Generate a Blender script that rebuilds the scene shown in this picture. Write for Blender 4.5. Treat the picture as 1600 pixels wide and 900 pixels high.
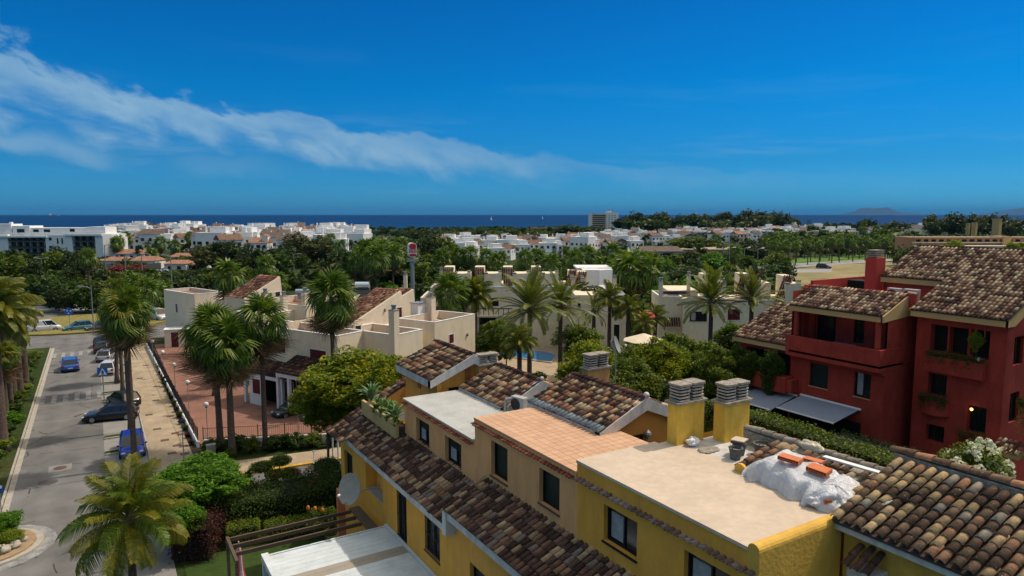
import bpy, math, random
import numpy as np
from mathutils import Matrix, Vector, Euler
random.seed(7); RNG = np.random.default_rng(7)
S = bpy.context.scene
for o in list(bpy.data.objects): bpy.data.objects.remove(o)
PI = math.pi; R = math.radians
# ------------------------------------------------------------------ camera
H = 18.0; F = 1067.0; PITCH = math.atan(115/F); YAW = R(31.4)
cam_d = bpy.data.cameras.new('camera'); cam = bpy.data.objects.new('camera', cam_d); S.collection.objects.link(cam)
cam.location = (0, 0, H); cam.rotation_euler = (PI/2-PITCH, 0, -YAW)
cam_d.sensor_width = 36; cam_d.lens = F/1600*36; cam_d.clip_start = .5; cam_d.clip_end = 250000
S.camera = cam
S.render.resolution_x = 1024; S.render.resolution_y = 576
# ------------------------------------------------------------------ sun and sky
SUN_EL = R(56); SUN_AZ = R(96.5)            # compass angle from +Y clockwise
sd = bpy.data.lights.new('sun', 'SUN'); sun = bpy.data.objects.new('sun', sd); S.collection.objects.link(sun)
sd.energy = 2.15; sd.angle = R(.5); sd.color = (1, .91, .79)
sv = Vector((math.sin(SUN_AZ)*math.cos(SUN_EL), math.cos(SUN_AZ)*math.cos(SUN_EL), math.sin(SUN_EL)))
sun.rotation_euler = sv.to_track_quat('Z', 'Y').to_euler(); sun.location = (20, 0, 60)
W = bpy.data.worlds.new('World'); S.world = W; W.use_nodes = True
nt = W.node_tree; nt.nodes.clear()
def N(nt, t, **k):
    n = nt.nodes.new(t)
    for a, b in k.items():
        if a.startswith('i_'):
            n.inputs[int(a[2:]) if a[2:].isdigit() else a[2:]].default_value = b
        else: setattr(n, a, b)
    return n
def mth(nt, op, a, b=None, c=None, clamp=False):
    n = nt.nodes.new('ShaderNodeMath'); n.operation = op; n.use_clamp = clamp
    for i, v in enumerate((a, b, c)):
        if v is None: continue
        if isinstance(v, (int, float)): n.inputs[i].default_value = v
        else: nt.links.new(v, n.inputs[i])
    return n.outputs[0]
def ramp(nt, fac, stops, interp='LINEAR'):
    n = nt.nodes.new('ShaderNodeValToRGB'); cr = n.color_ramp; cr.interpolation = interp
    while len(cr.elements) < len(stops): cr.elements.new(.5)
    for e, (p, c) in zip(cr.elements, stops):
        e.position = p; e.color = (*c, 1) if len(c) == 3 else c
    nt.links.new(fac, n.inputs[0]); return n.outputs[0]
def mix(nt, fac, a, b, mode='MIX'):
    n = nt.nodes.new('ShaderNodeMix'); n.data_type = 'RGBA'; n.blend_type = mode
    for v, i in ((fac, 0), (a, 6), (b, 7)):
        if isinstance(v, (int, float)): n.inputs[i].default_value = v
        elif isinstance(v, tuple): n.inputs[i].default_value = (*v, 1)[:4]
        else: nt.links.new(v, n.inputs[i])
    return n.outputs[2]
sky = N(nt, 'ShaderNodeTexSky'); sky.sky_type = 'NISHITA'; sky.sun_disc = False
sky.sun_elevation = SUN_EL; sky.sun_rotation = SUN_AZ; sky.altitude = 0; sky.air_density = 1.0; sky.dust_density = .6; sky.ozone_density = 1
tc = N(nt, 'ShaderNodeTexCoord'); sx = N(nt, 'ShaderNodeSeparateXYZ'); nt.links.new(tc.outputs['Generated'], sx.inputs[0])
az = mth(nt, 'SUBTRACT', mth(nt, 'ARCTAN2', sx.outputs[0], sx.outputs[1]), YAW)
el = mth(nt, 'ARCSINE', sx.outputs[2])
# deep blue low sky; unseen upper sky brightened and warmed to fill shaded walls
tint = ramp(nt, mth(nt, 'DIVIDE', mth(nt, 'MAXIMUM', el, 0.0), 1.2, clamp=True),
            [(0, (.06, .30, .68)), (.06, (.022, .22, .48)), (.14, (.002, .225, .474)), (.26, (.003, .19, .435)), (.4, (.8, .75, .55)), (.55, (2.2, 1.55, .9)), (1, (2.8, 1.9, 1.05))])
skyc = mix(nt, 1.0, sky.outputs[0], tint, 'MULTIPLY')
def fcurve(nt, x, pts):
    n = nt.nodes.new('ShaderNodeFloatCurve'); c = n.mapping.curves[0]
    while len(c.points) < len(pts): c.points.new(.5, .5)
    for p, (a, b) in zip(c.points, pts): p.location = (a, b)
    n.mapping.update(); nt.links.new(x, n.inputs[1]); n.inputs[0].default_value = 1; return n.outputs[0]
az01 = mth(nt, 'MULTIPLY_ADD', az, .5, .5, clamp=True)        # az -1..1 -> 0..1
cz = fcurve(nt, az01, [(0, .22*4), (.18, .150*4), (.25, .128*4), (.321, .112*4), (.4, .094*4), (.5, .069*4), (.56, .057*4), (.7, .044*4), (1, .03*4)])
hz = fcurve(nt, az01, [(0, .3), (.16, .28), (.22, .27), (.25, .22), (.32, .17), (.4, .15), (.5, .13), (.6, .09), (.75, .08), (1, .08)])
cv = N(nt, 'ShaderNodeCombineXYZ'); nt.links.new(mth(nt, 'MULTIPLY', az, 6), cv.inputs[0]); nt.links.new(mth(nt, 'MULTIPLY_ADD', az, 3.2, mth(nt, 'MULTIPLY', el, 13)), cv.inputs[1])
n1 = N(nt, 'ShaderNodeTexNoise', i_Scale=1.5, i_Detail=10, i_Roughness=.56, i_Distortion=.25); nt.links.new(cv.outputs[0], n1.inputs[0])
n2 = N(nt, 'ShaderNodeTexNoise', i_Scale=.55, i_Detail=4, i_Roughness=.5); nt.links.new(cv.outputs[0], n2.inputs[0])
nn = mth(nt, 'SUBTRACT', n1.outputs[0], .5)
t = mth(nt, 'DIVIDE', mth(nt, 'SUBTRACT', mth(nt, 'MULTIPLY', el, 4), cz), hz)
t = mth(nt, 'ADD', t, mth(nt, 'MULTIPLY', nn, 2.6))
# soft underside, crisper top
top = N(nt, 'ShaderNodeMapRange', interpolation_type='SMOOTHSTEP'); nt.links.new(t, top.inputs[0]); top.inputs[1].default_value = .72; top.inputs[2].default_value = .38
bot = N(nt, 'ShaderNodeMapRange', interpolation_type='SMOOTHSTEP'); nt.links.new(t, bot.inputs[0]); bot.inputs[1].default_value = -.95; bot.inputs[2].default_value = .15
band = mth(nt, 'MULTIPLY', top.outputs[0], bot.outputs[0])
fade = fcurve(nt, az01, [(0, .8), (.2, 1), (.4, .95), (.5, .62), (.54, .38), (.62, .25), (.75, .05), (1, 0)])
den = mth(nt, 'MULTIPLY', mth(nt, 'MULTIPLY', band, fade), mth(nt, 'MULTIPLY_ADD', n1.outputs[0], 1.3, .2, clamp=True), clamp=True)
# thin low wisps over the horizon, everywhere
cv2 = N(nt, 'ShaderNodeCombineXYZ'); nt.links.new(mth(nt, 'MULTIPLY', az, 4.0), cv2.inputs[0]); nt.links.new(mth(nt, 'MULTIPLY', el, 34), cv2.inputs[1]); cv2.inputs[2].default_value = 3.3
n3 = N(nt, 'ShaderNodeTexNoise', i_Scale=.75, i_Detail=8, i_Roughness=.6, i_Distortion=.2); nt.links.new(cv2.outputs[0], n3.inputs[0])
w = N(nt, 'ShaderNodeMapRange', interpolation_type='SMOOTHSTEP'); nt.links.new(n3.outputs[0], w.inputs[0]); w.inputs[1].default_value = .5; w.inputs[2].default_value = .78
lowm = ramp(nt, mth(nt, 'MULTIPLY', el, 4, clamp=True), [(0, (.1,)*3), (.2, (.8,)*3), (.4, (.75,)*3), (.62, (.12,)*3), (1, (0,)*3)])
wis = mth(nt, 'MULTIPLY', mth(nt, 'MULTIPLY', w.outputs[0], lowm), .55)
c2 = fcurve(nt, az01, [(0, .40), (.2, .33), (.25, .275), (.3, .262), (.4, .25), (1, .2)]); f2 = fcurve(nt, az01, [(0, 1), (.2, .9), (.235, .5), (.26, .08), (.29, .35), (.32, .3), (.36, .05), (.5, 0), (1, 0)])
t2 = mth(nt, 'ADD', mth(nt, 'DIVIDE', mth(nt, 'SUBTRACT', mth(nt, 'MULTIPLY', el, 4), c2), .085), mth(nt, 'MULTIPLY', nn, 2.2))
b2_ = N(nt, 'ShaderNodeMapRange', interpolation_type='SMOOTHSTEP'); nt.links.new(mth(nt, 'ABSOLUTE', t2), b2_.inputs[0]); b2_.inputs[1].default_value = 1.0; b2_.inputs[2].default_value = .1
den = mth(nt, 'MAXIMUM', den, mth(nt, 'MULTIPLY', mth(nt, 'MULTIPLY', b2_.outputs[0], f2), .7))
den = mth(nt, 'MAXIMUM', den, wis)
cc = mix(nt, mth(nt, 'MULTIPLY', n1.outputs[0], 1.0, clamp=True), (.6, 1.6, 2.8), (1.75, 2.7, 3.4))
skyc = mix(nt, mth(nt, 'MULTIPLY', den, .95, clamp=True), skyc, cc)
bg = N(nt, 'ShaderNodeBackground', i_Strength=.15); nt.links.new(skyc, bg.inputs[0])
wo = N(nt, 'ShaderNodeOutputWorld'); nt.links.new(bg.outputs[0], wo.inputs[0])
S.view_settings.view_transform = 'Standard'; S.view_settings.look = 'None'; S.view_settings.exposure = .45; S.view_settings.gamma = 1
# ------------------------------------------------------------------ helpers
C = S.collection
MW = {}                                    # thing -> its world matrix
def ray(u, v):
    fw = Vector((math.sin(YAW)*math.cos(PITCH), math.cos(YAW)*math.cos(PITCH), -math.sin(PITCH)))
    rt = Vector((math.cos(YAW), -math.sin(YAW), 0)); upv = Vector((math.sin(YAW)*math.sin(PITCH), math.cos(YAW)*math.sin(PITCH), math.cos(PITCH)))
    return fw + rt*((u-800)/F) + upv*((450-v)/F)
def on(u, v, z=0.0):                       # point of the place on the level z that the photo shows at (u, v)
    r = ray(u, v); t = (z-H)/r.z; return Vector((r.x*t, r.y*t, z))
def dp(u, v, d):
    r = ray(u, v); return Vector((0, 0, H)) + r*d
def gd(u, d, z=0.0):                       # column u, depth d, level z
    p = dp(u, 335, d); return Vector((p.x, p.y, z))
def tag(o, label=None, cat=None, group=None, kind=None):
    if label: o['label'] = label
    if cat: o['category'] = cat
    if group: o['group'] = group
    if kind: o['kind'] = kind
    return o
def thing(name, label, cat, loc=(0, 0, 0), rz=0.0, group=None, sc=1.0):
    o = bpy.data.objects.new(name, None); C.objects.link(o); o.empty_display_size = .3
    o.location = loc; o.rotation_euler = (0, 0, rz); o.scale = (sc, sc, sc) if isinstance(sc, (int, float)) else sc
    MW[o.name] = Matrix.LocRotScale(Vector(loc), Euler((0, 0, rz)), Vector(o.scale))
    return tag(o, label, cat, group)
def link(name, me, m=None, parent=None, mat=None):
    """mesh object; m = WORLD matrix of the object"""
    o = bpy.data.objects.new(name, me); C.objects.link(o)
    if mat is not None and len(me.materials) == 0: me.materials.append(mat)
    M = m or Matrix.Identity(4)
    if parent is not None:
        o.parent = parent; o.matrix_basis = MW[parent.name].inverted() @ M
    else: o.matrix_basis = M
    MW[o.name] = M
    return o
def npmesh(name, v, f, smooth=False):
    v = np.asarray(v, dtype=np.float32); f = np.asarray(f, dtype=np.int32)
    me = bpy.data.meshes.new(name); k = f.shape[1]
    me.vertices.add(len(v)); me.vertices.foreach_set('co', v.ravel())
    me.loops.add(f.size); me.loops.foreach_set('vertex_index', f.ravel())
    me.polygons.add(len(f)); me.polygons.foreach_set('loop_start', np.arange(0, f.size, k, dtype=np.int32))
    try: me.polygons.foreach_set('loop_total', np.full(len(f), k, dtype=np.int32))
    except Exception: pass
    if smooth: me.polygons.foreach_set('use_smooth', np.ones(len(f), dtype=bool))
    me.update(); me.validate(); return me
class MB:
    def __init__(s): s.v = []; s.f = []
    def add(s, vs, fs):
        n = len(s.v); s.v += [tuple(p) for p in vs]; s.f += [tuple(i+n for i in f) for f in fs]; return s
    def box(s, x0, y0, z0, x1, y1, z1):
        x0, x1 = sorted((x0, x1)); y0, y1 = sorted((y0, y1)); z0, z1 = sorted((z0, z1))
        return s.add([(x0,y0,z0),(x1,y0,z0),(x1,y1,z0),(x0,y1,z0),(x0,y0,z1),(x1,y0,z1),(x1,y1,z1),(x0,y1,z1)],
              [(3,2,1,0),(4,5,6,7),(0,1,5,4),(1,2,6,5),(2,3,7,6),(3,0,4,7)])
    def prism(s, pts, z0, z1):             # pts: xy polygon ccw
        n = len(pts)
        return s.add([(p[0], p[1], z0) for p in pts]+[(p[0], p[1], z1) for p in pts],
              [tuple(range(n-1, -1, -1)), tuple(range(n, 2*n))]+[(i, (i+1) % n, n+(i+1) % n, n+i) for i in range(n)])
    def slab(s, pts, t):                   # 3D polygon thickened by vector t
        n = len(pts); t = Vector(t); p = [Vector(q) for q in pts]
        return s.add(p+[q+t for q in p], [tuple(range(n-1, -1, -1)), tuple(range(n, 2*n))]+[(i, (i+1) % n, n+(i+1) % n, n+i) for i in range(n)])
    def cyl(s, p0, p1, r0, r1=None, n=10, caps=True):
        r1 = r0 if r1 is None else r1; p0 = Vector(p0); p1 = Vector(p1); d = (p1-p0).normalized()
        a = d.orthogonal().normalized(); b = d.cross(a)
        vs = [p0+(a*math.cos(2*PI*i/n)+b*math.sin(2*PI*i/n))*r0 for i in range(n)]+[p1+(a*math.cos(2*PI*i/n)+b*math.sin(2*PI*i/n))*r1 for i in range(n)]
        fs = [(i, (i+1) % n, n+(i+1) % n, n+i) for i in range(n)]
        if caps: fs += [tuple(range(n-1, -1, -1)), tuple(range(n, 2*n))]
        return s.add(vs, fs)
    def tube(s, pts, rs, n=8):
        pts = [Vector(p) for p in pts]; base = len(s.v); prev = None
        for i, p in enumerate(pts):
            d = (pts[min(i+1, len(pts)-1)]-pts[max(i-1, 0)]).normalized()
            a = d.orthogonal().normalized() if prev is None else (prev-d*prev.dot(d)).normalized(); prev = a; b = d.cross(a)
            r = rs[i] if isinstance(rs, (list, tuple)) else rs
            s.v += [tuple(p+(a*math.cos(2*PI*k/n)+b*math.sin(2*PI*k/n))*r) for k in range(n)]
        for i in range(len(pts)-1):
            for k in range(n):
                s.f.append((base+i*n+k, base+i*n+(k+1) % n, base+(i+1)*n+(k+1) % n, base+(i+1)*n+k))
        s.f += [tuple(base+k for k in range(n-1, -1, -1)), tuple(base+(len(pts)-1)*n+k for k in range(n))]
        return s
    def lathe(s, prof, n=12, c=(0, 0, 0)): # prof [(r,z)...]
        base = len(s.v)
        for r, z in prof: s.v += [(c[0]+r*math.cos(2*PI*k/n), c[1]+r*math.sin(2*PI*k/n), c[2]+z) for k in range(n)]
        for i in range(len(prof)-1):
            for k in range(n): s.f.append((base+i*n+k, base+i*n+(k+1) % n, base+(i+1)*n+(k+1) % n, base+(i+1)*n+k))
        s.f += [tuple(base+k for k in range(n-1, -1, -1)), tuple(base+(len(prof)-1)*n+k for k in range(n))]
        return s
    def ball(s, c, r, n=12, sz=1.0): return s.lathe([(max(.001, r*math.sin(PI*i/n)), -r*sz*math.cos(PI*i/n)) for i in range(n+1)], n+2, c)
    def xf(s, M): s.v = [tuple(M @ Vector(p)) for p in s.v]; return s
    def build(s, name, mat, parent=None, smooth=False, local=False, bevel=0):
        """vertices are world coordinates unless local=True (then in the parent's own frame)"""
        me = bpy.data.meshes.new(name)
        vs = s.v
        if parent is not None and not local:
            I = MW[parent.name].inverted(); vs = [tuple(I @ Vector(p)) for p in vs]
        me.from_pydata(vs, [], s.f); me.update()
        if smooth: me.polygons.foreach_set('use_smooth', [True]*len(me.polygons))
        me.materials.append(mat)
        o = bpy.data.objects.new(name, me); C.objects.link(o)
        if parent is not None: o.parent = parent; MW[o.name] = MW.get(parent.name, Matrix.Identity(4))
        else: MW[o.name] = Matrix.Identity(4)
        if bevel:
            m = o.modifiers.new('b', 'BEVEL'); m.width = bevel; m.segments = 2; m.limit_method = 'ANGLE'
        return o
def bx(name, mat, parent, *a, **k): return MB().box(*a).build(name, mat, parent, **k)
def kids(o): return list(KID.get(o.name, ()))
def copy_thing(o, loc, rz, label, group=None, sc=None, rescan=True):
    def rec(s, parent):
        c = s.copy(); C.objects.link(c); c.parent = parent
        for ch in s.children: rec(ch, c)
        return c
    c = rec(o, None); c.location = loc; c.rotation_euler = (0, 0, rz)
    if sc is not None: c.scale = (sc, sc, sc) if isinstance(sc, (int, float)) else sc
    c['label'] = label
    if group: c['group'] = group
    MW[c.name] = Matrix.LocRotScale(Vector(loc), Euler((0, 0, rz)), Vector(c.scale)); return c
ONES = 'first second third fourth fifth sixth seventh eighth ninth tenth eleventh twelfth thirteenth fourteenth fifteenth sixteenth seventeenth eighteenth nineteenth'.split()
TENS = 'twent thirt fort fift sixt sevent eight ninet'.split()
def nth(n):
    if n <= 19: return ONES[n-1]
    t, o_ = divmod(n, 10)
    if t >= 10: return 'hundred and '+nth(n-100) if n > 100 else 'hundredth'
    return TENS[t-2]+'ieth' if o_ == 0 else TENS[t-2]+'y-'+ONES[o_-1]
# ------------------------------------------------------------------ materials
def mat(name, col, rough=.8, var=.18, scale=1.5, bump=0.0, bscale=30, spec=.3, metal=0, col2=None, detail=6, fine=0.0, emit=None, streak=0):
    m = bpy.data.materials.new(name); m.use_nodes = True; nt = m.node_tree; b = nt.nodes['Principled BSDF']
    b.inputs['Roughness'].default_value = rough; b.inputs['Specular IOR Level'].default_value = spec; b.inputs['Metallic'].default_value = metal
    g = N(nt, 'ShaderNodeNewGeometry'); n = N(nt, 'ShaderNodeTexNoise', i_Scale=scale, i_Detail=detail, i_Roughness=.65); nt.links.new(g.outputs['Position'], n.inputs[0])
    c2 = col2 or tuple(c*(1-var*1.6) for c in col); c1 = tuple(min(1, c*(1+var*.6)) for c in col) if not col2 else col
    rm = N(nt, 'ShaderNodeMapRange'); nt.links.new(n.outputs[0], rm.inputs[0]); rm.inputs[1].default_value = .3; rm.inputs[2].default_value = .7
    out = mix(nt, rm.outputs[0], c2, c1)
    if fine:
        n2 = N(nt, 'ShaderNodeTexNoise', i_Scale=bscale, i_Detail=3); nt.links.new(g.outputs['Position'], n2.inputs[0])
        out = mix(nt, fine, out, ramp(nt, n2.outputs[0], [(.35, (.25,)*3), (.65, (1.5,)*3)]), 'MULTIPLY')
    if streak:
        mp = N(nt, 'ShaderNodeMapping'); mp.inputs['Scale'].default_value = (1.3, 1.3, .35); nt.links.new(g.outputs['Position'], mp.inputs[0])
        n3 = N(nt, 'ShaderNodeTexNoise', i_Scale=1.6, i_Detail=7, i_Roughness=.7); nt.links.new(mp.outputs[0], n3.inputs[0])
        out = mix(nt, streak, out, ramp(nt, n3.outputs[0], [(.38, (.62, .57, .52)), (.56, (1, 1, 1))]), 'MULTIPLY')
    nt.links.new(out, b.inputs['Base Color'])
    if bump:
        n4 = N(nt, 'ShaderNodeTexNoise', i_Scale=bscale, i_Detail=5); nt.links.new(g.outputs['Position'], n4.inputs[0])
        bp = N(nt, 'ShaderNodeBump', i_Strength=bump, i_Distance=.02); nt.links.new(n4.outputs[0], bp.inputs['Height']); nt.links.new(bp.outputs[0], b.inputs['Normal'])
    if emit: b.inputs['Emission Color'].default_value = (*emit[:3], 1); b.inputs['Emission Strength'].default_value = emit[3]
    return m
def tile_mat(name, cols, spots=.5, dark=1.0):
    m = bpy.data.materials.new(name); m.use_nodes = True; nt = m.node_tree; b = nt.nodes['Principled BSDF']
    b.inputs['Roughness'].default_value = .9; b.inputs['Specular IOR Level'].default_value = .15
    g = N(nt, 'ShaderNodeNewGeometry'); oi = N(nt, 'ShaderNodeObjectInfo')
    r = mth(nt, 'FRACT', mth(nt, 'ADD', oi.outputs['Random'], g.outputs['Random Per Island']))
    tot = sum(w for w, _ in cols); p = 0; st = []
    for w_, c in cols: st.append((p/tot, tuple(q*dark for q in c))); p += w_
    base = ramp(nt, r, st, 'CONSTANT')
    n = N(nt, 'ShaderNodeTexNoise', i_Scale=9, i_Detail=6, i_Roughness=.7); nt.links.new(g.outputs['Position'], n.inputs[0])
    base = mix(nt, .75, base, ramp(nt, n.outputs[0], [(.3, (.35, .33, .3)), (.5, (.95,)*3), (.7, (1.35, 1.3, 1.2))]), 'MULTIPLY')
    n5 = N(nt, 'ShaderNodeTexNoise', i_Scale=.9, i_Detail=3); nt.links.new(g.outputs['Position'], n5.inputs[0])
    base = mix(nt, .8, base, ramp(nt, n5.outputs[0], [(.35, (.6,)*3), (.65, (1.15,)*3)]), 'MULTIPLY')
    n2 = N(nt, 'ShaderNodeTexNoise', i_Scale=23, i_Detail=4, i_Roughness=.6); nt.links.new(g.outputs['Position'], n2.inputs[0])
    sel = mth(nt, 'MULTIPLY', mth(nt, 'GREATER_THAN', n2.outputs[0], .66), spots)
    base = mix(nt, sel, base, (.5, .47, .4))
    nt.links.new(base, b.inputs['Base Color'])
    bp = N(nt, 'ShaderNodeBump', i_Strength=.5, i_Distance=.01); nt.links.new(n2.outputs[0], bp.inputs['Height']); nt.links.new(bp.outputs[0], b.inputs['Normal'])
    return m
def leaf_mat(name, cols, trans=.3, rough=.55):
    m = bpy.data.materials.new(name); m.use_nodes = True; nt = m.node_tree; b = nt.nodes['Principled BSDF']; o = nt.nodes['Material Output']
    g = N(nt, 'ShaderNodeNewGeometry'); oi = N(nt, 'ShaderNodeObjectInfo')
    r = mth(nt, 'FRACT', mth(nt, 'ADD', oi.outputs['Random'], g.outputs['Random Per Island']))
    n = N(nt, 'ShaderNodeTexNoise', i_Scale=.8, i_Detail=3); nt.links.new(g.outputs['Position'], n.inputs[0])
    k = mth(nt, 'MULTIPLY_ADD', r, .55, mth(nt, 'MULTIPLY', n.outputs[0], .45))
    c = ramp(nt, k, [(i/(len(cols)-1)*.7+.12, q) for i, q in enumerate(cols)])
    nt.links.new(c, b.inputs['Base Color']); b.inputs['Roughness'].default_value = rough; b.inputs['Specular IOR Level'].default_value = .25
    tr = N(nt, 'ShaderNodeBsdfTranslucent'); nt.links.new(mix(nt, 1, c, (1.3, 1.5, .5), 'MULTIPLY'), tr.inputs[0])
    mx = N(nt, 'ShaderNodeMixShader', i_0=trans); nt.links.new(b.outputs[0], mx.inputs[1]); nt.links.new(tr.outputs[0], mx.inputs[2]); nt.links.new(mx.outputs[0], o.inputs[0])
    return m
M = {}
M['peach'] = mat('peach_stucco', (.80, .40, .165), .9, .06, .8, .25, 60, streak=.35)
M['ochre'] = mat('ochre_stucco', (.80, .385, .075), .9, .07, .8, .25, 60, streak=.35)
M['yellow'] = mat('yellow_stucco', (.80, .39, .06), .85, .08, .7, .3, 40, streak=.25)
M['fgyellow'] = mat('bright_yellow_stucco', (.72, .43, .075), .85, .1, 1.1, .8, 9, streak=.3)
M['chim'] = mat('chimney_stucco', (.80, .50, .075), .85, .12, 2, .5, 12, streak=.5)
M['chimo'] = mat('orange_chimney_stucco', (.60, .34, .12), .85, .15, 2, .5, 12, streak=.5)
M['orange'] = mat('orange_stucco', (.60, .26, .05), .9, .06, 1, .2, 60)
M['red'] = mat('red_stucco', (.40, .052, .032), .9, .16, .9, .3, 40, streak=.5)
M['redcap'] = mat('red_cap', (.42, .05, .04), .8, .1, .8)
M['beige'] = mat('beige_stucco', (.56, .38, .16), .9, .08, .8, .25, 60)
M['cream'] = mat('cream_stucco', (.78, .67, .49), .9, .05, .6, .25, 50, streak=.22)
M['white'] = mat('white_paint', (.78, .78, .76), .8, .05, .6, 0, streak=.15)
M['villwhite'] = mat('village_white', (.76, .75, .72), .85, .05, .2)
M['villcream'] = mat('village_cream', (.66, .56, .42), .85, .05, .2)
M['whtrim'] = mat('white_plaster_trim', (.62, .60, .57), .85, .12, 3, .4, 25, streak=.5)
M['roofwhite'] = mat('white_roof_coating', (.45, .46, .435), .75, .14, .9, .15, 12, fine=.14, detail=9)
M['roofcream'] = mat('cream_roof_coating', (.58, .47, .355), .8, .09, .9, .25, 5, fine=.07, detail=9)
M['glass'] = mat('dark_window_glass', (.012, .017, .02), .12, .1, 1, spec=.6)
M['shutter'] = mat('dark_green_shutter', (.01, .022, .017), .5, .1, 1)
M['frame'] = mat('dark_window_frame', (.012, .013, .014), .4, .1, 1)
M['curtain'] = mat('white_curtain', (.35, .36, .36), .7, .2, 6)
M['maroon'] = mat('maroon_shutter', (.10, .008, .012), .6, .1, 2)
M['sill'] = mat('brown_stone_sill', (.13, .08, .065), .7, .15, 3)
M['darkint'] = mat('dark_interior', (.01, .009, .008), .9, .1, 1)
M['metal'] = mat('galvanised_metal', (.35, .36, .37), .45, .15, 4, metal=.6)
M['darkmetal'] = mat('dark_metal', (.03, .03, .032), .5, .15, 4)
M['bed'] = mat('roof_mortar', (.075, .052, .04), .95, .3, 4, .6, 20)
M['slabgrey'] = mat('concrete_slab', (.34, .30, .24), .9, .25, 5, .5, 20, fine=.3)
M['roofwear'] = mat('vent_ring', (.50, .45, .38), .9, .25, 7)
M['asphalt'] = mat('asphalt', (.185, .18, .172), .9, .18, .3, .3, 40, fine=.3)
_nt = M['asphalt'].node_tree; _b = _nt.nodes['Principled BSDF']; _l = _b.inputs['Base Color'].links[0].from_socket
_g = N(_nt, 'ShaderNodeNewGeometry'); _n = N(_nt, 'ShaderNodeTexNoise', i_Scale=.8, i_Detail=4); _nt.links.new(_g.outputs['Position'], _n.inputs[0])
_v = N(_nt, 'ShaderNodeTexVoronoi', feature='DISTANCE_TO_EDGE', i_Scale=.22); _nt.links.new(mix(_nt, .35, _g.outputs['Position'], _n.outputs[1], 'ADD'), _v.inputs[0])
_c = mix(_nt, mth(_nt, 'MULTIPLY', mth(_nt, 'LESS_THAN', _v.outputs[0], .008), mth(_nt, 'GREATER_THAN', _n.outputs[0], .47)), _l, (.055, .052, .05))
_x = N(_nt, 'ShaderNodeSeparateXYZ'); _nt.links.new(_g.outputs['Position'], _x.inputs[0]); _w = mth(_nt, 'MULTIPLY_ADD', mth(_nt, 'SINE', mth(_nt, 'MULTIPLY', _x.outputs[0], 3.3)), .06, .96)
_n2 = N(_nt, 'ShaderNodeTexNoise', i_Scale=.13, i_Detail=5, i_Roughness=.7); _nt.links.new(_g.outputs['Position'], _n2.inputs[0])
_c = mix(_nt, 1, mix(_nt, 1, _c, _w, 'MULTIPLY'), ramp(_nt, _n2.outputs[0], [(.35, (.82,)*3), (.6, (1.12,)*3)]), 'MULTIPLY'); _nt.links.new(_c, _b.inputs['Base Color'])
M['farroad'] = mat('pale_far_road', (.30, .29, .28), .9, .1, .05)
M['walkway'] = mat('tan_pavement', (.42, .33, .22), .9, .2, .5, .3, 30, fine=.15)
M['kerb'] = mat('kerb_stone', (.40, .37, .31), .9, .15, 2)
M['parkcon'] = mat('parking_concrete', (.27, .26, .24), .9, .12, .6, .2, 30, fine=.15)
M['paint'] = mat('road_paint', (.33, .33, .325), .8, .35, 1.5, fine=.5)
M['ypaint'] = mat('yellow_road_paint', (.62, .38, .03), .8, .25, 2)
M['bark'] = mat('bark', (.11, .085, .065), .95, .3, 4, .8, 12)
M['palmtrunk'] = mat('palm_trunk', (.12, .085, .065), .95, .3, 6, 1, 14)
M['terracotta'] = mat('terracotta_paving', (.27, .135, .095), .85, .16, .5, .2, 30, fine=.2)
TM_OLD = tile_mat('old_roof_tile', [(4, (.085, .045, .032)), (2, (.14, .075, .052)), (2, (.22, .11, .07)), (1.2, (.36, .19, .105)), (1.4, (.48, .31, .165)), (1, (.27, .20, .15))], .5)
TM_FG = tile_mat('weathered_roof_tile', [(4, (.15, .092, .06)), (3, (.25, .155, .095)), (2, (.42, .22, .12)), (1.8, (.56, .37, .19)), (1.5, (.66, .44, .22)), (1, (.38, .31, .23))], .8)
TM_MIX = tile_mat('mixed_roof_tile', [(3, (.10, .058, .043)), (2, (.19, .105, .07)), (2.2, (.45, .21, .12)), (2.2, (.62, .39, .20)), (.6, (.36, .15, .09)), (1.2, (.60, .48, .30))], .4)
TM_RED = tile_mat('beige_brown_roof_tile', [(3, (.13, .068, .05)), (3, (.26, .14, .095)), (2, (.48, .27, .17)), (3, (.66, .45, .26)), (1, (.74, .58, .36))], .15)
TM_BROWN = tile_mat('dark_brown_roof_tile', [(3, (.05, .03, .026)), (2, (.10, .05, .04)), (1, (.18, .09, .06))], .2)
TM_COR = tile_mat('red_clay_tile', [(2, (.25, .07, .04)), (1, (.18, .05, .03)), (1, (.33, .12, .07))], .2)
TM_GREYT = tile_mat('grey_coated_tile', [(1, (.33, .36, .37)), (1, (.25, .28, .29))], .1)
TM_PK = tile_mat('salmon_roof_tile', [(2, (.34, .15, .10)), (2, (.22, .10, .07)), (1.5, (.5, .3, .18)), (1, (.12, .06, .05))], .2)
# ------------------------------------------------------------------ roof tiles
def tile_geo(L=.42, r0=.098, r1=.078, seg=5, lift=.03):
    v = []; f = []
    for j, (y, r, z0) in enumerate(((0, r0, lift), (L, r1, 0))):
        for i in range(seg+1):
            a = PI*i/seg; v.append((r*math.cos(a), y, z0+r*.82*math.sin(a)))
    for i in range(seg+1):
        a = PI*i/seg; v.append(((r0-.02)*math.cos(a), 0, lift+(r0-.02)*.82*math.sin(a)-.004))
    for i in range(seg+1):
        a = PI*i/seg; v.append(((r1-.02)*math.cos(a), L, (r1-.02)*.82*math.sin(a)-.004))
    n = seg+1
    for i in range(seg):
        f.append((i, i+1, n+i+1, n+i)); f.append((i+1, i, 2*n+i, 2*n+i+1)); f.append((2*n+i+1, 2*n+i, 3*n+i, 3*n+i+1))
    return np.array(v, dtype=np.float32), np.array(f, dtype=np.int32)
TG, TF = tile_geo(); TGL, TFL = tile_geo(seg=3)
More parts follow.
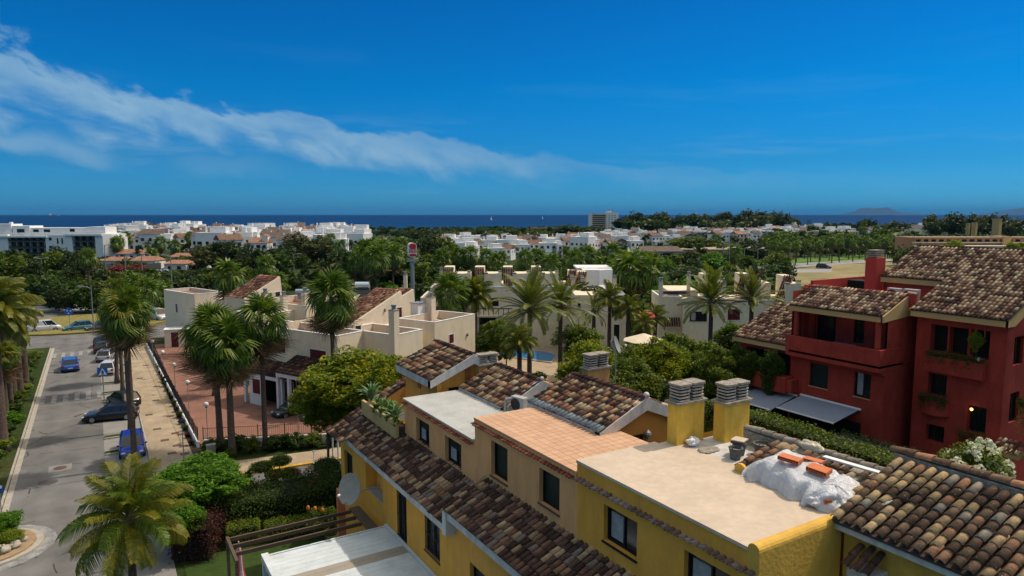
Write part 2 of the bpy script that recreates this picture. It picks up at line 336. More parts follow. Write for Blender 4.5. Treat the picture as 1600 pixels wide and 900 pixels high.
_tm = {}
def tile_mesh(m, s=1.0):
    k = (m.name, round(s, 3))
    if k not in _tm:
        me = npmesh('roof_tile', TG*s, TF); me.materials.append(m); _tm[k] = me
    return _tm[k]
CAMP = np.array([0, 0, H])
def frame(along, up):
    a = Vector(along).normalized(); u = Vector(up).normalized(); n = a.cross(u)
    if n.z < 0: a = -a; n = a.cross(u)
    return a, u, n
def tile_roof(parent, p0, p1, up, slope, m=TM_MIX, pitch=.235, expo=.35, s=1.0, maxp=300, mask=None, name='roof_tile', jit=1.0, m_front=None, first=0):
    """tiles from the eave p0-p1 upwards along `up` for `slope` metres"""
    p0 = Vector(p0); p1 = Vector(p1); al = (p1-p0); L = al.length; al.normalize()
    a, u, n = frame(al, up)
    ni = max(1, int(round(L/pitch))); pt = L/ni; nj = max(1, int(slope/expo)+1)
    pos = []
    for i in range(ni):
        for j in range(first, nj):
            if mask and not mask((i+.5)/ni, (j+.5)*expo/slope): continue
            if (j+.45)*expo > slope: continue
            q = p0+al*((i+.5)*pt+random.gauss(0, .006*jit))+u*(j*expo+random.gauss(0, .014*jit)-.05)+n*(.01+random.uniform(0, .012)*jit)
            pos.append((q, j))
    pos.sort(key=lambda t: (t[0]-cam.location).length)
    Rm = Matrix((a, u, n)).transposed()
    def mx(q):
        return Matrix.Translation(q) @ (Rm @ Euler((random.gauss(0, .012*jit), random.gauss(0, .03*jit), random.gauss(0, .022*jit))).to_matrix()).to_4x4()
    me = tile_mesh(m, s)
    for q, j in pos[:maxp]:
        link(name, tile_mesh(m_front, s) if (m_front and j == 0) else me, mx(q), parent)
    rest = pos[maxp:]
    if rest:
        V = []; Fs = []; k = 0; G, GF = (TG, TF) if len(rest) < 1500 else (TGL, TFL)
        I = MW[parent.name].inverted()
        for q, j in rest:
            A = np.array(I @ mx(q)); V.append((G*s) @ A[:3, :3].T+A[:3, 3]); Fs.append(GF+k); k += len(G)
        o = bpy.data.objects.new(name+'s', npmesh(name+'s', np.concatenate(V), np.concatenate(Fs))); o.data.materials.append(m)
        C.objects.link(o); o.parent = parent; o['kind'] = 'stuff'; MW[o.name] = MW.get(parent.name, Matrix.Identity(4))
def ridge(parent, p0, p1, m=TM_MIX, s=1.35, step=.36, name='ridge_tile', drop=0):
    p0 = Vector(p0); p1 = Vector(p1); d = p1-p0; L = d.length; d.normalize(); a = d.cross(Vector((0, 0, 1))).normalized(); n = a.cross(d)
    Rm = Matrix((a, d, n)).transposed(); me = tile_mesh(m, s)
    for i in range(int(L/step)):
        link(name, me, Matrix.Translation(p0+d*(i*step)+n*.02) @ (Rm @ Euler((0, random.gauss(0, .04), random.gauss(0, .03))).to_matrix()).to_4x4(), parent)
def holed_wall(mb, o, ud, L, z0, z1, holes, dep=.22, out=None, bot=None):
    """outer face of a wall from point o along unit ud, length L; holes [(u0,u1,za,zb)]; reveals go inwards (-out). returns nothing"""
    ud = Vector(ud).normalized(); out = Vector(out).normalized(); o = Vector((o[0], o[1], 0))
    us = sorted(set([0, L]+[h for hh in holes for h in hh[:2] if 0 < h < L])); zs = sorted(set([z0, z1]+[h for hh in holes for h in hh[2:4] if z0 < h < z1]))
    P = lambda u, z, k=0: o+ud*u+Vector((0, 0, z))-out*k
    for i in range(len(us)-1):
        for j in range(len(zs)-1):
            cu = (us[i]+us[i+1])/2; cz_ = (zs[j]+zs[j+1])/2
            if any(h[0] < cu < h[1] and h[2] < cz_ < h[3] for h in holes): continue
            mb.add([P(us[i], zs[j]), P(us[i+1], zs[j]), P(us[i+1], zs[j+1]), P(us[i], zs[j+1])], [(0, 1, 2, 3)])
    for h in holes:
        a, b, c, d = h[:4]; k = h[4] if len(h) > 4 else dep
        for q in (((a, c), (b, c)), ((b, c), (b, d)), ((b, d), (a, d)), ((a, d), (a, c))):
            mb.add([P(*q[0]), P(*q[1]), P(*q[1], k), P(*q[0], k)], [(0, 1, 2, 3)])
def obox(mb, o, ud, out, u0, u1, z0, z1, k0, k1):
    """box in wall coordinates; k = depth outwards"""
    ud = Vector(ud).normalized(); out = Vector(out).normalized(); o = Vector((o[0], o[1], 0))
    c = [o+ud*u+out*k+Vector((0, 0, z)) for z in (z0, z1) for k in (k0, k1) for u in (u0, u1)]
    mb.add(c, [(0, 1, 3, 2), (4, 6, 7, 5), (0, 4, 5, 1), (1, 5, 7, 3), (3, 7, 6, 2), (2, 6, 4, 0)])
def window(parent, o, ud, out, u0, u1, z0, z1, dep=.2, kind='window', glass='glass', frame_m='frame', mull=1, curtain=False, bars=0, sill=True, shut=0.0, sillm='sill'):
    fr = MB(); t = .05
    for a in ((u0, u0+t, z0, z1), (u1-t, u1, z0, z1), (u0+t, u1-t, z0, z0+t), (u0+t, u1-t, z1-t, z1)): obox(fr, o, ud, out, *a, -dep-.02, -dep+.05)
    for i in range(mull):
        c = u0+(u1-u0)*(i+1)/(mull+1); obox(fr, o, ud, out, c-.03, c+.03, z0+t, z1-t, -dep-.02, -dep+.045)
    f = fr.build('window_frame' if kind == 'window' else 'door_frame', M[frame_m], parent)
    def sub(name, m, *a):
        mb = MB(); obox(mb, o, ud, out, *a); p = mb.build(name, M[m], f); return p
    sub('pane' if glass in ('glass',) else 'shutter', glass, u0+.01, u1-.01, z0+.01, z1-.01, -dep-.03, -dep)
    if curtain: sub('curtain', 'curtain', u0+(u1-u0)*.52, u1-.12, z0+.12, z1-.2, -dep-.005, -dep+.008)
    if shut: sub('shutter', 'shutter', u0+t, u1-t, z1-(z1-z0)*shut, z1-t, -dep-.01, -dep+.03)
    if bars:
        mb = MB()
        for i in range(bars):
            c = u0+(u1-u0)*(i+.5)/bars; obox(mb, o, ud, out, c-.008, c+.008, z0, z1, -.02, -.004)
        for zz in (z0+.1, (z0+z1)/2, z1-.1): obox(mb, o, ud, out, u0, u1, zz-.01, zz+.01, -.024, -.002)
        mb.build('grille', M['darkmetal'], f)
    if sill: sub('sill', sillm, u0-.03, u1+.03, z0-.05, z0-.002, -dep-.02, .05)
    return f
# ================================================================== YELLOW TERRACE
YD = (0, 1, 0); XM = (-1, 0, 0); YM = (0, -1, 0); XD = (1, 0, 0)
def wall(parent, name, m, o, ud, out, L, z0, z1, holes=(), dep=.22):
    mb = MB(); holed_wall(mb, o, ud, L, z0, z1, list(holes), dep, out); return mb.build(name, M[m] if isinstance(m, str) else m, parent)
def chimney(parent, x0, x1, y0, y1, z0, z1, m, nst=2, cap='slabgrey', nl=5, hh=.5, nm='chimney'):
    c = bx(nm, M[m], parent, x0, y0, z0, x1, y1, z1, bevel=.03)
    bx('ledge', M[cap], c, x0-.07, y0-.07, z1, x1+.07, y1+.07, z1+.07)
    L = (x1-x0) if (x1-x0) >= (y1-y0) else (y1-y0); ax = (x1-x0) >= (y1-y0)
    for k in range(nst):
        t = (k+.5)/nst; cx = x0+(x1-x0)*(t if ax else .5); cy = y0+(y1-y0)*(.5 if ax else t); r = L/nst*.43
        cr = MB().prism([(cx+r*1.02*math.cos(a), cy+r*1.02*math.sin(a)) for a in [PI/4+i*PI/2 for i in range(4)]], z1+.07, z1+.07+hh).build('flue', M['darkint'], c)
        for j in range(nl):
            mb = MB(); z = z1+.09+j*hh/nl; rr = r*random.uniform(.93, 1.0)
            mb.prism([(cx+rr*(abs(math.cos(a))**.3)*math.copysign(1, math.cos(a)), cy+rr*(abs(math.sin(a))**.3)*math.copysign(1, math.sin(a))) for a in [i*PI/8+.01 for i in range(16)]], z, z+hh/nl*.42)
            mb.build('louvre_ring', M['roofwear'], c)
        mb = MB(); mb.prism([(cx+r*1.12*(abs(math.cos(a))**.3)*math.copysign(1, math.cos(a)), cy+r*1.12*(abs(math.sin(a))**.3)*math.copysign(1, math.sin(a))) for a in [i*PI/8+.01 for i in range(16)]], z1+.07+hh, z1+.14+hh)
        mb.build('cowl', M['slabgrey'], c)
    return c
SL = Vector((2.0, 0, .87)).normalized()        # common roof pitch
# ---------------- end house (white flat roof)
h1 = thing('terraced_house', 'tan terraced house with pale grey flat roof and planted terrace at the row end', 'house', (13, 28, 0), group='terraced houses of the yellow row')
wl = 10.6
H1L = [(33.0-21.5, 34.3-21.5, 3.5, 5.75), (28.7-21.5, 31.0-21.5, 4.76, 6.2, .55), (25.9-21.5, 27.0-21.5, 4.0, 6.15), (22.65-21.5, 24.05-21.5, 4.7, 6.2)]
wall(h1, 'lower_wall', 'yellow', (wl, 21.5), YD, XM, 13.4, 0, 6.95, H1L)
o = (wl, 21.5)
window(h1, o, YD, XM, *H1L[0][:4], glass='shutter', mull=0)
bx('loggia_back_wall', M['ochre'], h1, wl+.55, 28.6, 4.7, wl+.6, 31.1, 6.3); bx('loggia_sill', M['curtain'], h1, wl+.02, 28.75, 4.76, wl+.5, 30.95, 4.8)
window(h1, o, YD, XM, *H1L[2][:4], bars=7, dep=.15, kind='door'); window(h1, o, YD, XM, *H1L[3][:4], bars=9, dep=.15)
wall(h1, 'end_wall', 'yellow', (wl, 34.9), XD, (0, 1, 0), 7.4, 0, 7.0)
wall(h1, 'rear_wall', 'yellow', (18, 15), YD, (1, 0, 0), 19.9, 0, 8.9)
# lower tiled roof
p0, p1 = Vector((10.2, 21.55, 6.87)), Vector((10.2, 34.9, 6.87))
up = Vector((1.7, 0, .88)).normalized()
bed = MB(); bed.slab([(10.2, 21.55, 6.83), (11.95, 21.55, 7.74), (11.95, 34.9, 7.74), (10.2, 34.9, 6.83)], (0, 0, .05)); bed.slab([(11.95, 33.95, 7.74), (14.6, 33.95, 9.1), (14.6, 34.9, 9.1), (11.95, 34.9, 7.74)], (0, 0, .05)); bed.build('roof_bed', M['bed'], h1)
tile_roof(h1, p0, p1, up, 2.0, TM_OLD, mask=lambda a, b: not (a > .97 and b < .02))
tile_roof(h1, Vector((11.9, 33.95, 7.76)), Vector((11.9, 34.9, 7.76)), up, 3.2, TM_MIX, maxp=200)
tile_roof(h1, Vector((9.85, 32.4, 6.69)), Vector((9.85, 35.15, 6.69)), up, .5, TM_MIX)
bx('fascia', M['whtrim'], h1, 10.22, 21.5, 6.55, 10.34, 34.95, 6.83); bx('soffit', M['whtrim'], h1, 10.3, 21.5, 6.62, 10.6, 34.95, 6.7)
bx('kneeler', M['whtrim'], h1, 10.16, 21.2, 6.5, 10.66, 21.5, 7.36)
# planted terrace
bx('planter_wall', M['beige'], h1, 11.45, 29.12, 7.4, 11.62, 33.9, 8.35, bevel=.03); bx('planter_wall', M['yellow'], h1, 12.0, 29.12, 7.6, 12.12, 33.9, 8.2)
bx('planter_soil', M['bed'], h1, 11.62, 29.12, 7.6, 12.0, 33.9, 8.12); bx('terrace_floor', M['whtrim'], h1, 12.1, 29.1, 7.2, 18, 34.6, 7.45)
s = MB(); s.slab([(12.3, 33.95, 7.0), (14.55, 33.95, 7.0), (14.55, 33.95, 9.02), (12.3, 33.95, 8.0)], (0, .9, 0)); s.build('parapet_wall', M['ochre'], h1)
# upper block
H1U = [(26.37-22.2, 27.78-22.2, 7.86, 8.95), (23.34-22.2, 24.82-22.2, 7.86, 8.95)]
wall(h1, 'upper_wall', 'peach', (11.9, 22.2), YD, XM, 6.9, 7.3, 9.3, H1U)
wall(h1, 'upper_side_wall', 'ochre', (11.9, 29.1), XD, (0, 1, 0), 3.0, 7.3, 9.3)
wall(h1, 'back_wall', 'peach', (14.9, 22.2), YD, (1, 0, 0), 6.9, 7.3, 9.3)
bx('roof_edge', M['peach'], h1, 11.88, 22.2, 9.3, 14.95, 29.14, 9.44)
bx('flat_roof', M['roofwhite'], h1, 11.84, 22.2, 9.44, 14.98, 29.18, 9.5)
for hh in H1U: window(h1, (11.9, 22.2), YD, XM, *hh, curtain=True, shut=.42, dep=.22)
tile_roof(h1, Vector((11.74, 22.25, 9.28)), Vector((11.74, 29.1, 9.28)), Vector((1, 0, .12)).normalized(), .22, TM_COR, pitch=.19, s=.72, name='cornice_tile')
# small roof pavilion
M['brickv'] = mat('terracotta_vent', (.45, .13, .04), .85, .1, 4)
T0, T1 = 29.35, 33.7
bx('pavilion_wall', M['ochre'], h1, 13.75, 29.75, 7.4, 15.9, 29.9, 10.05)
MB().slab([(13.75, 29.72, 9.9), (15.95, 29.72, 9.9), (15.95, 29.72, 10.82), (15.7, 29.72, 10.9), (13.75, 29.72, 10.12)], (0, .12, 0)).build('gable_wall', M['ochre'], h1)
bx('pavilion_side_wall', M['ochre'], h1, 13.75, 29.9, 7.4, 13.9, 33.4, 9.95)
bx('pavilion_vent', M['brickv'], h1, 13.7, 31.4, 9.2, 13.75, 31.75, 9.75); bx('pavilion_vent', M['brickv'], h1, 15.4, 29.66, 9.85, 15.7, 29.72, 10.35)
bx('pavilion_column', M['yellow'], h1, 13.75, 29.5, 7.4, 14.0, 29.75, 9.95)
window(h1, (14.5, 29.75), XD, YM, 0, .8, 7.6, 9.5, dep=-.04, sill=False)
def gable_roof(parent, xe, ze, xr, zr, y0, y1, m, m2=None, band=.38, bt=.3, xb=None, zb=None, m_front=None, rd=True, ytop=0, maxp=300):
    upv = Vector((xr-xe, 0, zr-ze)).normalized(); Ls = (Vector((xr-xe, 0, zr-ze))).length
    MB().slab([(xe, y0, ze-.05), (xr, y0, zr-.05), (xr, y1, zr-.05), (xe, y1, ze-.05)], (0, 0, .05)).build('roof_bed', M['bed'], parent)
    tile_roof(parent, (xe, y0, ze), (xe, y1, ze), upv, Ls, m, m_front=m_front, maxp=maxp)
    xb = xb or xr+1.6; zb = zb or zr-(xb-xr)*(zr-ze)/(xr-xe)
    MB().slab([(xr, y0, zr-.05), (xb, y0, zb-.05), (xb, y1, zb-.05), (xr, y1, zr-.05)], (0, 0, .05)).build('roof_bed', M['bed'], parent)
    up2 = Vector((xr-xb, 0, zr-zb)).normalized()
    tile_roof(parent, (xb, y0, zb), (xb, y1, zb), up2, (Vector((xr-xb, 0, zr-zb))).length, m, maxp=40, first=1)
    # plastered verge band on the gable end
    MB().slab([(xe-.02, y0-.02, ze-.02), (xe-.02, y0-.02, ze-band), (xr, y0-.02, zr-band), (xb, y0-.02, zb-band), (xb, y0-.02, zb-.02), (xr, y0-.02, zr+.08)], (0, bt, 0)).build('verge', M['whtrim'], parent)
    MB().slab([(xe-.02, y0, ze-.02), (xe-.02, y0, ze-band), (xe-.02, y1, ze-band), (xe-.02, y1, ze-.02)], (.07, 0, 0)).build('fascia', M['whtrim'], parent)
    if rd: ridge(parent, (xr, y0+.02, zr+.04), (xr, y1, zr+.04), m if m is not TM_MIX else TM_BROWN)
gable_roof(h1, 13.35, 10.08, 15.7, 11.02, T0, T1, TM_MIX)
# roof behind the white flat roof
MB().slab([(15.0, 25.05, 9.2), (18.4, 25.05, 9.2), (18.4, 25.05, 9.4), (16.8, 25.05, 10.35), (15.0, 25.05, 9.55)], (0, .1, 0)).build('gable_wall', M['peach'], h1)
gable_roof(h1, 14.8, 9.62, 16.8, 10.5, 24.9, 29.2, TM_MIX)
MB().ball((16.8, 24.95, 10.68), .09).build('finial', M['whtrim'], h1, smooth=True)
chimney(h1, 15.95, 17.1, 29.25, 29.75, 7.4, 10.5, 'chimo', hh=.42)
# ---------------- middle house (peach terrace)
h2 = thing('terraced_house', 'tan terraced house with peach paved flat roof between the grey roof and the cream roof', 'house', (13, 19, 0), group='terraced houses of the yellow row')
H2L = [(18.9-12, 20.2-12, 3.6, 5.9), (16.2-12, 17.4-12, 4.0, 6.2), (14-12, 15.2-12, 3.6, 6)]
wall(h2, 'lower_wall', 'ochre', (wl, 12), YD, XM, 9.5, 0, 7.4, H2L)
for hh in H2L: window(h2, (wl, 12), YD, XM, *hh[:4], glass='shutter', mull=0)
MB().slab([(10.2, 12.2, 7.40), (11.9, 12.2, 8.2), (11.9, 21.5, 8.2), (10.2, 21.5, 7.40)], (0, 0, .05)).build('roof_bed', M['bed'], h2)
tile_roof(h2, (10.2, 12.3, 7.46), (10.2, 21.5, 7.46), Vector((1.7, 0, .8)).normalized(), 1.95, TM_OLD)
bx('fascia', M['whtrim'], h2, 10.22, 12.2, 7.12, 10.34, 21.2, 7.4); bx('soffit', M['whtrim'], h2, 10.3, 12.2, 7.18, 10.6, 21.2, 7.25)
H2U = [(19.8-15.76, 20.95-15.76, 8.55, 9.85), (16.66-15.76, 17.8-15.76, 8.68, 9.85)]
wall(h2, 'upper_wall', 'peach', (11.9, 15.76), YD, XM, 6.44, 7.6, 10.2, H2U)
for hh in H2U: window(h2, (11.9, 15.76), YD, XM, *hh, glass='shutter', mull=0)
wall(h2, 'side_wall', 'peach', (11.9, 22.2), XD, (0, 1, 0), 3.0, 9.4, 10.2)
bx('roof_edge', M['peach'], h2, 11.88, 15.78, 10.2, 14.8, 22.22, 10.33)
# paved roof: every paving tile its own piece
bx('roof_deck', mat('peach_joint', (.50, .28, .16), .9, .1, 1), h2, 11.86, 15.8, 10.33, 15.5, 22.24, 10.352)
pm = bpy.data.materials.new('peach_paving'); pm.use_nodes = True; _nt = pm.node_tree; _b = _nt.nodes['Principled BSDF']; _b.inputs['Roughness'].default_value = .75
_oi = N(_nt, 'ShaderNodeObjectInfo'); _g = N(_nt, 'ShaderNodeNewGeometry'); _n = N(_nt, 'ShaderNodeTexNoise', i_Scale=1.1, i_Detail=6); _nt.links.new(_g.outputs['Position'], _n.inputs[0])
_r = mth(_nt, 'FRACT', mth(_nt, 'ADD', _oi.outputs['Random'], _g.outputs['Random Per Island']))
_c = ramp(_nt, _r, [(0, (.52, .31, .185)), (.5, (.56, .335, .20)), (1, (.60, .37, .225))]); _c = mix(_nt, .5, _c, ramp(_nt, _n.outputs[0], [(.3, (.86, .84, .82)), (.7, (1.05,)*3)]), 'MULTIPLY'); _nt.links.new(_c, _b.inputs[0])
pme = None; px_, py_ = .305, .305; cnt = []
for i in range(12):
    for j in range(21):
        x = 11.87+i*px_; y = 15.82+j*py_
        if x > 14.5 and y > 18.0: continue
        cnt.append((x, y))
mb = MB().box(0, 0, 0, px_-.012, py_-.012, .018); pme = bpy.data.meshes.new('paving_tile'); pme.from_pydata(mb.v, [], mb.f); pme.materials.append(pm)
for x, y in cnt: link('paving_tile', pme, Matrix.Translation((x, y, 10.354+random.uniform(0, .0015))), h2)
tile_roof(h2, Vector((11.74, 15.85, 10.12)), Vector((11.74, 22.2, 10.12)), Vector((1, 0, .12)).normalized(), .22, TM_COR, pitch=.2, s=.8, name='cornice_tile')
gable_roof(h2, 14.6, 10.47, 16.75, 11.32, 18.05, 22.7, TM_MIX, m_front=TM_GREYT, xb=18.4, zb=10.66)
MB().ball((16.75, 18.1, 11.5), .11).build('finial', M['whtrim'], h2, smooth=True); MB().cyl((16.75, 18.1, 11.3), (16.75, 18.1, 11.45), .07).build('finial_neck', M['whtrim'], h2)
MB().slab([(14.95, 18.2, 8.0), (18.2, 18.2, 8.0), (18.2, 18.2, 10.55), (16.75, 18.2, 11.1), (14.95, 18.2, 10.4)], (0, .12, 0)).build('gable_wall', M['orange'], h2)
window(h2, (15.9, 18.2), XD, YM, 0, .75, 8.2, 10.05, dep=-.04, sill=False, kind='door')
chimney(h2, 17.2, 18.35, 22.1, 22.55, 8.5, 11.55, 'chimo', hh=.5)
# ---------------- near yellow house
h3 = thing('terraced_house', 'bright yellow terraced house with cream flat roof and two twin chimneys', 'house', (14, 12.5, 0), group='terraced houses of the yellow row')
H3U = [(13.1-9.2, 14.5-9.2, 8.78, 9.85), (9.9-9.2, 11.4-9.2, 8.78, 9.85)]
wall(h3, 'front_wall', 'yellow', (11.9, 9.2), YD, XM, 6.56, 0, 10.72, H3U)
for hh in H3U: window(h3, (11.9, 9.2), YD, XM, *hh, curtain=True, mull=1, dep=.2, sillm='frame')
bx('flat_roof', M['roofcream'], h3, 11.86, 9.5, 10.66, 15.0, 15.77, 10.745)
bx('flat_roof', M['roofcream'], h3, 15.0, 9.5, 10.66, 15.6, 15.6, 10.744)
bx('rear_roof', M['whtrim'], h3, 15.6, 9.5, 10.6, 18.1, 15.2, 10.74)
wall(h3, 'back_wall', 'fgyellow', (18.1, 9), YD, (1, 0, 0), 6.7, 0, 10.6)
wall(h3, 'step_wall', 'yellow', (11.9, 15.77), XD, (0, 1, 0), 6.2, 8, 10.66)
tile_roof(h3, Vector((11.72, 9.25, 10.18)), Vector((11.72, 15.7, 10.18)), Vector((1, 0, .12)).normalized(), .22, tile_mat('greyed_cornice_tile', [(1, (.22, .13, .11)), (1, (.30, .22, .2)), (1, (.16, .1, .09))], .6), pitch=.2, s=.8, name='cornice_tile')
# rounded end parapet
mb = MB(); n = 10
prof = [(9.2, 0)]+[(9.2, 10.72)]+[(9.2+.16-.16*math.cos(PI*k/8), 10.72+.15*math.sin(PI*k/8)) for k in range(1, 8)]+[(9.52, 10.72), (9.52, 0)]
mb.slab([(11.88, y, z) for y, z in prof], (2.95, 0, 0)); mb.build('end_parapet', M['fgyellow'], h3)
chimney(h3, 15.3, 16.5, 15.1, 15.55, 10.7, 12.05, 'chim', hh=.5, cap='slabgrey')
chimney(h3, 16.8, 17.95, 14.5, 15.0, 10.6, 11.98, 'chim', hh=.5)
# remains of the pitched roof on the right of the flat roof
SU = Vector((2.1, 0, .52)).normalized()
MB().slab([(15.25, 9.5, 10.75), (17.3, 9.5, 11.22), (17.3, 12.7, 11.22), (15.25, 12.7, 10.75)], (0, 0, .03)).build('roof_bed', M['slabgrey'], h3)
tile_roof(h3, (15.3, 9.5, 10.84), (15.3, 12.8, 10.84), SU, 1.7, TM_FG, s=1.05, pitch=.245, mask=lambda a, b: random.random() > .12)
for i in range(8):
    mb = MB(); y = 9.75+i*.4; mb.slab([(15.2, y-.19, 10.72)]+[(15.2, y-.19*math.cos(PI*k/6), 10.84+.16*math.sin(PI*k/6)) for k in range(7)]+[(15.2, y+.19, 10.72)], (.1, 0, 0)); mb.build('scalloped_edge', M['fgyellow'], h3)
bx('ridge_wall', M['slabgrey'], h3, 17.3, 9.5, 10.7, 17.55, 14.2, 11.2); ridge(h3, (17.42, 9.55, 11.2), (17.42, 14.2, 11.2), tile_mat('cement_ridge_tile', [(1, (.3, .26, .22)), (1, (.36, .32, .28)), (1, (.26, .22, .18))], .4), s=1.6, step=.4)
# ---------------- foreground house
h4 = thing('terraced_house', 'yellow house with weathered tiled roof nearest the camera at lower right', 'house', (16, 6, 0), group='terraced houses of the yellow row')
wall(h4, 'front_wall', 'fgyellow', (14.95, 0), YD, XM, 9.2, 0, 10.75)
MB().slab([(14.55, 0, 10.62), (14.95, 0, 10.62), (14.95, 9.2, 10.62), (14.55, 9.2, 10.62)], (0, 0, .14)).build('eave_soffit', M['whtrim'], h4)
MB().slab([(14.95, 9.2, 10.6), (17.3, 9.2, 10.6), (17.3, 9.2, 11.75), (14.95, 9.2, 10.85)], (0, .12, 0)).build('verge_wall', M['fgyellow'], h4)
UP4 = Vector((2.75, 0, .93)).normalized()
MB().slab([(14.5, 0, 10.78), (17.3, 0, 11.72), (17.3, 9.3, 11.72), (14.5, 9.3, 10.78)], (0, 0, .05)).build('roof_bed', M['bed'], h4)
tile_roof(h4, (14.5, 3.0, 10.9), (14.5, 9.28, 10.9), UP4, 2.75, TM_FG, s=1.12, pitch=.262, expo=.34, maxp=300)
bx('ridge_wall', M['slabgrey'], h4, 17.18, 0, 11.4, 17.5, 9.35, 11.92); ridge(h4, (17.34, 3, 11.92), (17.34, 9.35, 11.92), TM_FG, s=1.55, step=.42)
wall(h4, 'rear_wall', 'fgyellow', (18.1, 0), YD, (1, 0, 0), 9.2, 0, 10.6)
MB().slab([(17.5, 0, 11.7), (19.2, 0, 11.2), (19.2, 9.3, 11.2), (17.5, 9.3, 11.7)], (0, 0, .05)).build('roof_bed', M['bed'], h4)
# corbel with a few tiles and wall tap
bx('corbel', M['whtrim'], h4, 14.35, 8.1, 9.72, 14.95, 8.75, 9.95, bevel=.04)
tile_roof(h4, (14.28, 8.1, 10.0), (14.28, 8.85, 10.0), Vector((.65, 0, .32)).normalized(), .68, TM_OLD, s=1.0, pitch=.25, name='corbel_tile')
MB().cyl((14.95, 7.1, 10.2), (14.8, 7.1, 10.2), .025).cyl((14.8, 7.1, 10.24), (14.8, 7.1, 10.1), .03).build('wall_tap', M['metal'], h4)
MB().cyl((15.3, 8.62, 11.22), (15.9, 8.3, 11.38), .05).build('broken_pipe', M['metal'], h4)
# ---------------- things on the roofs
def ac_unit(label, loc, rz, w=.85, d=.34, h=.62, group=None):
    t = thing('air_conditioner', label, 'air conditioner', loc, rz, group)
    c = bx('casing', mat('ac_casing', (.42, .42, .40), .5, .08, 3) if 'acc' not in M else M['acc'], t, -w/2, -d/2, .05, w/2, d/2, h, local=True, bevel=.015)
    g = MB().cyl((-w*.12, -d/2-.006, h*.54), (-w*.12, -d/2+.02, h*.54), h*.38, n=20).build('fan_grille', M['darkmetal'], t, local=True)
    r = MB()
    for k in range(3): r.cyl((-w*.12+h*.12*(k+1)*1.0, -d/2-.012, h*.54), (-w*.12+h*.12*(k+1)*1.0+.006, -d/2-.012, h*.54), .005)
    for s_ in (-1, 1): bx('foot', M['darkmetal'], t, s_*w*.38-.03, -d/2, 0, s_*w*.38+.03, d/2, .05, local=True)
    return t
M['acc'] = mat('ac_casing', (.42, .42, .40), .5, .08, 3)
bx('service_ledge', M['roofwhite'], h1, 15.0, 22.3, 9.3, 16.4, 24.88, 9.45)
ac_unit('grey air conditioner standing at the corner of the pale grey flat roof', (15.3, 24.45, 9.45), R(-75), .75, .32, .72)
mb = MB(); mb.cyl((14.75, 24.7, 9.5), (14.75, 24.7, 10.05), .06).cyl((14.75, 24.7, 10.05), (15.0, 24.6, 10.1), .08)
tag(mb.build('roof_vent_pipe', M['metal']), 'short bent grey vent pipe beside the air conditioner on the flat roof', 'vent pipe')
def dish(name, label, loc, rz, tilt, r, arm=True, post=0.0):
    t = thing(name, label, 'satellite dish', loc, rz)
    mb = MB(); n = 28; k = 7; Mx = Matrix.Rotation(tilt, 4, 'X')
    vs = [(0, 0, 0)]; fs = []
    for j in range(1, k+1):
        rr = r*j/k; vs += [(rr*math.cos(2*PI*i/n), -(rr/r)**2*r*.26+.0, rr*math.sin(2*PI*i/n)*1.1) for i in range(n)]
    for i in range(n): fs.append((0, 1+i, 1+(i+1) % n))
    for j in range(k-1):
        for i in range(n): fs.append((1+j*n+i, 1+(j+1)*n+i, 1+(j+1)*n+(i+1) % n, 1+j*n+(i+1) % n))
    nv = len(vs); vs += [(x, y+.02, z) for x, y, z in vs]; fs += [tuple(q+nv for q in reversed(f)) for f in fs]
    mb.add(vs, fs).xf(Mx); mb.build('reflector', mat('dish_grey', (.30, .29, .26), .6, .12, 2), t, smooth=True, local=True)
    a = MB(); a.tube([Mx @ Vector((0, .02, -r*.95)), Mx @ Vector((0, -r*.7, -r*1.0)), Mx @ Vector((0, -r*1.25, -r*.45))], .018); a.build('feed_arm', M['metal'], t, local=True)
    MB().cyl(Mx @ Vector((0, -r*1.3, -r*.45)), Mx @ Vector((0, -r*1.12, -r*.38)), .05).build('feed_horn', M['white'], t, local=True)
    MB().box(-.09, .02, -.32, .09, .14, .22).xf(Mx).build('mount', M['metal'], t, local=True)
    return t
d1 = dish('satellite_dish', 'large grey satellite dish fixed on the left corner of the yellow house wall', (9.05, 28.35, 6.0), R(-62), R(-18), .62)
MB().tube([(9.15, 28.4, 5.95), (9.35, 28.7, 5.65), (10.1, 28.9, 5.6), (10.58, 28.9, 5.65)], .035).build('wall_bracket', M['metal'], d1)
d2 = dish('satellite_dish', 'small satellite dish on a mast beside the middle chimney', (18.25, 21.65, 12.6), R(38), R(-20), .34)
MB().cyl((18.45, 21.85, 9.5), (18.45, 21.85, 12.9), .025).build('mast', M['metal'], d2)
# wall lamp on the orange gable
t = thing('wall_lamp', 'metal lantern on the orange gable wall under the tiled roof', 'wall lamp', (16.85, 18.1, 9.9))
MB().lathe([(.02, .3), (.12, .2), (.15, .12), (.03, .1)], 8).build('lamp_shade', M['metal'], t, local=True); MB().lathe([(.09, .1), (.05, -.12)], 8).build('lamp_glass', M['curtain'], t, local=True); MB().cyl((0, .1, .05), (0, 0, .22), .015).build('lamp_arm', M['metal'], t, local=True)
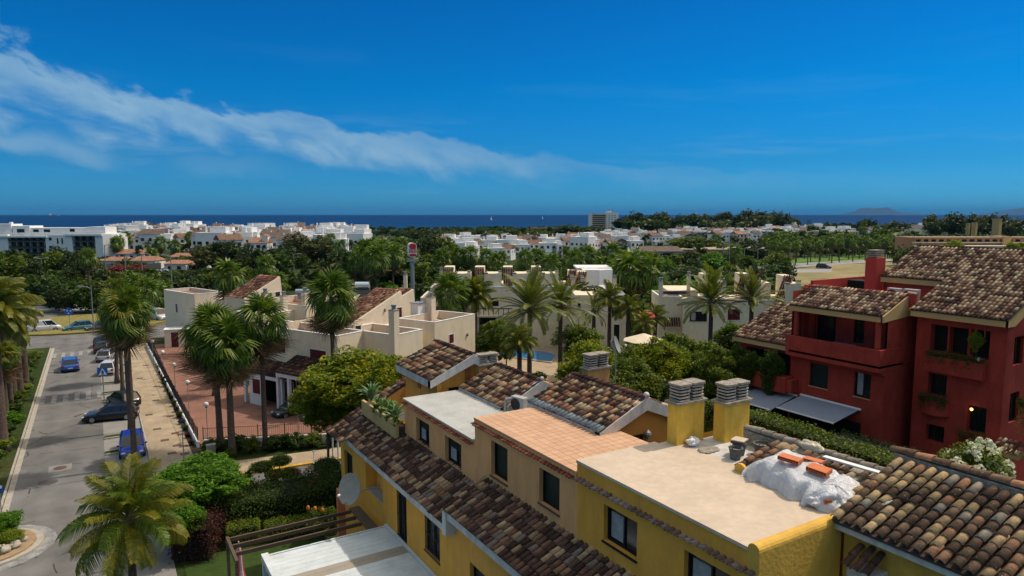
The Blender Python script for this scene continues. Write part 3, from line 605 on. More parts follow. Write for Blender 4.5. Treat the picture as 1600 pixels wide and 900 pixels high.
# agaves / succulents on the planted terrace
def rosette(label, loc, r, n, m, group='succulents in the terrace planter'):
    t = thing('succulent', label, 'plant', loc, random.uniform(0, 6), group)
    mb = MB(); lf = []
    vs = []; fs = []
    for j in range(5):
        w_ = r*.11*math.sin(PI*(.18+.82*j/4))+.002; x = r*j/4; z = r*.28*math.sin(j/4*2.2)
        vs += [(x, -w_, z+w_*.4), (x, 0, z), (x, w_, z+w_*.4)]
    for j in range(4):
        for k in (0, 1): fs.append((3*j+k, 3*j+k+1, 3*j+k+4, 3*j+k+3))
    me = bpy.data.meshes.new('leaf'); me.from_pydata(vs, [], fs); me.materials.append(m)
    P = MW[t.name]
    for i in range(n):
        e = R(random.uniform(8, 75)); q = P @ Matrix.Translation((0, 0, .05)) @ Matrix.Rotation(2.4*i, 4, 'Z') @ Matrix.Rotation(-e, 4, 'Y') @ Matrix.Scale(random.uniform(.75, 1.05), 4)
        link('leaf', me, q, t)
    return t
M['agave'] = leaf_mat('agave_leaf', [(.10, .17, .08), (.16, .25, .11), (.22, .33, .15)], .1); M['agave2'] = leaf_mat('succulent_leaf', [(.06, .14, .03), (.13, .22, .05)], .1)
for i, (y, r, n, lb) in enumerate(((33.0, 1.0, 30, 'largest pale agave at the far corner of the terrace planter'), (31.9, .7, 22, 'second small agave in the planter, beside the largest one'), (31.2, .8, 26, 'bushy green succulent in the middle of the terrace planter'), (30.4, .85, 26, 'dark green succulent hanging over the planter wall'), (29.7, .85, 28, 'spreading agave in the planter against the tan wall'))):
    rosette(lb, (11.65+random.uniform(-.1, .1), y, 8.3+(.15 if i == 0 else 0)), r, n, M['agave'] if i % 2 == 0 else M['agave2'])
for i in range(4): rosette(['low succulent trailing at the near end of the planter', 'small succulent between the agaves of the planter', 'succulent growing down the tan wall beside the window', 'tiny rosette on the planter rim'][i], (11.5, 29.3+i*.9, 8.0), .6, 18, M['agave2'])
# dark lantern/hood on terrace
tag(MB().box(12.6, 29.35, 7.45, 13.0, 29.75, 8.6).slab([(12.5, 29.3, 8.6), (13.1, 29.3, 8.6), (12.8, 29.3, 8.95)], (0, .5, 0)).build('barbecue_hood', M['darkmetal']), 'dark metal barbecue hood on the corner terrace beside the tan wall', 'barbecue')
# ---------------- construction things on the cream roof
def bucket(label, loc, r=.2, m='rub'):
    t = thing('rubber_bucket', label, 'bucket', loc, random.uniform(0, 6), 'builders buckets on the cream roof')
    MB().lathe([(r*.72, 0), (r, .34), (r+.02, .35), (r-.02, .35), (r*.7, .03)], 18).build('tub', M[m], t, smooth=False, local=True)
    for s_ in (-1, 1): MB().tube([(s_*r*.95, -.07, .32), (s_*(r+.03), -.05, .40), (s_*(r+.03), .05, .40), (s_*r*.95, .07, .32)], .015, 6).build('handle', M[m], t, local=True)
    MB().lathe([(.01, .27), (r*.9, .26), (r*.93, .24)], 12).build('mortar', M['slabgrey'], t, local=True)
M['rub'] = mat('dusty_black_rubber', (.07, .07, .068), .8, .5, 9, .4, 30, col2=(.16, .16, .155))
bucket('dusty black builders bucket standing nearest the cream roof edge', (15.95, 13.35, 10.75)); bucket('builders bucket with a stack of tiles on its rim', (16.35, 13.55, 10.75), .21); bucket('third builders bucket, full of red rubble beside the broken tiles', (16.95, 13.2, 10.75), .25)
t = thing('floor_tile_stack', 'short stack of pale floor tiles lying on a bucket', 'tile stack', (16.35, 13.55, 11.12), R(20))
for k in range(3): bx('floor_tile', M['roofcream'] if k == 2 else M['sill'], t, -.2, -.2, k*.04, .2, .2, k*.04+.034, local=True)
def blob(name, label, cat, m, loc, rx, ry, rz_, seed, amp=.25, n=20, rot=0):
    rs = random.Random(seed); ph = [(rs.uniform(0, 6), rs.uniform(1.5, 5), rs.uniform(1.5, 5)) for _ in range(5)]
    mb = MB(); vs = []; fs = []
    for j in range(n+1):
        for i in range(2*n):
            a = PI*j/n; b = PI*i/n; k = 1+amp*sum(math.sin(p+f1*a*1.3+f2*round(b*3)/3) for p, f1, f2 in ph)/5+amp*.3*math.sin(b*9+a*2)
            vs.append((rx*k*math.sin(a)*math.cos(b), ry*k*math.sin(a)*math.sin(b), max(0, rz_*k*(math.cos(a)*.5+.5))))
    for j in range(n):
        for i in range(2*n): fs.append((j*2*n+i, j*2*n+(i+1) % (2*n), (j+1)*2*n+(i+1) % (2*n), (j+1)*2*n+i))
    mb.add(vs, fs).xf(Matrix.Translation(loc) @ Matrix.Rotation(rot, 4, 'Z')); return tag(mb.build(name, m, smooth=True), label, cat)
blob('rag_bundle', 'crumpled white bag lying beside the first yellow chimney', 'bag', M['white'], (15.75, 14.85, 10.745), .22, .18, .26, 3)
blob('rag_bundle', 'flat grey rag lying on the cream roof behind the buckets', 'rag', M['slabgrey'], (15.85, 14.3, 10.745), .38, .25, .04, 5)
blob('sand_bag', 'beige sack lying against the cement ridge', 'sack', M['cream'], (17.25, 11.75, 11.2), .16, .38, .32, 8, .15)
M['sheet'] = bpy.data.materials.new('plastic_sheet'); _m = M['sheet']; _m.use_nodes = True; _b = _m.node_tree.nodes['Principled BSDF']
_b.inputs['Base Color'].default_value = (.66, .68, .71, 1); _b.inputs['Roughness'].default_value = .38; _b.inputs['Specular IOR Level'].default_value = .5; _b.inputs['Alpha'].default_value = .82; _b.inputs['Subsurface Weight'].default_value = 0
_g = N(_m.node_tree, 'ShaderNodeNewGeometry'); _n = N(_m.node_tree, 'ShaderNodeTexNoise', i_Scale=4, i_Detail=4, i_Distortion=2.5); _m.node_tree.links.new(_g.outputs['Position'], _n.inputs[0])
_bp = N(_m.node_tree, 'ShaderNodeBump', i_Strength=.8, i_Distance=.06); _m.node_tree.links.new(_n.outputs[0], _bp.inputs['Height']); _m.node_tree.links.new(_bp.outputs[0], _b.inputs['Normal'])
# draped sheet: a grid over the heap with folds running down its front
nu, nv_ = 130, 70; vs = np.zeros((nv_, nu, 3))
for j in range(nv_):
    for i in range(nu):
        uu = i/(nu-1); vv = j/(nv_-1)                 # uu along y (12.25 -> 9.5), vv from foot to ridge
        y = 12.3-uu*2.85; heap = (.54-.16*uu)*min(1, 6*uu*(1-uu)+.25)+.03*math.sin(uu*13+1)
        f1 = math.sin(uu*31+1.5*math.sin(uu*9)); f2 = math.sin(uu*67+2*math.sin(uu*5+vv)); fold = (.10*abs(f1)**.6*math.copysign(1, f1)+.045*f2)*(.6+.4*math.sin(uu*11))
        prof = min(1.0, math.sin(min(1, vv*2.1)*PI/2)**.8)
        x = 14.92+.10*math.sin(uu*7)+.06*math.sin(uu*19+1)+(vv**1.5)*1.35+fold*(1-vv)**.7
        z = 10.765+heap*prof+vv*.16+fold*.22*prof+.018*math.sin(vv*21+uu*13)*vv
        if vv < .03: z = 10.755
        vs[j, i] = (x, y+.05*math.sin(vv*5+uu*11), z)
fi = np.arange(nu*nv_).reshape(nv_, nu); fs = np.stack([fi[:-1, :-1], fi[:-1, 1:], fi[1:, 1:], fi[1:, :-1]], -1).reshape(-1, 4)
sheet = link('plastic_sheet', npmesh('plastic_sheet', vs.reshape(-1, 3), fs, True), None, None, M['sheet'])
tag(sheet, 'white translucent plastic sheet draped over a heap at the roof edge', 'plastic sheet')
blob('plastic_sheet', 'bunched end of white plastic film next to the weathered tiled roof', 'plastic sheet', M['sheet'], (15.5, 9.85, 10.76), .5, .45, .46, 21, .22, 30)
blob('plastic_sheet', 'small crumpled ball of plastic film at the foot of the sheet', 'plastic sheet', M['sheet'], (15.02, 10.0, 10.76), .28, .25, .26, 22, .25, 24)
M['brickm'] = mat('hollow_brick_clay', (.62, .19, .075), .85, .12, 5, .3, 30)
def hollow_brick(label, loc, rz, L=.5, Wd=.24, hh=.09, tilt=(0, 0)):
    t = thing('hollow_brick', label, 'brick', loc, rz, 'hollow bricks weighing down the plastic sheet'); t.rotation_euler = (tilt[0], tilt[1], rz)
    MB().box(-L/2, -Wd/2, hh-.015, L/2, Wd/2, hh).box(-L/2, -Wd/2, 0, L/2, Wd/2, .015).box(-L/2, -Wd/2, .04, L/2, Wd/2, .05).build('shell', M['brickm'], t, local=True)
    for k in range(9): x = -L/2+L*k/8; bx('web', M['brickm'], t, x-.006, -Wd/2+.002, .015, x+.006, Wd/2-.002, hh-.015, local=True)
    return t
hollow_brick('orange hollow brick on the left part of the plastic sheet', (15.62, 11.25, 11.42), R(-76), .55, .34, .11, (0, R(3))); hollow_brick('orange hollow brick on the right part of the plastic sheet', (15.66, 10.42, 11.38), R(-80), .52, .36, .12, (R(4), R(4)))
hollow_brick('dark red hollow brick half hidden between the two bright bricks', (16.2, 10.95, 11.35), R(-80), .5, .25, .1); hollow_brick('small broken hollow brick at the foot of the bunched film', (15.0, 9.72, 10.95), R(-30), .18, .14, .1)
tag(MB().box(-.75, -.09, 0, .75, .09, .05).xf(Matrix.Translation((16.95, 10.35, 11.32)) @ Matrix.Rotation(R(-84), 4, 'Z')).build('plank', M['white']), 'white painted plank lying along the cement ridge', 'plank')
# ================================================================== PERGOLAS
t = thing('pergola', 'white slatted pergola roof attached to the yellow house wall', 'pergola', (7.8, 25, 0))
M['pwhite'] = mat('white_pergola_paint', (.62, .68, .70), .6, .1, 1.2, .1, 20, streak=.2); M['ptan'] = mat('tan_pergola_panel', (.36, .32, .26), .7, .1, 1); M['pbrown'] = mat('brown_pergola_beam', (.11, .075, .052), .6, .12, 2)
for k in range(26):
    y = 28.0-k*.34
    if k > 23: break
    m = M['ptan'] if k in (6, 7) else M['pwhite']
    bx('roof_slat', m, t, 5.42, y-.33, 4.0, 10.42, y, 4.045)
bx('edge_beam', M['pwhite'], t, 5.12, 19.8, 3.86, 5.40, 28.2, 4.12); bx('wall_beam', M['pwhite'], t, 10.44, 19.8, 3.9, 10.58, 28.2, 4.1); bx('gutter', M['pwhite'], t, 5.42, 28.02, 3.9, 10.42, 28.12, 4.07)
for yy in (28.05, 24.0): bx('post', M['pwhite'], t, 5.14, yy-.08, 0, 5.3, yy+.08, 3.86)
t = thing('pergola', 'brown open timber pergola with three beams over the lawn', 'pergola', (7, 29.5, 0))
for y in (30.6, 29.85, 29.1): bx('beam', M['pbrown'], t, 4.27, y-.05, 3.86, 9.7, y+.05, 4.02)
bx('end_beam', M['pbrown'], t, 4.15, 28.3, 3.84, 4.27, 30.75, 4.04); bx('wall_board', M['pbrown'], t, 9.7, 28.25, 3.94, 10.2, 30.9, 4.0)
for y in (28.4, 30.65): bx('post', M['pbrown'], t, 4.15, y-.06, 0, 4.27, y+.06, 3.84)
t = thing('parasol', 'closed pink and white striped parasol standing beside the brown pergola', 'parasol', (5.0, 32.9, 0))
MB().cyl((0, 0, 0), (0, 0, 2.7), .025).build('pole', M['white'], t, local=True); M['pink'] = mat('pink_fabric', (.42, .10, .14), .8, .1, 5); M['pinkw'] = mat('pale_fabric', (.6, .5, .5), .8, .1, 5)
for k in range(8):
    a0, a1 = 2*PI*k/8, 2*PI*(k+1)/8; g = []
    for z, r in ((2.65, .03), (2.2, .12), (1.3, .17), (.9, .24)): g += [(r*math.cos(a0), r*math.sin(a0), z), (r*1.15*math.cos((a0+a1)/2), r*1.15*math.sin((a0+a1)/2), z), (r*math.cos(a1), r*math.sin(a1), z)]
    MB().add(g, [(3*j+i, 3*j+i+1, 3*j+i+4, 3*j+i+3) for j in range(3) for i in (0, 1)]).build('panel', M['pink' if k % 2 else 'pinkw'], t, local=True)
tag(bx('brick_pillar', M['brickm'], None, 9.4, 31.6, 0, 9.75, 31.9, 4.7), 'slim orange brick pillar below the satellite dish', 'pillar')
# ================================================================== GROUND, STREET, SEA
def sheet_obj(name, pts, z, m, kind='structure'):
    me = bpy.data.meshes.new(name); me.from_pydata([(p[0], p[1], z) for p in pts], [], [tuple(range(len(pts)))]); me.materials.append(m)
    o = bpy.data.objects.new(name, me); C.objects.link(o); MW[o.name] = Matrix.Identity(4)
    if kind: o['kind'] = kind
    return o
m = bpy.data.materials.new('ground_cover'); m.use_nodes = True; nt = m.node_tree; b = nt.nodes['Principled BSDF']; b.inputs['Roughness'].default_value = 1; b.inputs['Specular IOR Level'].default_value = .1
g = N(nt, 'ShaderNodeNewGeometry'); n = N(nt, 'ShaderNodeTexNoise', i_Scale=.03, i_Detail=9, i_Roughness=.7); nt.links.new(g.outputs['Position'], n.inputs[0])
c = ramp(nt, n.outputs[0], [(.32, (.022, .04, .010)), (.5, (.035, .055, .014)), (.6, (.07, .075, .028)), (.72, (.20, .155, .09))])
n2 = N(nt, 'ShaderNodeTexNoise', i_Scale=2.5, i_Detail=6); nt.links.new(g.outputs['Position'], n2.inputs[0])
nt.links.new(mix(nt, .6, c, ramp(nt, n2.outputs[0], [(.3, (.5,)*3), (.7, (1.3,)*3)]), 'MULTIPLY'), b.inputs[0]); M['ground'] = m
FWD = Vector((math.sin(YAW), math.cos(YAW), 0)); RT = Vector((math.cos(YAW), -math.sin(YAW), 0))
def cf(r, d): return (FWD*d+RT*r)        # camera-aligned ground coordinates, metres right / ahead
shore = [(-4000, 760), (-700, 760), (-300, 790), (0, 860), (140, 940), (350, 980), (600, 1020), (900, 1080), (1400, 1150), (4000, 1400)]
gp = [cf(-4000, -300), cf(4000, -300)]+[cf(*p) for p in reversed(shore)]
sheet_obj('ground', gp, -.02, M['ground'])
m = bpy.data.materials.new('sea_water'); m.use_nodes = True; nt = m.node_tree; b = nt.nodes['Principled BSDF']
b.inputs['Roughness'].default_value = .6; b.inputs['Specular IOR Level'].default_value = .03
g = N(nt, 'ShaderNodeNewGeometry'); l = N(nt, 'ShaderNodeVectorMath', operation='DISTANCE'); nt.links.new(g.outputs['Position'], l.inputs[0]); l.inputs[1].default_value = tuple(cf(0, 700))
k = mth(nt, 'DIVIDE', l.outputs[1], 6000.0, clamp=True)
c = ramp(nt, k, [(0, (.0, .05, .13)), (.12, (.0, .032, .115)), (1, (.0, .022, .09))])
mp = N(nt, 'ShaderNodeMapping'); mp.inputs['Rotation'].default_value = (0, 0, YAW); mp.inputs['Scale'].default_value = (.002, .012, 1); nt.links.new(g.outputs['Position'], mp.inputs[0])
n2 = N(nt, 'ShaderNodeTexNoise', i_Scale=1, i_Detail=8); nt.links.new(mp.outputs[0], n2.inputs[0])
nt.links.new(mix(nt, .5, c, ramp(nt, n2.outputs[0], [(.3, (.7,)*3), (.7, (1.2,)*3)]), 'MULTIPLY'), b.inputs[0]); M['sea'] = m
sheet_obj('sea', [cf(-60000, 600), cf(60000, 600), cf(60000, 60000), cf(-60000, 60000)], -.6, m)
# street
RX0, RX1 = -5.75, -.25
sheet_obj('road', [(RX0, 5), (RX1, 5), (RX1, 111), (RX0, 111)], 0, M['asphalt'])
sheet_obj('road', [(-60, 111), (60, 111), (60, 118.5), (-60, 118.5)], .004, M['asphalt'])
sheet_obj('parking_lane', [(RX1, 20), (2.6, 20), (2.6, 111), (RX1, 111)], .004, M['parkcon'])
def kerb(x0, y0, x1, y1, w=.14, h=.12, m='kerb', name='kerb', n=None):
    """a kerb laid stone by stone"""
    a = Vector((x0, y0, 0)); b = Vector((x1, y1, 0)); L = (b-a).length; d = (b-a)/L; p = Vector((-d.y, d.x, 0))*w/2; n = n or max(1, int(L/1.0)); 
    for i in range(n):
        u = a+d*(L*i/n+.008); v = a+d*(L*(i+1)/n-.008)
        yield MB().prism([tuple((u-p)[:2]), tuple((v-p)[:2]), tuple((v+p)[:2]), tuple((u+p)[:2])], .001, h)
def kerb_obj(x0, y0, x1, y1, **k):
    base = None; m_ = k.get('m', 'kerb'); o = bpy.data.objects.new(k.get('name', 'kerb'), None); C.objects.link(o); o['kind'] = 'structure'; MW[o.name] = Matrix.Identity(4)
    for mb in kerb(x0, y0, x1, y1, **k): mb.build('kerbstone', M[m_], o)
kerb_obj(RX0-.1, 47, RX0-.1, 110); kerb_obj(2.62, 48, 2.62, 110); 
sheet_obj('gutter_strip', [(RX0, 47), (RX0+.35, 47), (RX0+.35, 110), (RX0, 110)], .004, M['kerb'])
# pavement of big square slabs is a cast surface with joints
sheet_obj('pavement', [(2.7, 49.2), (5.55, 49.2), (5.4, 108), (2.7, 108)], .11, M['walkway'])
bxp = MB()
for i in range(28):
    y = 50.5+i*2.05; bxp.box(2.72, y, .111, 5.5, y+.05, .116)
bxp.box(3.95, 49.3, .111, 4.0, 107, .1155)
o = bxp.build('pavement_joint', M['kerb']); o['kind'] = 'structure'
for i, (x, y) in enumerate([(3.1, 98), (4.4, 91), (3.4, 84), (4.7, 79), (4.2, 73), (3.3, 68), (4.9, 66.5), (3.6, 63), (4.8, 61), (5.2, 60.4), (3.9, 59.5), (4.6, 57.6), (5.0, 57.2), (4.1, 55.9), (4.9, 55.2)]):
    tag(bx('manhole_cover', M['sill'], None, x-.3, y-.25, .113, x+.3, y+.25, .125), 'dark rectangular utility cover set in the tan pavement, %s counted from the roundabout end' % nth(i+1), 'manhole cover', 'utility covers in the pavement')
for x, y, rr in ((-3.7, 56.4, .38), (-4.1, 53.6, .5)):
    pass
tag(MB().prism([(-3.0+.42*math.cos(a*PI/8), 57.0+.42*math.sin(a*PI/8)) for a in range(16)], .004, .012).build('manhole_cover', M['sill']), 'round manhole cover in the road with a pale square patch around it', 'manhole cover'); sheet_obj('road_patch', [(-3.7, 56.3), (-2.3, 56.3), (-2.3, 57.7), (-3.7, 57.7)], .003, M['parkcon'])
tag(MB().prism([(-3.6+.6*math.cos(a*PI/8), 54.3+.55*math.sin(a*PI/8)) for a in range(16)], .004, .012).build('manhole_cover', mat('worn_cover', (.11, .1, .095), .9, .2, 3)), 'larger round manhole cover nearest the camera in the road', 'manhole cover')
# zebra crossings: worn white bars
for (y, L) in ((79.2, 3.2), (104, 3.0)):
    for i in range(6):
        x = RX0+.35+i*.95
        s = sheet_obj('crossing_bar', [(x, y-L/2), (x+.42, y-L/2), (x+.42, y+L/2), (x, y+L/2)], .005, M['paint'])
for i in range(2): sheet_obj('stop_line', [(RX0+.3, 76.6+i*.0), (RX1, 76.6), (RX1, 76.75), (RX0+.3, 76.75)], .0055, M['paint']) if i == 0 else None
# parking islands (kerbed tree pits)
for y in (58.6, 66.9 - 4.0, 75.6, 78.9, 83.5, 88.0, 93):
    o = bpy.data.objects.new('kerb', None); C.objects.link(o); o['kind'] = 'structure'; MW[o.name] = Matrix.Identity(4)
    for q in ((-.2, y-.5, 2.5, y-.36), (-.2, y+.36, 2.5, y+.5)): MB().box(q[0], q[1], .002, q[2], q[3], .13).build('kerbstone', M['kerb'], o)
    sheet_obj('tree_pit', [(-.2, y-.36), (2.5, y-.36), (2.5, y+.36), (-.2, y+.36)], .08, M['ground'])
# left verge and right bed
sheet_obj('verge', [(-14, 40), (RX0-.2, 40), (RX0-.2, 110), (-14, 110)], .05, M['ground'])
sheet_obj('planting_bed', [(5.4, 50), (6.1, 50), (6.1, 108), (5.4, 108)], .13, M['bed'])
# side road with yellow kerb
sheet_obj('side_road', [(RX1+.3, 43.6), (40, 43.2), (40, 48.0), (2.6, 48.9), (-.25, 49)], .008, M['asphalt'])
kerb_obj(2.8, 49.0, 7.0, 48.95, m='kerb'); kerb_obj(7.0, 48.95, 20, 47.8, m='ypaint', w=.3)
sheet_obj('pavement', [(2.7, 49.1), (20, 48.0), (20, 50.0), (15.2, 50.6), (5.5, 52.0), (5.5, 49.2)], .1145, M['walkway'])
# roundabout
mb = MB(); mb.prism([(-2+13*math.cos(a*PI/16), 132+11*math.sin(a*PI/16)) for a in range(32)], .01, .25); o = mb.build('roundabout_island', mat('dry_grass', (.30, .23, .06), .95, .3, 1.2, .5, 9, col2=(.13, .14, .035), fine=.4)); o['kind'] = 'structure'
sheet_obj('roundabout_road', [(-2+24*math.cos(a*PI/16), 131+20*math.sin(a*PI/16)) for a in range(32)], .002, M['asphalt'])
# rocky planter at the road mouth
mb = MB(); mb.prism([(-6.2+2.9*math.cos(a*PI/10), 44.6+2.6*math.sin(a*PI/10)) for a in range(20)], 0, .12); o = mb.build('kerb', M['kerb']); o['kind'] = 'structure'
mb = MB(); mb.prism([(-6.2+2.55*math.cos(a*PI/10), 44.6+2.3*math.sin(a*PI/10)) for a in range(20)], .1, .2); o = mb.build('planting_bed', mat('dusty_soil', (.36, .25, .15), .95, .2, 2, .5, 12)); o['kind'] = 'structure'
sheet_obj('road_hatching', [(-6.2+3.5*math.cos(a*PI/10), 44.6+3.2*math.sin(a*PI/10)) for a in range(20)], .006, M['paint'])
# courtyard, front wall, fence
sheet_obj('courtyard', [(6.2, 55.5), (26, 52), (26, 105), (6.2, 105)], .12, M['terracotta'])
mb = MB()
for (x, y) in ((11.5, 62), (12.2, 61.4), (9.7, 75), (11, 58.2), (9.6, 66)): mb.box(x, y, .121, x+1.5, y+.5, .124)
o = mb.build('paving_patch', M['sill']); o['kind'] = 'structure'
def low_fence(name, label, a, b, zw, zf, step, railm='darkmetal', pil=0):
    a = Vector((*a, 0)); b = Vector((*b, 0)); L = (b-a).length; d = (b-a)/L; n = Vector((-d.y, d.x, 0)); t = thing(name, label, 'fence', a)
    q = [a-n*.1, b-n*.1, b+n*.1, a+n*.1]; MB().prism([tuple(p[:2]) for p in q], 0, zw).build('base_wall', M['white'], t)
    nb = int(L/step)
    for z in (zw+.12, zf-.05): MB().cyl(a+Vector((0, 0, z)), b+Vector((0, 0, z)), .022, n=6).build('rail', M[railm], t)
    for i in range(nb+1):
        p = a+d*(L*i/nb); MB().box(p.x-.03, p.y-.03, zw, p.x+.03, p.y+.03, zf+.08).build('post', M[railm], t)
    bars = MB(); k = int(L/.16)
    for i in range(k): p = a+d*(L*i/k); bars.box(p.x-.007, p.y-.007, zw+.1, p.x+.007, p.y+.007, zf-.04)
    o = bars.build('bars', M[railm], t); o['kind'] = 'stuff'
    return t
low_fence('fence', 'long dark railing on a low white wall between pavement and terracotta courtyard', (5.95, 56.2), (5.3, 104), .55, 1.65, 2.4)
low_fence('fence', 'dark railing on white wall along the front of the courtyard by the side road', (6.3, 55.9), (15.6, 52.1), .75, 1.7, 1.8)
low_fence('fence', 'continuation of the courtyard railing behind the yellow flowering tree', (15.7, 52.1), (23, 51.6), .75, 1.7, 1.8)
def globe_lamp(x, y, label, h=2.9, r=.2):
    t = thing('globe_lamp', label, 'lamp post', (x, y, .1), 0, 'white globe lamps of the courtyard')
    MB().cyl((0, 0, 0), (0, 0, h-r), .035, .03, 8).cyl((0, 0, 0), (0, 0, .25), .06).build('pole', M['metal'], t, local=True); MB().ball((0, 0, h), r).build('globe', M['white'], t, smooth=True, local=True); MB().lathe([(.07, h-r-.06), (.1, h-r+.02)], 8).build('collar', M['darkmetal'], t, local=True)
for i, (u, v) in enumerate(((322, 632), (293, 597), (272, 570), (254, 550), (238, 533))):
    p = on(u, v, 3.0); globe_lamp(p.x, p.y, ['white globe lamp nearest to the camera along the long fence', 'second white globe lamp along the long fence', 'third white globe lamp along the long fence', 'fourth white globe lamp along the long fence, near the white hut', 'farthest white globe lamp of the long fence'][i])
p = on(465, 642, 3.0); globe_lamp(p.x, p.y, 'white globe lamp in front of the garage beside the yellow flowering tree', r=.22)
def disc_lamp(x, y, label, h=3.0):
    t = thing('street_lamp', label, 'street lamp', (x, y, .1), 0, 'disc shaped street lamps')
    MB().cyl((0, 0, 0), (0, 0, h-.1), .04, .03, 8).build('pole', M['metal'], t, local=True); MB().lathe([(.03, h-.18), (.2, h-.12), (.27, h), (.2, h+.07), (.02, h+.1)], 16).build('lamp_head', M['darkmetal'], t, smooth=True, local=True); MB().lathe([(.05, h-.3), (.17, h-.15), (.2, h-.11)], 12).build('diffuser', M['curtain'], t, local=True)
p = on(284, 658, 3.1); disc_lamp(p.x, p.y, 'street lamp with dark disc head on the pavement beside the fence'); p = on(350, 738, 3.1); disc_lamp(p.x, p.y, 'street lamp with dark disc head beside the bright green tree')
# signs
t = thing('crossing_sign', 'blue pedestrian crossing sign on a grey pole in the parking lane', 'road sign', (-.05, 75.4, .1))
MB().cyl((0, 0, 0), (0, 0, 3.25), .05, n=8).build('pole', M['metal'], t, local=True)
M['signblue'] = mat('sign_blue', (.02, .11, .42), .4, .05, 1); M['signwhite'] = mat('sign_white', (.75, .75, .76), .4, .04, 1)
u_ = Vector((.75, -.66, 0)).normalized(); nrm = Vector((-.66, -.75, 0)).normalized()
def signface(parent, c, w, h, m, name, off=0.0, pts=None):
    pts = pts or [(-w/2, -h/2), (w/2, -h/2), (w/2, h/2), (-w/2, h/2)]
    return MB().slab([Vector(c)+SU_*p[0]+Vector((0, 0, p[1]))+SN_*off for p in pts], SN_*.015).build(name, m, parent)
SU_, SN_ = Vector((1, 0, 0)), Vector((0, -1, 0))
cc_ = (-.05, 75.33, 3.0)
pl = signface(t, cc_, .86, .86, M['signblue'], 'sign_plate'); signface(pl, cc_, 0, 0, M['signwhite'], 'white_triangle', .017, [(-.34, -.32), (.34, -.32), (0, .34)])
signface(pl, cc_, 0, 0, M['frame'], 'pedestrian_symbol', .034, [(-.1, -.28), (-.03, -.28), (.02, -.12), (.08, -.28), (.14, -.28), (.06, -.02), (.1, -.05), (.13, .0), (.03, .09), (.02, .16), (-.05, .16), (-.04, .05), (-.12, -.03), (-.08, -.07), (-.03, -.02), (-.03, -.12)])
t = thing('direction_sign', 'round blue sign with white arrows on the roundabout island', 'road sign', on(109, 509, .2)); q = t.location
MB().cyl((0, 0, 0), (0, 0, 2.2), .04, n=8).build('pole', M['metal'], t, local=True)
pl = signface(t, (q.x, q.y-.05, 2.5), 0, 0, M['signblue'], 'sign_plate', 0, [(.58*math.cos(a*PI/10), .58*math.sin(a*PI/10)) for a in range(20)])
for k in range(3): a0 = k*2*PI/3+.5; signface(pl, (q.x+.26*math.cos(a0), q.y-.05, 2.5+.26*math.sin(a0)), 0, 0, M['signwhite'], 'white_arrow', .02, [(.14*math.cos(a0+1.57+b_), .14*math.sin(a0+1.57+b_)) for b_ in (0, 2.3, 3.14, -2.3)])
t = thing('road_sign', 'blue and white sign on a thin pole at the left edge beside the rocky planter', 'road sign', on(3, 812, .1)); q = t.location.copy()
MB().cyl((0, 0, 0), (0, 0, 1.9), .03, n=8).build('pole', M['metal'], t, local=True); signface(t, (q.x, q.y-.04, 1.95), .34, .5, M['signblue'], 'sign_plate'); signface(t, (q.x, q.y-.04, 2.1), .26, .16, M['signwhite'], 'white_panel', .018)
for (u, v, h, lab) in ((521, 738, 6.0, 'taller white metal pole beside the left end of the yellow terrace'), (529, 733, 5.4, 'shorter white metal pole beside the left end of the yellow terrace')):
    p = on(u, v, 0); t = thing('white_pole', lab, 'pole', p); MB().cyl((0, 0, 0), (0, 0, h), .06, .05, 8).build('shaft', M['white'], t, local=True); MB().ball((0, 0, h), .06, 6).cyl((0, 0, 0), (0, 0, .1), .12).build('cap_and_base', M['white'], t, local=True)
p = on(491, 724, .1); t = thing('sign_post', 'short white post with a small white bracket on the side pavement', 'post', p); MB().cyl((0, 0, 0), (0, 0, .9), .035).cyl((0, 0, 0), (0, 0, .06), .12).build('shaft', M['white'], t, local=True); MB().box(-.12, -.02, .85, .12, .02, .95).build('bracket', M['white'], t, local=True)
p = on(330, 712, .1); t = thing('utility_box', 'pale grey electrical cabinet beside the courtyard corner', 'cabinet', p); bx('cabinet_body', M['acc'], t, -.3, -.15, 0, .3, .15, .85, local=True, bevel=.01); bx('cabinet_door', M['metal'], t, -.27, -.165, .05, .27, -.151, .8, local=True); bx('cabinet_roof', M['acc'], t, -.33, -.18, .85, .33, .18, .89, local=True)
# tall street lamps
def tall_lamp(u, v, h, label, side=1, double=False):
    p = on(u, v, 0); t = thing('tall_street_lamp', label, 'street lamp', p, 0, 'tall street lamps')
    k = max(1.0, (p.length)/130)
    MB().cyl((0, 0, 0), (0, 0, h), .09*k, .06*k, 8).build('pole', M['metal'], t, local=True)
    for s_ in ((-1, 1) if double else (side,)):
        a = MB(); e = RT*s_*1.3; a.tube([(0, 0, h-.3), (e.x*.5, e.y*.5, h), (e.x, e.y, h+.05)], .05*k, 6); a.build('arm', M['metal'], t, local=True)
        hd = MB(); hd.tube([(e.x*.8, e.y*.8, h+.05), (e.x*1.5, e.y*1.5, h+.08)], .1*k, 6); hd.build('lamp_head', M['metal'], t, local=True)
tall_lamp(147, 522, 7.2, 'tall street lamp where the street meets the roundabout', -1)
tall_lamp(270, 470, 9.5, 'tall lamp post beside the white van parking area', -1)
tall_lamp(166, 430, 9, 'tall lamp post in front of the red tiled white houses', 1)
tall_lamp(67, 442, 6.5, 'double headed lamp post on the left above the dark trees', 1, True)
for i, u in enumerate((197, 223, 460, 520, 543)): tall_lamp(u, 436, 7, ['lamp post beside the red oleander by the far road', 'lamp post in front of the low white houses', 'slim lamp post rising above the palms left of the solar roof', 'lamp post left of the big green palm cluster', 'lamp post among the dark trees left of the red sign'][i], 1)
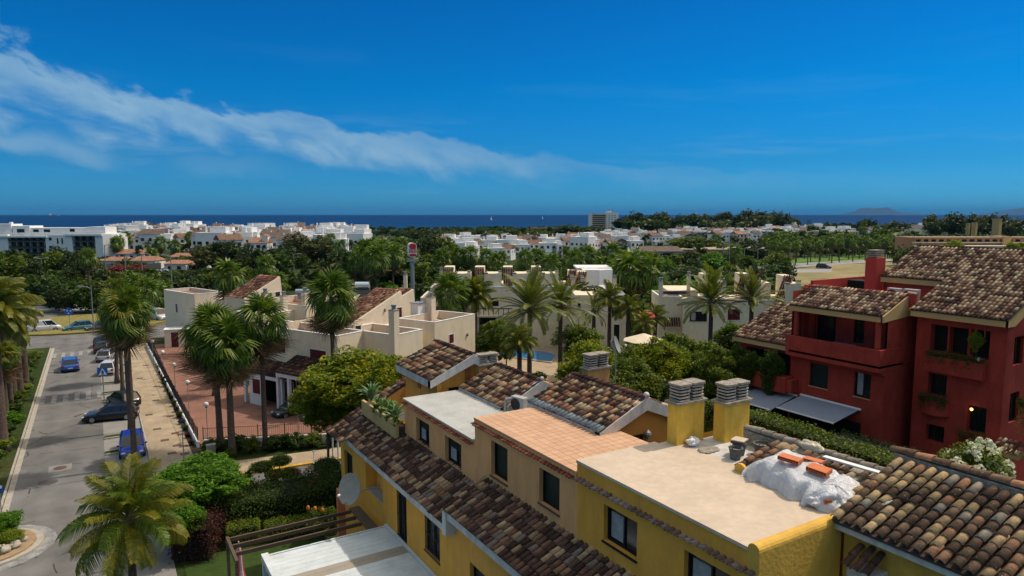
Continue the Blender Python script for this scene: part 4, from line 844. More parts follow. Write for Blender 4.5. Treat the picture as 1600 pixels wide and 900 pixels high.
for i, (u, v) in enumerate(((682, 432), (668, 430), (1129, 424), (1139, 424), (1162, 424), (1183, 426))): tall_lamp(u, v, 7.5, ['lamp post right of the tall restaurant sign', 'slim lamp post beside the dark tree behind the sign', 'left lamp post of the pale far road', 'second lamp post of the pale far road', 'third lamp post of the pale far road', 'lamp post at the start of the palm avenue'][i], 1)
# ================================================================== RED HOUSE
rh = thing('red_house', 'large dark red apartment house with beige and brown tiled roofs', 'house', (46, 24, 0))
# right block
HR = [(21.43, 20.46, 9.86, 11.48), (20.37, 19.36, 9.86, 11.47), (19.22, 18.24, 9.86, 11.49), (21.39, 20.34, 7.2, 8.52), (21.35, 20.29, 4.35, 5.4), (19.13, 18.14, 5.5, 7.09)]
y0 = 17.4
HR = [(b-y0, a-y0, c, d, .5) for a, b, c, d in HR]
wall(rh, 'front_wall', 'red', (42.5, y0), YD, XM, 4.85, 0, 12.35, HR, .5)
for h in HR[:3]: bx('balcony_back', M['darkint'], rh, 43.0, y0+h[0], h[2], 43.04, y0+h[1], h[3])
for h in HR[3:]: window(rh, (42.5, y0), YD, XM, *h[:4], dep=.45, sill=False)
MB().slab([(42.55, y0+.02, 12.3), (52, y0+.02, 12.3), (50, y0+.02, 15.3), (42.55, y0+.02, 12.33)], (0, .1, 0)).build('gable_wall', M['red'], rh)
wall(rh, 'side_wall', 'red', (42.5, y0), XD, YM, 16, 0, 12.3, [(.9, 2.0, 6.3, 8), (.9, 2.0, 9.6, 11.2)], .3); window(rh, (42.5, y0), XD, YM, .9, 2.0, 6.3, 8, sill=False); window(rh, (42.5, y0), XD, YM, .9, 2.0, 9.6, 11.2, sill=False)
bx('recess_wall', M['red'], rh, 43.9, 22.25, 0, 44.0, 23.1, 12.6); 
for z in (3.9, 7.0, 10): window(rh, (43.9, 22.25), YD, XM, .15, .75, z, z+1.6, dep=-.03, sill=False)
wall(rh, 'return_wall', 'red', (42.5, 22.25), XD, (0, 1, 0), 3, 0, 12.6)
# right roofs
sl = Vector((8, 0, 3.45)).normalized(); Lr = 8.71
def slope_roof(parent, xe, ze, xr, y0, y1, s_, m, maxp, fas='beige', **k):
    zr = ze+(xr-xe)*s_.z/s_.x
    MB().slab([(xe, y0, ze-.08), (xr, y0, zr-.08), (xr, y1, zr-.08), (xe, y1, ze-.08)], (0, 0, .06)).build('roof_bed', M['bed'], parent)
    tile_roof(parent, (xe-.02, y0, ze), (xe-.02, y1, ze), s_, (xr-xe)/s_.x, m, pitch=.25, expo=.36, s=1.08, maxp=maxp, **k)
    bx('fascia', M[fas], parent, xe+.04, y0, ze-.42, xe+.2, y1, ze-.09)
    MB().slab([(xe+.04, y0+.02, ze-.09), (xe+.04, y0+.02, ze-.42), (xe+.9, y0+.02, ze-.42), (xr, y0+.02, zr-.55), (xr, y0+.02, zr-.09)], (0, .12, 0)).build('verge', M[fas], parent)
    return zr
slope_roof(rh, 42.0, 12.3, 50.0, 17.2, 22.45, sl, TM_RED, 300)
slope_roof(rh, 45.6, 13.86, 50.0, 22.45, 26.5, sl, TM_RED, 150)
bx('ridge_cap', M['bed'], rh, 49.9, 17.2, 15.68, 50.15, 26.5, 15.86)
MB().slab([(50, 17.2, 15.65), (56, 17.2, 13), (56, 26.5, 13), (50, 26.5, 15.65)], (0, 0, .08)).build('rear_roof', M['bed'], rh)
MB().slab([(45.7, 26.3, 11), (54, 26.3, 11), (54, 26.3, 13.6), (50, 26.3, 15.5), (45.7, 26.3, 13.75)], (0, .1, 0)).build('gable_wall', M['red'], rh)
bx('upper_wall', M['red'], rh, 45.9, 22.3, 10, 46.0, 26.3, 13.7)
c = bx('chimney', M['redcap'], rh, 45.4, 26.7, 11.5, 46.5, 27.5, 15.05, bevel=.03)
for k in range(4): bx('chimney_vent', M['slabgrey'], c, 45.45, 26.8, 15.1+k*.13, 46.45, 27.45, 15.18+k*.13)
# left block: balcony, roof terrace
HL = [(28.1-23, 26.75-23, 6.55, 8.3, .25), (24.95-23, 23.85-23, 6.55, 8.3, .25)]
HL = [(min(a, b), max(a, b), c_, d, e) for a, b, c_, d, e in HL]
wall(rh, 'left_wall', 'red', (40.6, 22.95), YD, XM, 6.6, 0, 9.0, HL, .25)
window(rh, (40.6, 22.95), YD, XM, *HL[0][:4], glass='shutter', mull=0, dep=.2, sillm='beige'); window(rh, (40.6, 22.95), YD, XM, *HL[1][:4], curtain=True, dep=.2, sillm='beige')
wall(rh, 'left_side_wall', 'red', (40.6, 22.95), XD, YM, 3.4, 0, 12)
mb = MB(); mb.prism([(39.85, 22.9), (44, 22.9), (44, 29.6), (40.2, 29.6), (39.85, 29.3)], 8.75, 8.88); mb.build('balcony_floor', M['red'], rh)
MB().prism([(39.85, 22.9), (40.05, 22.9), (40.05, 29.4), (39.85, 29.2)], 8.5, 9.86).build('balcony_parapet', M['red'], rh); bx('balcony_parapet', M['red'], rh, 40.05, 22.9, 8.5, 42.4, 23.08, 9.86)
mb = MB(); mb.prism([(39.85, 29.2), (40.05, 29.4), (41.6, 29.75), (41.6, 29.95), (40.1, 29.65)], 8.5, 9.86); mb.build('balcony_parapet', M['red'], rh)
wall(rh, 'terrace_back_wall', 'red', (42.4, 22.9), YD, XM, 7.0, 8.8, 12.8, [(4.6, 6.0, 8.9, 11.3), (2.6, 3.3, 9.6, 11.3), (.6, 1.2, 8.9, 11.4)], .2)
for q in ((4.6, 6.0, 8.9, 11.3), (2.6, 3.3, 9.6, 11.3), (.6, 1.2, 8.9, 11.4)): window(rh, (42.4, 22.9), YD, XM, *q, dep=.15, sill=False)
MB().slab([(39.86, 22.92, 8.56), (40.62, 22.96, 8.1), (40.62, 29.5, 8.1), (39.86, 29.2, 8.56)], (0, 0, .03)).build('balcony_underside', M['red'], rh); MB().slab([(39.86, 22.93, 8.56), (40.64, 22.93, 8.1), (42.4, 22.93, 8.1), (42.4, 22.93, 8.56)], (0, .02, 0)).build('balcony_underside', M['red'], rh)
for y in (23.35, 29.0): MB().cyl((40.3, y, 9.86), (40.3, y, 11.65), .17, n=14).build('column', M['red'], rh, smooth=False)
bx('awning_table', M['curtain'], rh, 41.0, 25.6, 9.5, 41.9, 27.2, 9.55)
wall(rh, 'left_end_wall', 'red', (40.6, 29.6), XD, (0, 1, 0), 9, 0, 12.8); bx('left_end_face', M['red'], rh, 41.7, 29.45, 8.8, 42.4, 29.62, 13.0); bx('left_corner_wall', M['red'], rh, 42.2, 29.0, 9.5, 42.4, 29.9, 13.1)
slope_roof(rh, 40.0, 11.95, 42.6, 22.95, 29.45, Vector((2.6, 0, 1.12)).normalized(), TM_RED, 250)
MB().slab([(39.98, 22.88, 11.93), (40.0, 22.88, 11.55), (42.9, 22.88, 11.75), (42.9, 22.88, 13.15)], (0, .1, 0)).build('verge_panel', M['beige'], rh)
bx('roof_terrace_parapet', M['redcap'], rh, 42.55, 22.45, 12.3, 42.75, 29.8, 13.14); bx('roof_terrace_parapet', M['redcap'], rh, 42.75, 29.6, 12.2, 49.0, 29.8, 13.4); bx('roof_terrace_parapet', M['redcap'], rh, 48.8, 26.5, 12.2, 49.0, 29.6, 13.4)
bx('roof_terrace_floor', M['walkway'], rh, 42.7, 22.5, 12.1, 49, 29.7, 12.2); bx('roof_terrace_box', M['darkint'], rh, 46.3, 27.6, 12.3, 47.6, 29.3, 13.3)
ridge(rh, (42.68, 23.0, 13.12), (42.68, 22.6, 13.12), TM_RED)
# lower left wing
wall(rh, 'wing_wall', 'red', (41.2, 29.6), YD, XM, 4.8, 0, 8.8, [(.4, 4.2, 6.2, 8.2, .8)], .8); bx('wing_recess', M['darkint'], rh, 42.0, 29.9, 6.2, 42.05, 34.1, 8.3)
wall(rh, 'wing_end_wall', 'red', (41.2, 34.4), XD, (0, 1, 0), 9, 0, 9)
slope_roof(rh, 40.5, 9.0, 45.4, 29.8, 34.6, Vector((1, 0, .42)).normalized(), TM_RED, 300)
MB().slab([(45.4, 29.8, 11.0), (50, 29.8, 9.2), (50, 34.6, 9.2), (45.4, 34.6, 11.0)], (0, 0, .08)).build('rear_roof', M['bed'], rh)
bx('planter_balcony', M['red'], rh, 39.7, 29.3, 5.75, 40.6, 34.6, 6.9, bevel=.08); bx('planter_balcony', M['red'], rh, 39.9, 28.9, 5.9, 40.6, 29.3, 6.75)
# planters on the right block
bx('planter_balcony', M['red'], rh, 42.0, 18.3, 8.7, 42.5, 21.45, 9.66, bevel=.03)
mb = MB(); mb.prism([(42.5, 20.1)]+[(42.5-.5*math.sin(a*PI/8), 20.9+.8*-math.cos(a*PI/8)) for a in range(0, 9)], 6.1, 7.0); mb.build('round_balcony', M['red'], rh)
mb = MB(); mb.prism([(42.5, 17.95)]+[(42.5-.45*math.sin(a*PI/8), 18.7-.75*math.cos(a*PI/8)) for a in range(0, 9)], 4.2, 5.4); mb.build('round_balcony', M['red'], rh)
bulb = MB().ball((42.35, 18.85, 6.9), .085, 8).build('wall_light', mat('lit_bulb', (1, .7, .3), .5, 0, 1, emit=(1, .55, .15, 2.5)), rh, smooth=True)
MB().ball((42.2, 18.6, 9.85), .08, 8, 1.8).build('lantern', M['white'], rh, smooth=True)
MB().cyl((42.46, 18.5, 12), (42.46, 18.5, 11.1), .04).build('downpipe', M['redcap'], rh)
bx('patio_wall', M['red'], rh, 40.8, 17, 0, 41.0, 23.4, 3.9)
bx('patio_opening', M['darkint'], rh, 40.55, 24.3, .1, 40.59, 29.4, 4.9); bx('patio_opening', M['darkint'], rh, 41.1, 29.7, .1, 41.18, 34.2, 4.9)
# awnings
def awning(label, y0, y1, xi, zi, xo, zo):
    t = thing('awning', label, 'awning', (xi, (y0+y1)/2, 0), 0, 'grey blue awnings of the red house')
    MB().slab([(xi, y0, zi), (xi, y1, zi), (xo, y1, zo), (xo, y0, zo)], (0, 0, .02)).build('fabric', mat('awning_fabric', (.27, .30, .37), .8, .06, 1) if 'awn' not in M else M['awn'], t)
    MB().cyl((xo, y0, zo), (xo, y1, zo), .05).build('front_bar', M['white'], t); MB().cyl((xi, y0-.1, zi+.04), (xi, y1+.1, zi+.04), .08).build('roller', M['white'], t)
    for y in (y0+.25, y1-.25): MB().tube([(xi, y, zi-.15), ((xi+xo)/2, y+.3, (zi+zo)/2-.12), (xo, y, zo-.03)], .03).build('folding_arm', M['metal'], t)
M['awn'] = mat('awning_fabric', (.27, .30, .37), .8, .06, 1)
awning('grey blue awning in front of the wall below the small curtained window', 24.4, 28.5, 40.5, 5.75, 37.9, 5.3)
awning('grey blue awning under the planter balcony, partly behind the yellow chimneys', 28.95, 34.4, 40.5, 5.6, 37.9, 5.0)
MB().cyl((38.2, 30.2, 0), (38.2, 30.2, 4.4), .05)
for k, (x, y) in enumerate(((37.2, 24.6), (37.9, 25.3))):
    t = thing('garden_chair', ['white garden chair left of its twin under the awning', 'white garden chair right of its twin under the awning'][k], 'chair', (x, y, 1.2), R(30)); bx('backrest', M['white'], t, -.25, .2, .4, .25, .25, .95, local=True); bx('seat', M['white'], t, -.25, -.25, .4, .25, .2, .45, local=True)
    for sx_ in (-.22, .22):
        for sy_ in (-.22, .2): bx('leg', M['white'], t, sx_-.02, sy_-.02, 0, sx_+.02, sy_+.02, .4, local=True)
ac_unit('left grey air conditioner on the red roof terrace', (44.6, 24.9, 12.2), R(-90), .8, .4, 1.0, 'air conditioners on the red roof'); ac_unit('right grey air conditioner on the red roof terrace', (44.4, 23.7, 12.2), R(-90), .9, .4, 1.05, 'air conditioners on the red roof')
# neighbour wing at the right edge
rw = thing('red_house_wing', 'part of a second red house at the right edge with planters', 'house', (44, 14, 0))
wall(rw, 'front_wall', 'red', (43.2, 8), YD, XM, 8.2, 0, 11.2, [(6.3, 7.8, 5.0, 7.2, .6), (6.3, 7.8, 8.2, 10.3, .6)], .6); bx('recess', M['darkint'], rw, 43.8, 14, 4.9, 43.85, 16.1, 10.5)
slope_roof(rw, 42.4, 11.35, 46, 9, 16.4, Vector((1, 0, .42)).normalized(), TM_RED, 60)
bx('planter_balcony', M['redcap'], rw, 42.3, 12, 6.9, 43.2, 16.2, 8.0, bevel=.05); bx('planter_balcony', M['redcap'], rw, 41.2, 9, 2.6, 43.2, 15.6, 5.2, bevel=.05)
tile_roof(rw, (41.2, 15.9, 5.3), (41.2, 17.3, 5.3), Vector((1, 0, .42)).normalized(), 1.1, TM_RED, name='canopy_tile', pitch=.25); bx('canopy', M['beige'], rw, 41.25, 15.9, 5.0, 42.4, 17.3, 5.2); 
# ================================================================== CREAM VILLAS
CR = R(25.6)
def LB(parent, name, m, x0, y0, z0, x1, y1, z1, **k): return MB().box(x0, y0, z0, x1, y1, z1).build(name, M[m] if isinstance(m, str) else m, parent, local=True, **k)
def lwin(parent, axis, c, a0, a1, z0, z1, glass='maroon', sgn=-1, name='window', fm='white'):
    """window proud of an outer face: axis 'x' = face x=c, 'y' = face y=c"""
    t = .05
    def B(n, m, p0, p1, za, zb, k0, k1, par):
        k0, k1 = c+sgn*k0, c+sgn*k1
        return LB(par, n, m, *( (k0, p0, za, k1, p1, zb) if axis == 'x' else (p0, k0, za, p1, k1, zb)))
    f = B(name, glass, a0, a1, z0, z1, -.03, .012, parent)
    B('frame', fm, a0-t, a1+t, z1, z1+t, -.02, .03, f); B('frame', fm, a0-t, a0, z0, z1, -.02, .03, f); B('frame', fm, a1, a1+t, z0, z1, -.02, .03, f); B('sill', fm, a0-.08, a1+.08, z0-.06, z0, -.02, .07, f)
    return f
def ptile(parent, a, b, up, slope, m, **k):
    P = MW[parent.name]; R3 = P.to_3x3(); tile_roof(parent, P @ Vector(a), P @ Vector(b), R3 @ Vector(up), slope, m, **k)
def room(parent, name, m, x0, y0, x1, y1, zt, par=.9, w=.18, floor='terracotta', z0=0):
    """block with a walled roof terrace (low parapet around a sunk floor)"""
    o = LB(parent, name, m, x0, y0, z0, x1, y1, zt-par)
    for q in ((x0, y0, x1, y0+w), (x0, y1-w, x1, y1), (x0, y0+w, x0+w, y1-w), (x1-w, y0+w, x1, y1-w)):
        LB(parent, 'parapet', m, q[0], q[1], zt-par, q[2], q[3], zt-.05); LB(parent, 'coping', 'white', q[0]-.02, q[1]-.02, zt-.05, q[2]+.02, q[3]+.02, zt)
    LB(parent, 'roof_terrace', floor, x0+w, y0+w, zt-par, x1-w, y1-w, zt-par+.02)
    return o
def lchim(parent, m, x0, y0, x1, y1, z0, z1):
    c = LB(parent, 'chimney', m, x0, y0, z0, x1, y1, z1); LB(c, 'chimney_cap', 'slabgrey', x0-.03, y0-.03, z1, x1+.03, y1+.03, z1+.06)
    xm, ym = (x0+x1)/2, (y0+y1)/2; MB().cyl((xm, ym, z1+.06), (xm, ym, z1+.4), .2).cyl((xm, ym, z1+.4), (xm, ym, z1+.5), .26).build('cowl', M['metal'], c, local=True); return c
def wedge(parent, x0, x1, y0, y1, z0, z1, m, tm, base=0, xr=None, maxp=300, tiles=True):
    xr = xr or x1+.9
    MB().slab([(x0, y0, base), (xr, y0, base), (x1, y0, z1), (x0, y0, z0)], (0, y1-y0, 0)).build('gable_block', M[m], parent, local=True)
    up = Vector((x1-x0, 0, z1-z0)); ptile(parent, (x0, y0+.15, z0+.04), (x0, y1, z0+.04), up.normalized(), up.length, tm, maxp=maxp, pitch=.27, expo=.38, s=1.15)
cv = thing('cream_villa', 'nearest cream villa with red tiled wedge roof, roof terraces and garages on the courtyard', 'house', (18, 58, 0), CR)
room(cv, 'garage_block', 'cream', 0, .6, 3.4, 12, 7.4, .7); room(cv, 'corner_block', 'cream', 3.1, -3.4, 6.8, 3, 7.4, .9); room(cv, 'east_block', 'cream', 6.81, -1.0, 14.0, 3, 7.0, .5)
room(cv, 'east_block', 'cream', 8.4, -3.5, 14.9, 1.2, 7.85, .9); LB(cv, 'roof_floor', 'whtrim', 3.4, 3, 0, 9, 12, 6.6)
lchim(cv, 'cream', 2.95, -3.42, 3.6, -2.75, 0, 9.55); lchim(cv, 'cream', 12.9, .6, 13.6, 1.3, 6, 9.4)
LB(cv, 'side_parapet', 'cream', .02, 9.3, 6.7, 7, 9.5, 7.6)
wedge(cv, 3.9, 11.0, 3.0, 6.6, 7.6, 10.2, 'cream', TM_PK, 0, 12.2)
wedge(cv, 12.2, 15.2, 5.0, 7.0, 8.9, 9.85, 'cream', TM_PK, 0, 16.2); wedge(cv, 8.2, 11.4, 8.0, 10.5, 9.0, 10.0, 'cream', TM_PK, 0, 12.4)
lwin(cv, 'y', 3.0, 10.3, 11.0, 6.9, 8.5, 'maroon', name='door'); lwin(cv, 'x', 0, 2.1, 4.2, 4.75, 5.85); lwin(cv, 'x', 0, 7.6, 9.6, 5.05, 6.4); lwin(cv, 'y', -3.5, 10.6, 11.3, 5.4, 6.3)
LB(cv, 'roof_hatch', 'cream', 3.7, 2.4, 6.7, 4.8, 2.99, 7.75); lwin(cv, 'y', 2.4, 3.9, 4.6, 7.0, 7.55, 'glass', name='hatch_window')
for (x, y, z) in ((8.5, 2.99, 8.5), (13.5, -3.52, 5.9)): MB().ball((x, y-.06, z), .12, 8, 1.5).build('wall_light', M['slabgrey'], cv, local=True, smooth=True)
LB(cv, 'storage_cabinet', 'white', 11.6, 1.3, 7.0, 12.7, 2.3, 8.9); LB(cv, 'cabinet_roof', 'metal', 11.5, 1.2, 8.9, 12.8, 2.4, 8.97); LB(cv, 'cooling_unit', 'acc', 10.5, 1.4, 7.0, 11.5, 1.9, 7.7)
# garage annex with tiled lean-to roofs
def annex(y0, y1, x0, zt, ze):
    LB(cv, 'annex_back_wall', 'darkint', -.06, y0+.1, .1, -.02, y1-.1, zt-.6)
    for y in (y0, (y0+y1)/2+.1, y1-.25): LB(cv, 'column', 'white', x0+.05, y, .1, x0+.33, y+.25, ze-.02)
    LB(cv, 'lintel', 'white', x0+.04, y0, ze-.38, x0+.34, y1, ze-.02)
    MB().slab([(x0, y0, ze-.03), (0, y0, zt-.03), (0, y1, zt-.03), (x0, y1, ze-.03)], (0, 0, .05)).build('roof_bed', M['bed'], cv, local=True)
    up = Vector((-x0, 0, zt-ze)); ptile(cv, (x0-.05, y0, ze+.05), (x0-.05, y1, ze+.05), up.normalized(), up.length, TM_BROWN, pitch=.27, expo=.38, s=1.15, maxp=120)
annex(6.2, 11.8, -1.7, 4.1, 3.15); annex(2.4, 6.1, -2.4, 4.95, 3.9)
LB(cv, 'annex_wall', 'white', -1.6, 8.8, .1, -1.5, 11, 3.0); lwin(cv, 'x', -1.6, 9.3, 10.5, 1.2, 2.6, 'maroon'); LB(cv, 'garage_door', 'maroon', -.5, 2.9, .1, -.4, 5.6, 3.3); lwin(cv, 'x', -.06, 6.6, 8.2, .2, 2.4, 'maroon', name='door')
annex_y = None
LB(cv, 'red_sign', mat('dull_red_sign', (.3, .03, .03), .6, .1, 2), -2.5, 1.6, 1.5, -2.35, 2.0, 2.6)
# second cream villa behind, with the solar water heater
cv2 = thing('cream_villa', 'cream villa with silver solar water heater behind the tall palms', 'house', (13.3, 74.5, 0), CR)
room(cv2, 'front_block', 'cream', 1, -1, 5, 3.5, 7.6, .9); room(cv2, 'middle_block', 'cream', 5, -3, 11, 6, 8.2, .8);
for (x, y, z) in ((.2, -.5, 9.4), (1.6, -.6, 9.7), (5.2, -2.6, 9.6), (2.2, 2, 9.0), (3.8, -.8, 9.2)): lchim(cv2, 'cream', x, y, x+.6, y+.6, 5, z)
wedge(cv2, 4, 9, 6.2, 10, 8.4, 10.6, 'cream', TM_PK, 0, 10); lwin(cv2, 'y', 6.2, 7.0, 7.7, 8.0, 8.8, 'glass'); lwin(cv2, 'y', 6.2, 8.2, 8.9, 8.0, 8.8, 'glass'); wedge(cv2, 10.5, 13, 0, 3, 8.4, 9.9, 'cream', TM_PK, 0, 14)
t = thing('solar_water_heater', 'silver horizontal tank solar water heater on the roof behind the palm', 'water heater', gd(563, 72, 8.4), -YAW)
MB().cyl((-.7, 0, 2.1), (.75, 0, 2.1), .36, n=18).build('tank', mat('polished_tank', (.75, .76, .78), .25, .05, 1, metal=.7), t, smooth=False, local=True)
MB().slab([(-.9, -1.6, .25), (.9, -1.6, .25), (.9, -.1, 1.8), (-.9, -.1, 1.8)], (0, .06, .05)).build('collector_panel', M['glass'], t, local=True)
for x in (-.8, .85): MB().tube([(x, 0, 0), (x, 0, 2.1)], .035).build('leg', M['metal'], t, local=True)
t = thing('solar_water_heater', 'pale blue horizontal water tank low on the far cream roof', 'water heater', gd(469, 80, 8.0), -YAW)
MB().cyl((-.8, 0, .9), (.8, 0, .9), .3, n=16).build('tank', mat('pale_blue_tank', (.35, .43, .5), .35, .05, 1), t, local=True); LB(t, 'stand', 'metal', -.6, -.2, 0, .6, .2, .6)
# far cream block with the hut
cv3 = thing('cream_villa', 'plain cream block at the far end of the terracotta courtyard', 'house', (10.2, 104.4, 0), R(20)); room(cv3, 'block', 'cream', 0, -3, 4, 6, 7.2, .5); room(cv3, 'side_block', 'cream', 3.2, -6, 8, -3.02, 6.3, .6); lwin(cv3, 'x', 0, 2, 2.6, 4.2, 5.4, 'glass')
ht = thing('utility_hut', 'small cream hut with a maroon door at the end of the courtyard', 'hut', (7.3, 101.6, 0), R(-12)); LB(ht, 'hut_body', 'cream', 0, 0, 0, 3.2, 2, 2.5); LB(ht, 'flat_roof', 'white', -.1, -.1, 2.5, 3.3, 2.1, 2.62); lwin(ht, 'y', 0, .8, 1.7, .15, 2.2, 'maroon', name='door', fm='white')
# ---------------- middle villas (seen square on)
def uv(t, u0, d):   # returns converters for a camera-facing villa
    return (lambda u: (u-u0)*d/F), (lambda v: H-(v-335)*d/F)
def unit(t, X, Z, u, w_t=15, w_w=24, lean=0, vt=418, vb=447, d=92):
    x = X(u); wt = w_t*d/F; ww = w_w*d/F; zt = Z(vt); zb = Z(vb)
    MB().slab([(x+lean*.9, .9, zb), (x+wt+lean*.9, .9, zb), (x+wt+lean*.9, .9, zt), (x+lean*.9, .9, zt)], (0, 2.5, 0)).build('roof_block', M['cream'], t, local=True)
    up = Vector((lean, 1.0, zt-zb)); ptile(t, (x, -.15, zb), (x+wt, -.15, zb), up.normalized(), up.length, TM_PK, pitch=.29, expo=.42, s=1.25, maxp=40)
    LB(t, 'stair_tower', 'cream', x+wt+.25, .1, zb-.6, x+wt+.25+ww, 3.5, zt-.85); LB(t, 'chimney', 'cream', x+wt+.02, -.2, zb-.6, x+wt+.5, .4, zt-.9); LB(t, 'chimney_cap', 'slabgrey', x+wt, -.22, zt-.9, x+wt+.52, .42, zt-.7)
    LB(t, 'chimney', 'cream', x+wt+ww-.15, .3, zb, x+wt+ww+.3, .8, zt-.6); LB(t, 'chimney_cap', 'slabgrey', x+wt+ww-.17, .28, zt-.6, x+wt+ww+.32, .82, zt-.45)
D2 = 92; c2 = thing('cream_villa', 'long cream villa row with repeated narrow salmon tile strips above the palms', 'house', gd(760, D2), -YAW); X, Z = uv(c2, 760, D2)
room(c2, 'left_block', 'cream', X(655), 0, X(742), 8, Z(466), .7); room(c2, 'left_block', 'cream', X(668), 2, X(690), 9, Z(452), .5); lchim(c2, 'cream', X(629), -.3, X(634.5), .2, 5, Z(430))
LB(c2, 'body', 'cream', X(742), -.4, 0, X(905), 9, Z(449)); LB(c2, 'coping', 'white', X(742), -.46, Z(449), X(905), 0, Z(449)+.12); LB(c2, 'parapet', 'cream', X(690), 1.2, 5, X(745), 4, Z(444)); lchim(c2, 'cream', X(685), .5, X(689.5), 1, 6, Z(424))
for u in (692, 741, 786, 831): unit(c2, X, Z, u)
unit(c2, X, Z, 881, 12, 1, .9, 424, 452); unit(c2, X, Z, 895, 14, 1, 1.0, 426, 456)
lwin(c2, 'y', -.4, X(759), X(779), Z(479), Z(465.5), 'darkint'); LB(c2, 'balcony_slab', 'cream', X(742), -1.6, Z(494), X(800), -.41, Z(492)); 
for i in range(14): x = X(744)+i*.33; LB(c2, 'baluster', 'darkmetal' if i % 2 else 'white', x, -1.58, Z(491.5), x+.09, -1.5, Z(482))
LB(c2, 'balcony_rail', 'darkmetal', X(742), -1.6, Z(482), X(800), -1.48, Z(480.5)); lwin(c2, 'y', -.4, X(748), X(775), .4, Z(495)-.2, 'darkint')
LB(c2, 'corner_post', 'white', X(742), -1.7, 0, X(744.5), -1.5, Z(494))
c2b = thing('white_villa', 'white boxy villa rising behind the salmon tile strips', 'house', gd(930, 100), -YAW); X, Z = uv(c2b, 930, 100)
LB(c2b, 'body', 'white', X(912), .0, 0, X(938), 9, Z(422)); MB().prism([(X(938), 0), (X(961), 1.6), (X(961), 9), (X(938), 9)], 0, Z(422.5)).build('side_block', M['white'], c2b, local=True); LB(c2b, 'flat_roof', 'white', X(905), 3, Z(424), X(962), 9, Z(421)); lwin(c2b, 'y', 0, X(913.5), X(916), Z(430), Z(426), 'glass'); lchim(c2b, 'cream', X(961), .5, X(966), 1, 0, Z(436))
c2c = thing('cream_villa', 'cream villa wing behind the banana palms with a blue grey window', 'house', gd(940, 84), -YAW); X, Z = uv(c2c, 940, 84)
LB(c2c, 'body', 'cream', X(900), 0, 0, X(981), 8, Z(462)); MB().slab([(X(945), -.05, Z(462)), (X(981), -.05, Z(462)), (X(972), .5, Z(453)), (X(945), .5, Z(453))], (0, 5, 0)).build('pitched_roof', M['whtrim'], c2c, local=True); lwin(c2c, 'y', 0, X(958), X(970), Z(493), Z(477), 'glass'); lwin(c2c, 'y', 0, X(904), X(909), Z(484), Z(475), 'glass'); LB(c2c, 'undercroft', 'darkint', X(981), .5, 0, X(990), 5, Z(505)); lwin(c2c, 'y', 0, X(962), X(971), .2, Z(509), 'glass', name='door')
D3 = 80; c3 = thing('cream_villa', 'cream villa right of centre with four salmon tile strips and two wide windows', 'house', gd(1120, D3), -YAW+R(-3)); X, Z = uv(c3, 1120, D3)
room(c3, 'left_block', 'cream', X(1034), 0, X(1070), 6, Z(464), .5); LB(c3, 'front_block', 'cream', X(1070), -.6, 0, X(1140), 6, Z(468)); LB(c3, 'right_block', 'cream', X(1140), .2, 0, X(1260), 7, Z(471)); LB(c3, 'coping', 'white', X(1070), -.66, Z(468), X(1140), -.3, Z(466.5)); LB(c3, 'coping', 'white', X(1140), .14, Z(471), X(1260), .5, Z(469.5))
lchim(c3, 'cream', X(1033.5), -.1, X(1039), .4, 6, Z(441)); lchim(c3, 'cream', X(1083), 2, X(1088), 2.5, 6, Z(434))
LB(c3, 'side_block', 'cream', X(1052), 2, 4, X(1100), 8, Z(458)); LB(c3, 'planter', 'darkmetal', X(1044), 1.5, Z(463), X(1082), 2, Z(459)); lwin(c3, 'y', -.6, X(1082), X(1107), Z(502), Z(488), 'glass', fm='darkmetal'); lwin(c3, 'y', .2, X(1137)+.4, X(1162), Z(502), Z(484.5), 'maroon'); LB(c3, 'curtain', 'curtain', X(1083), -.64, Z(501), X(1090), -.625, Z(489))
ptile(c3, (X(1041), -.8, Z(511)), (X(1067), -.8, Z(511)), Vector((0, .6, 1)).normalized(), 1.1, TM_BROWN, pitch=.29, s=1.2, maxp=40, name='canopy_tile')
for u, ln, vt, vb in ((1098, .5, 430, 455), (1152, .9, 429, 460), (1214, 1.3, 432, 471)): unit(c3, X, Z, u, 15, 22, ln, vt, vb, 80)
MB().slab([(X(1178), 1.5, 6), (X(1214), 1.5, 6), (X(1214), 1.5, Z(444)), (X(1205), 1.5, Z(444)), (X(1178), 1.5, Z(462))], (0, 4, 0)).build('curved_block', M['cream'], c3, local=True)
# ================================================================== VEGETATION
L = {}
L['palm'] = leaf_mat('palm_leaf', [(0.0272, 0.0607, 0.0076), (0.0605, 0.1148, 0.0113), (0.121, 0.1755, 0.0189), (0.1966, 0.2295, 0.0331)], .25, .4)
L['palmy'] = leaf_mat('yellow_palm_leaf', [(0.0657, 0.088, 0.0068), (0.1423, 0.1466, 0.0123), (0.2409, 0.2053, 0.0205)], .3, .45)
L['dead'] = leaf_mat('dead_palm_leaf', [(.06, .035, .02), (.14, .085, .045), (.26, .18, .10)], .1, .9)
L['date'] = leaf_mat('date_palm_leaf', [(0.042, 0.0625, 0.0105), (0.098, 0.125, 0.0192), (0.168, 0.1875, 0.035), (0.238, 0.225, 0.0525)], .2, .5)
L['orange'] = leaf_mat('orange_palm_stem', [(.25, .12, .02), (.33, .2, .05)], .1, .7)
L['ytree'] = leaf_mat('yellow_green_leaf', [(0.0534, 0.09, 0.0029), (0.1066, 0.1587, 0.0044), (0.1896, 0.2222, 0.0059), (0.4266, 0.3174, 0.0089)], .35)
L['bright'] = leaf_mat('bright_green_leaf', [(0.0386, 0.1035, 0.0048), (0.0773, 0.184, 0.008), (0.1288, 0.253, 0.0121)], .35)
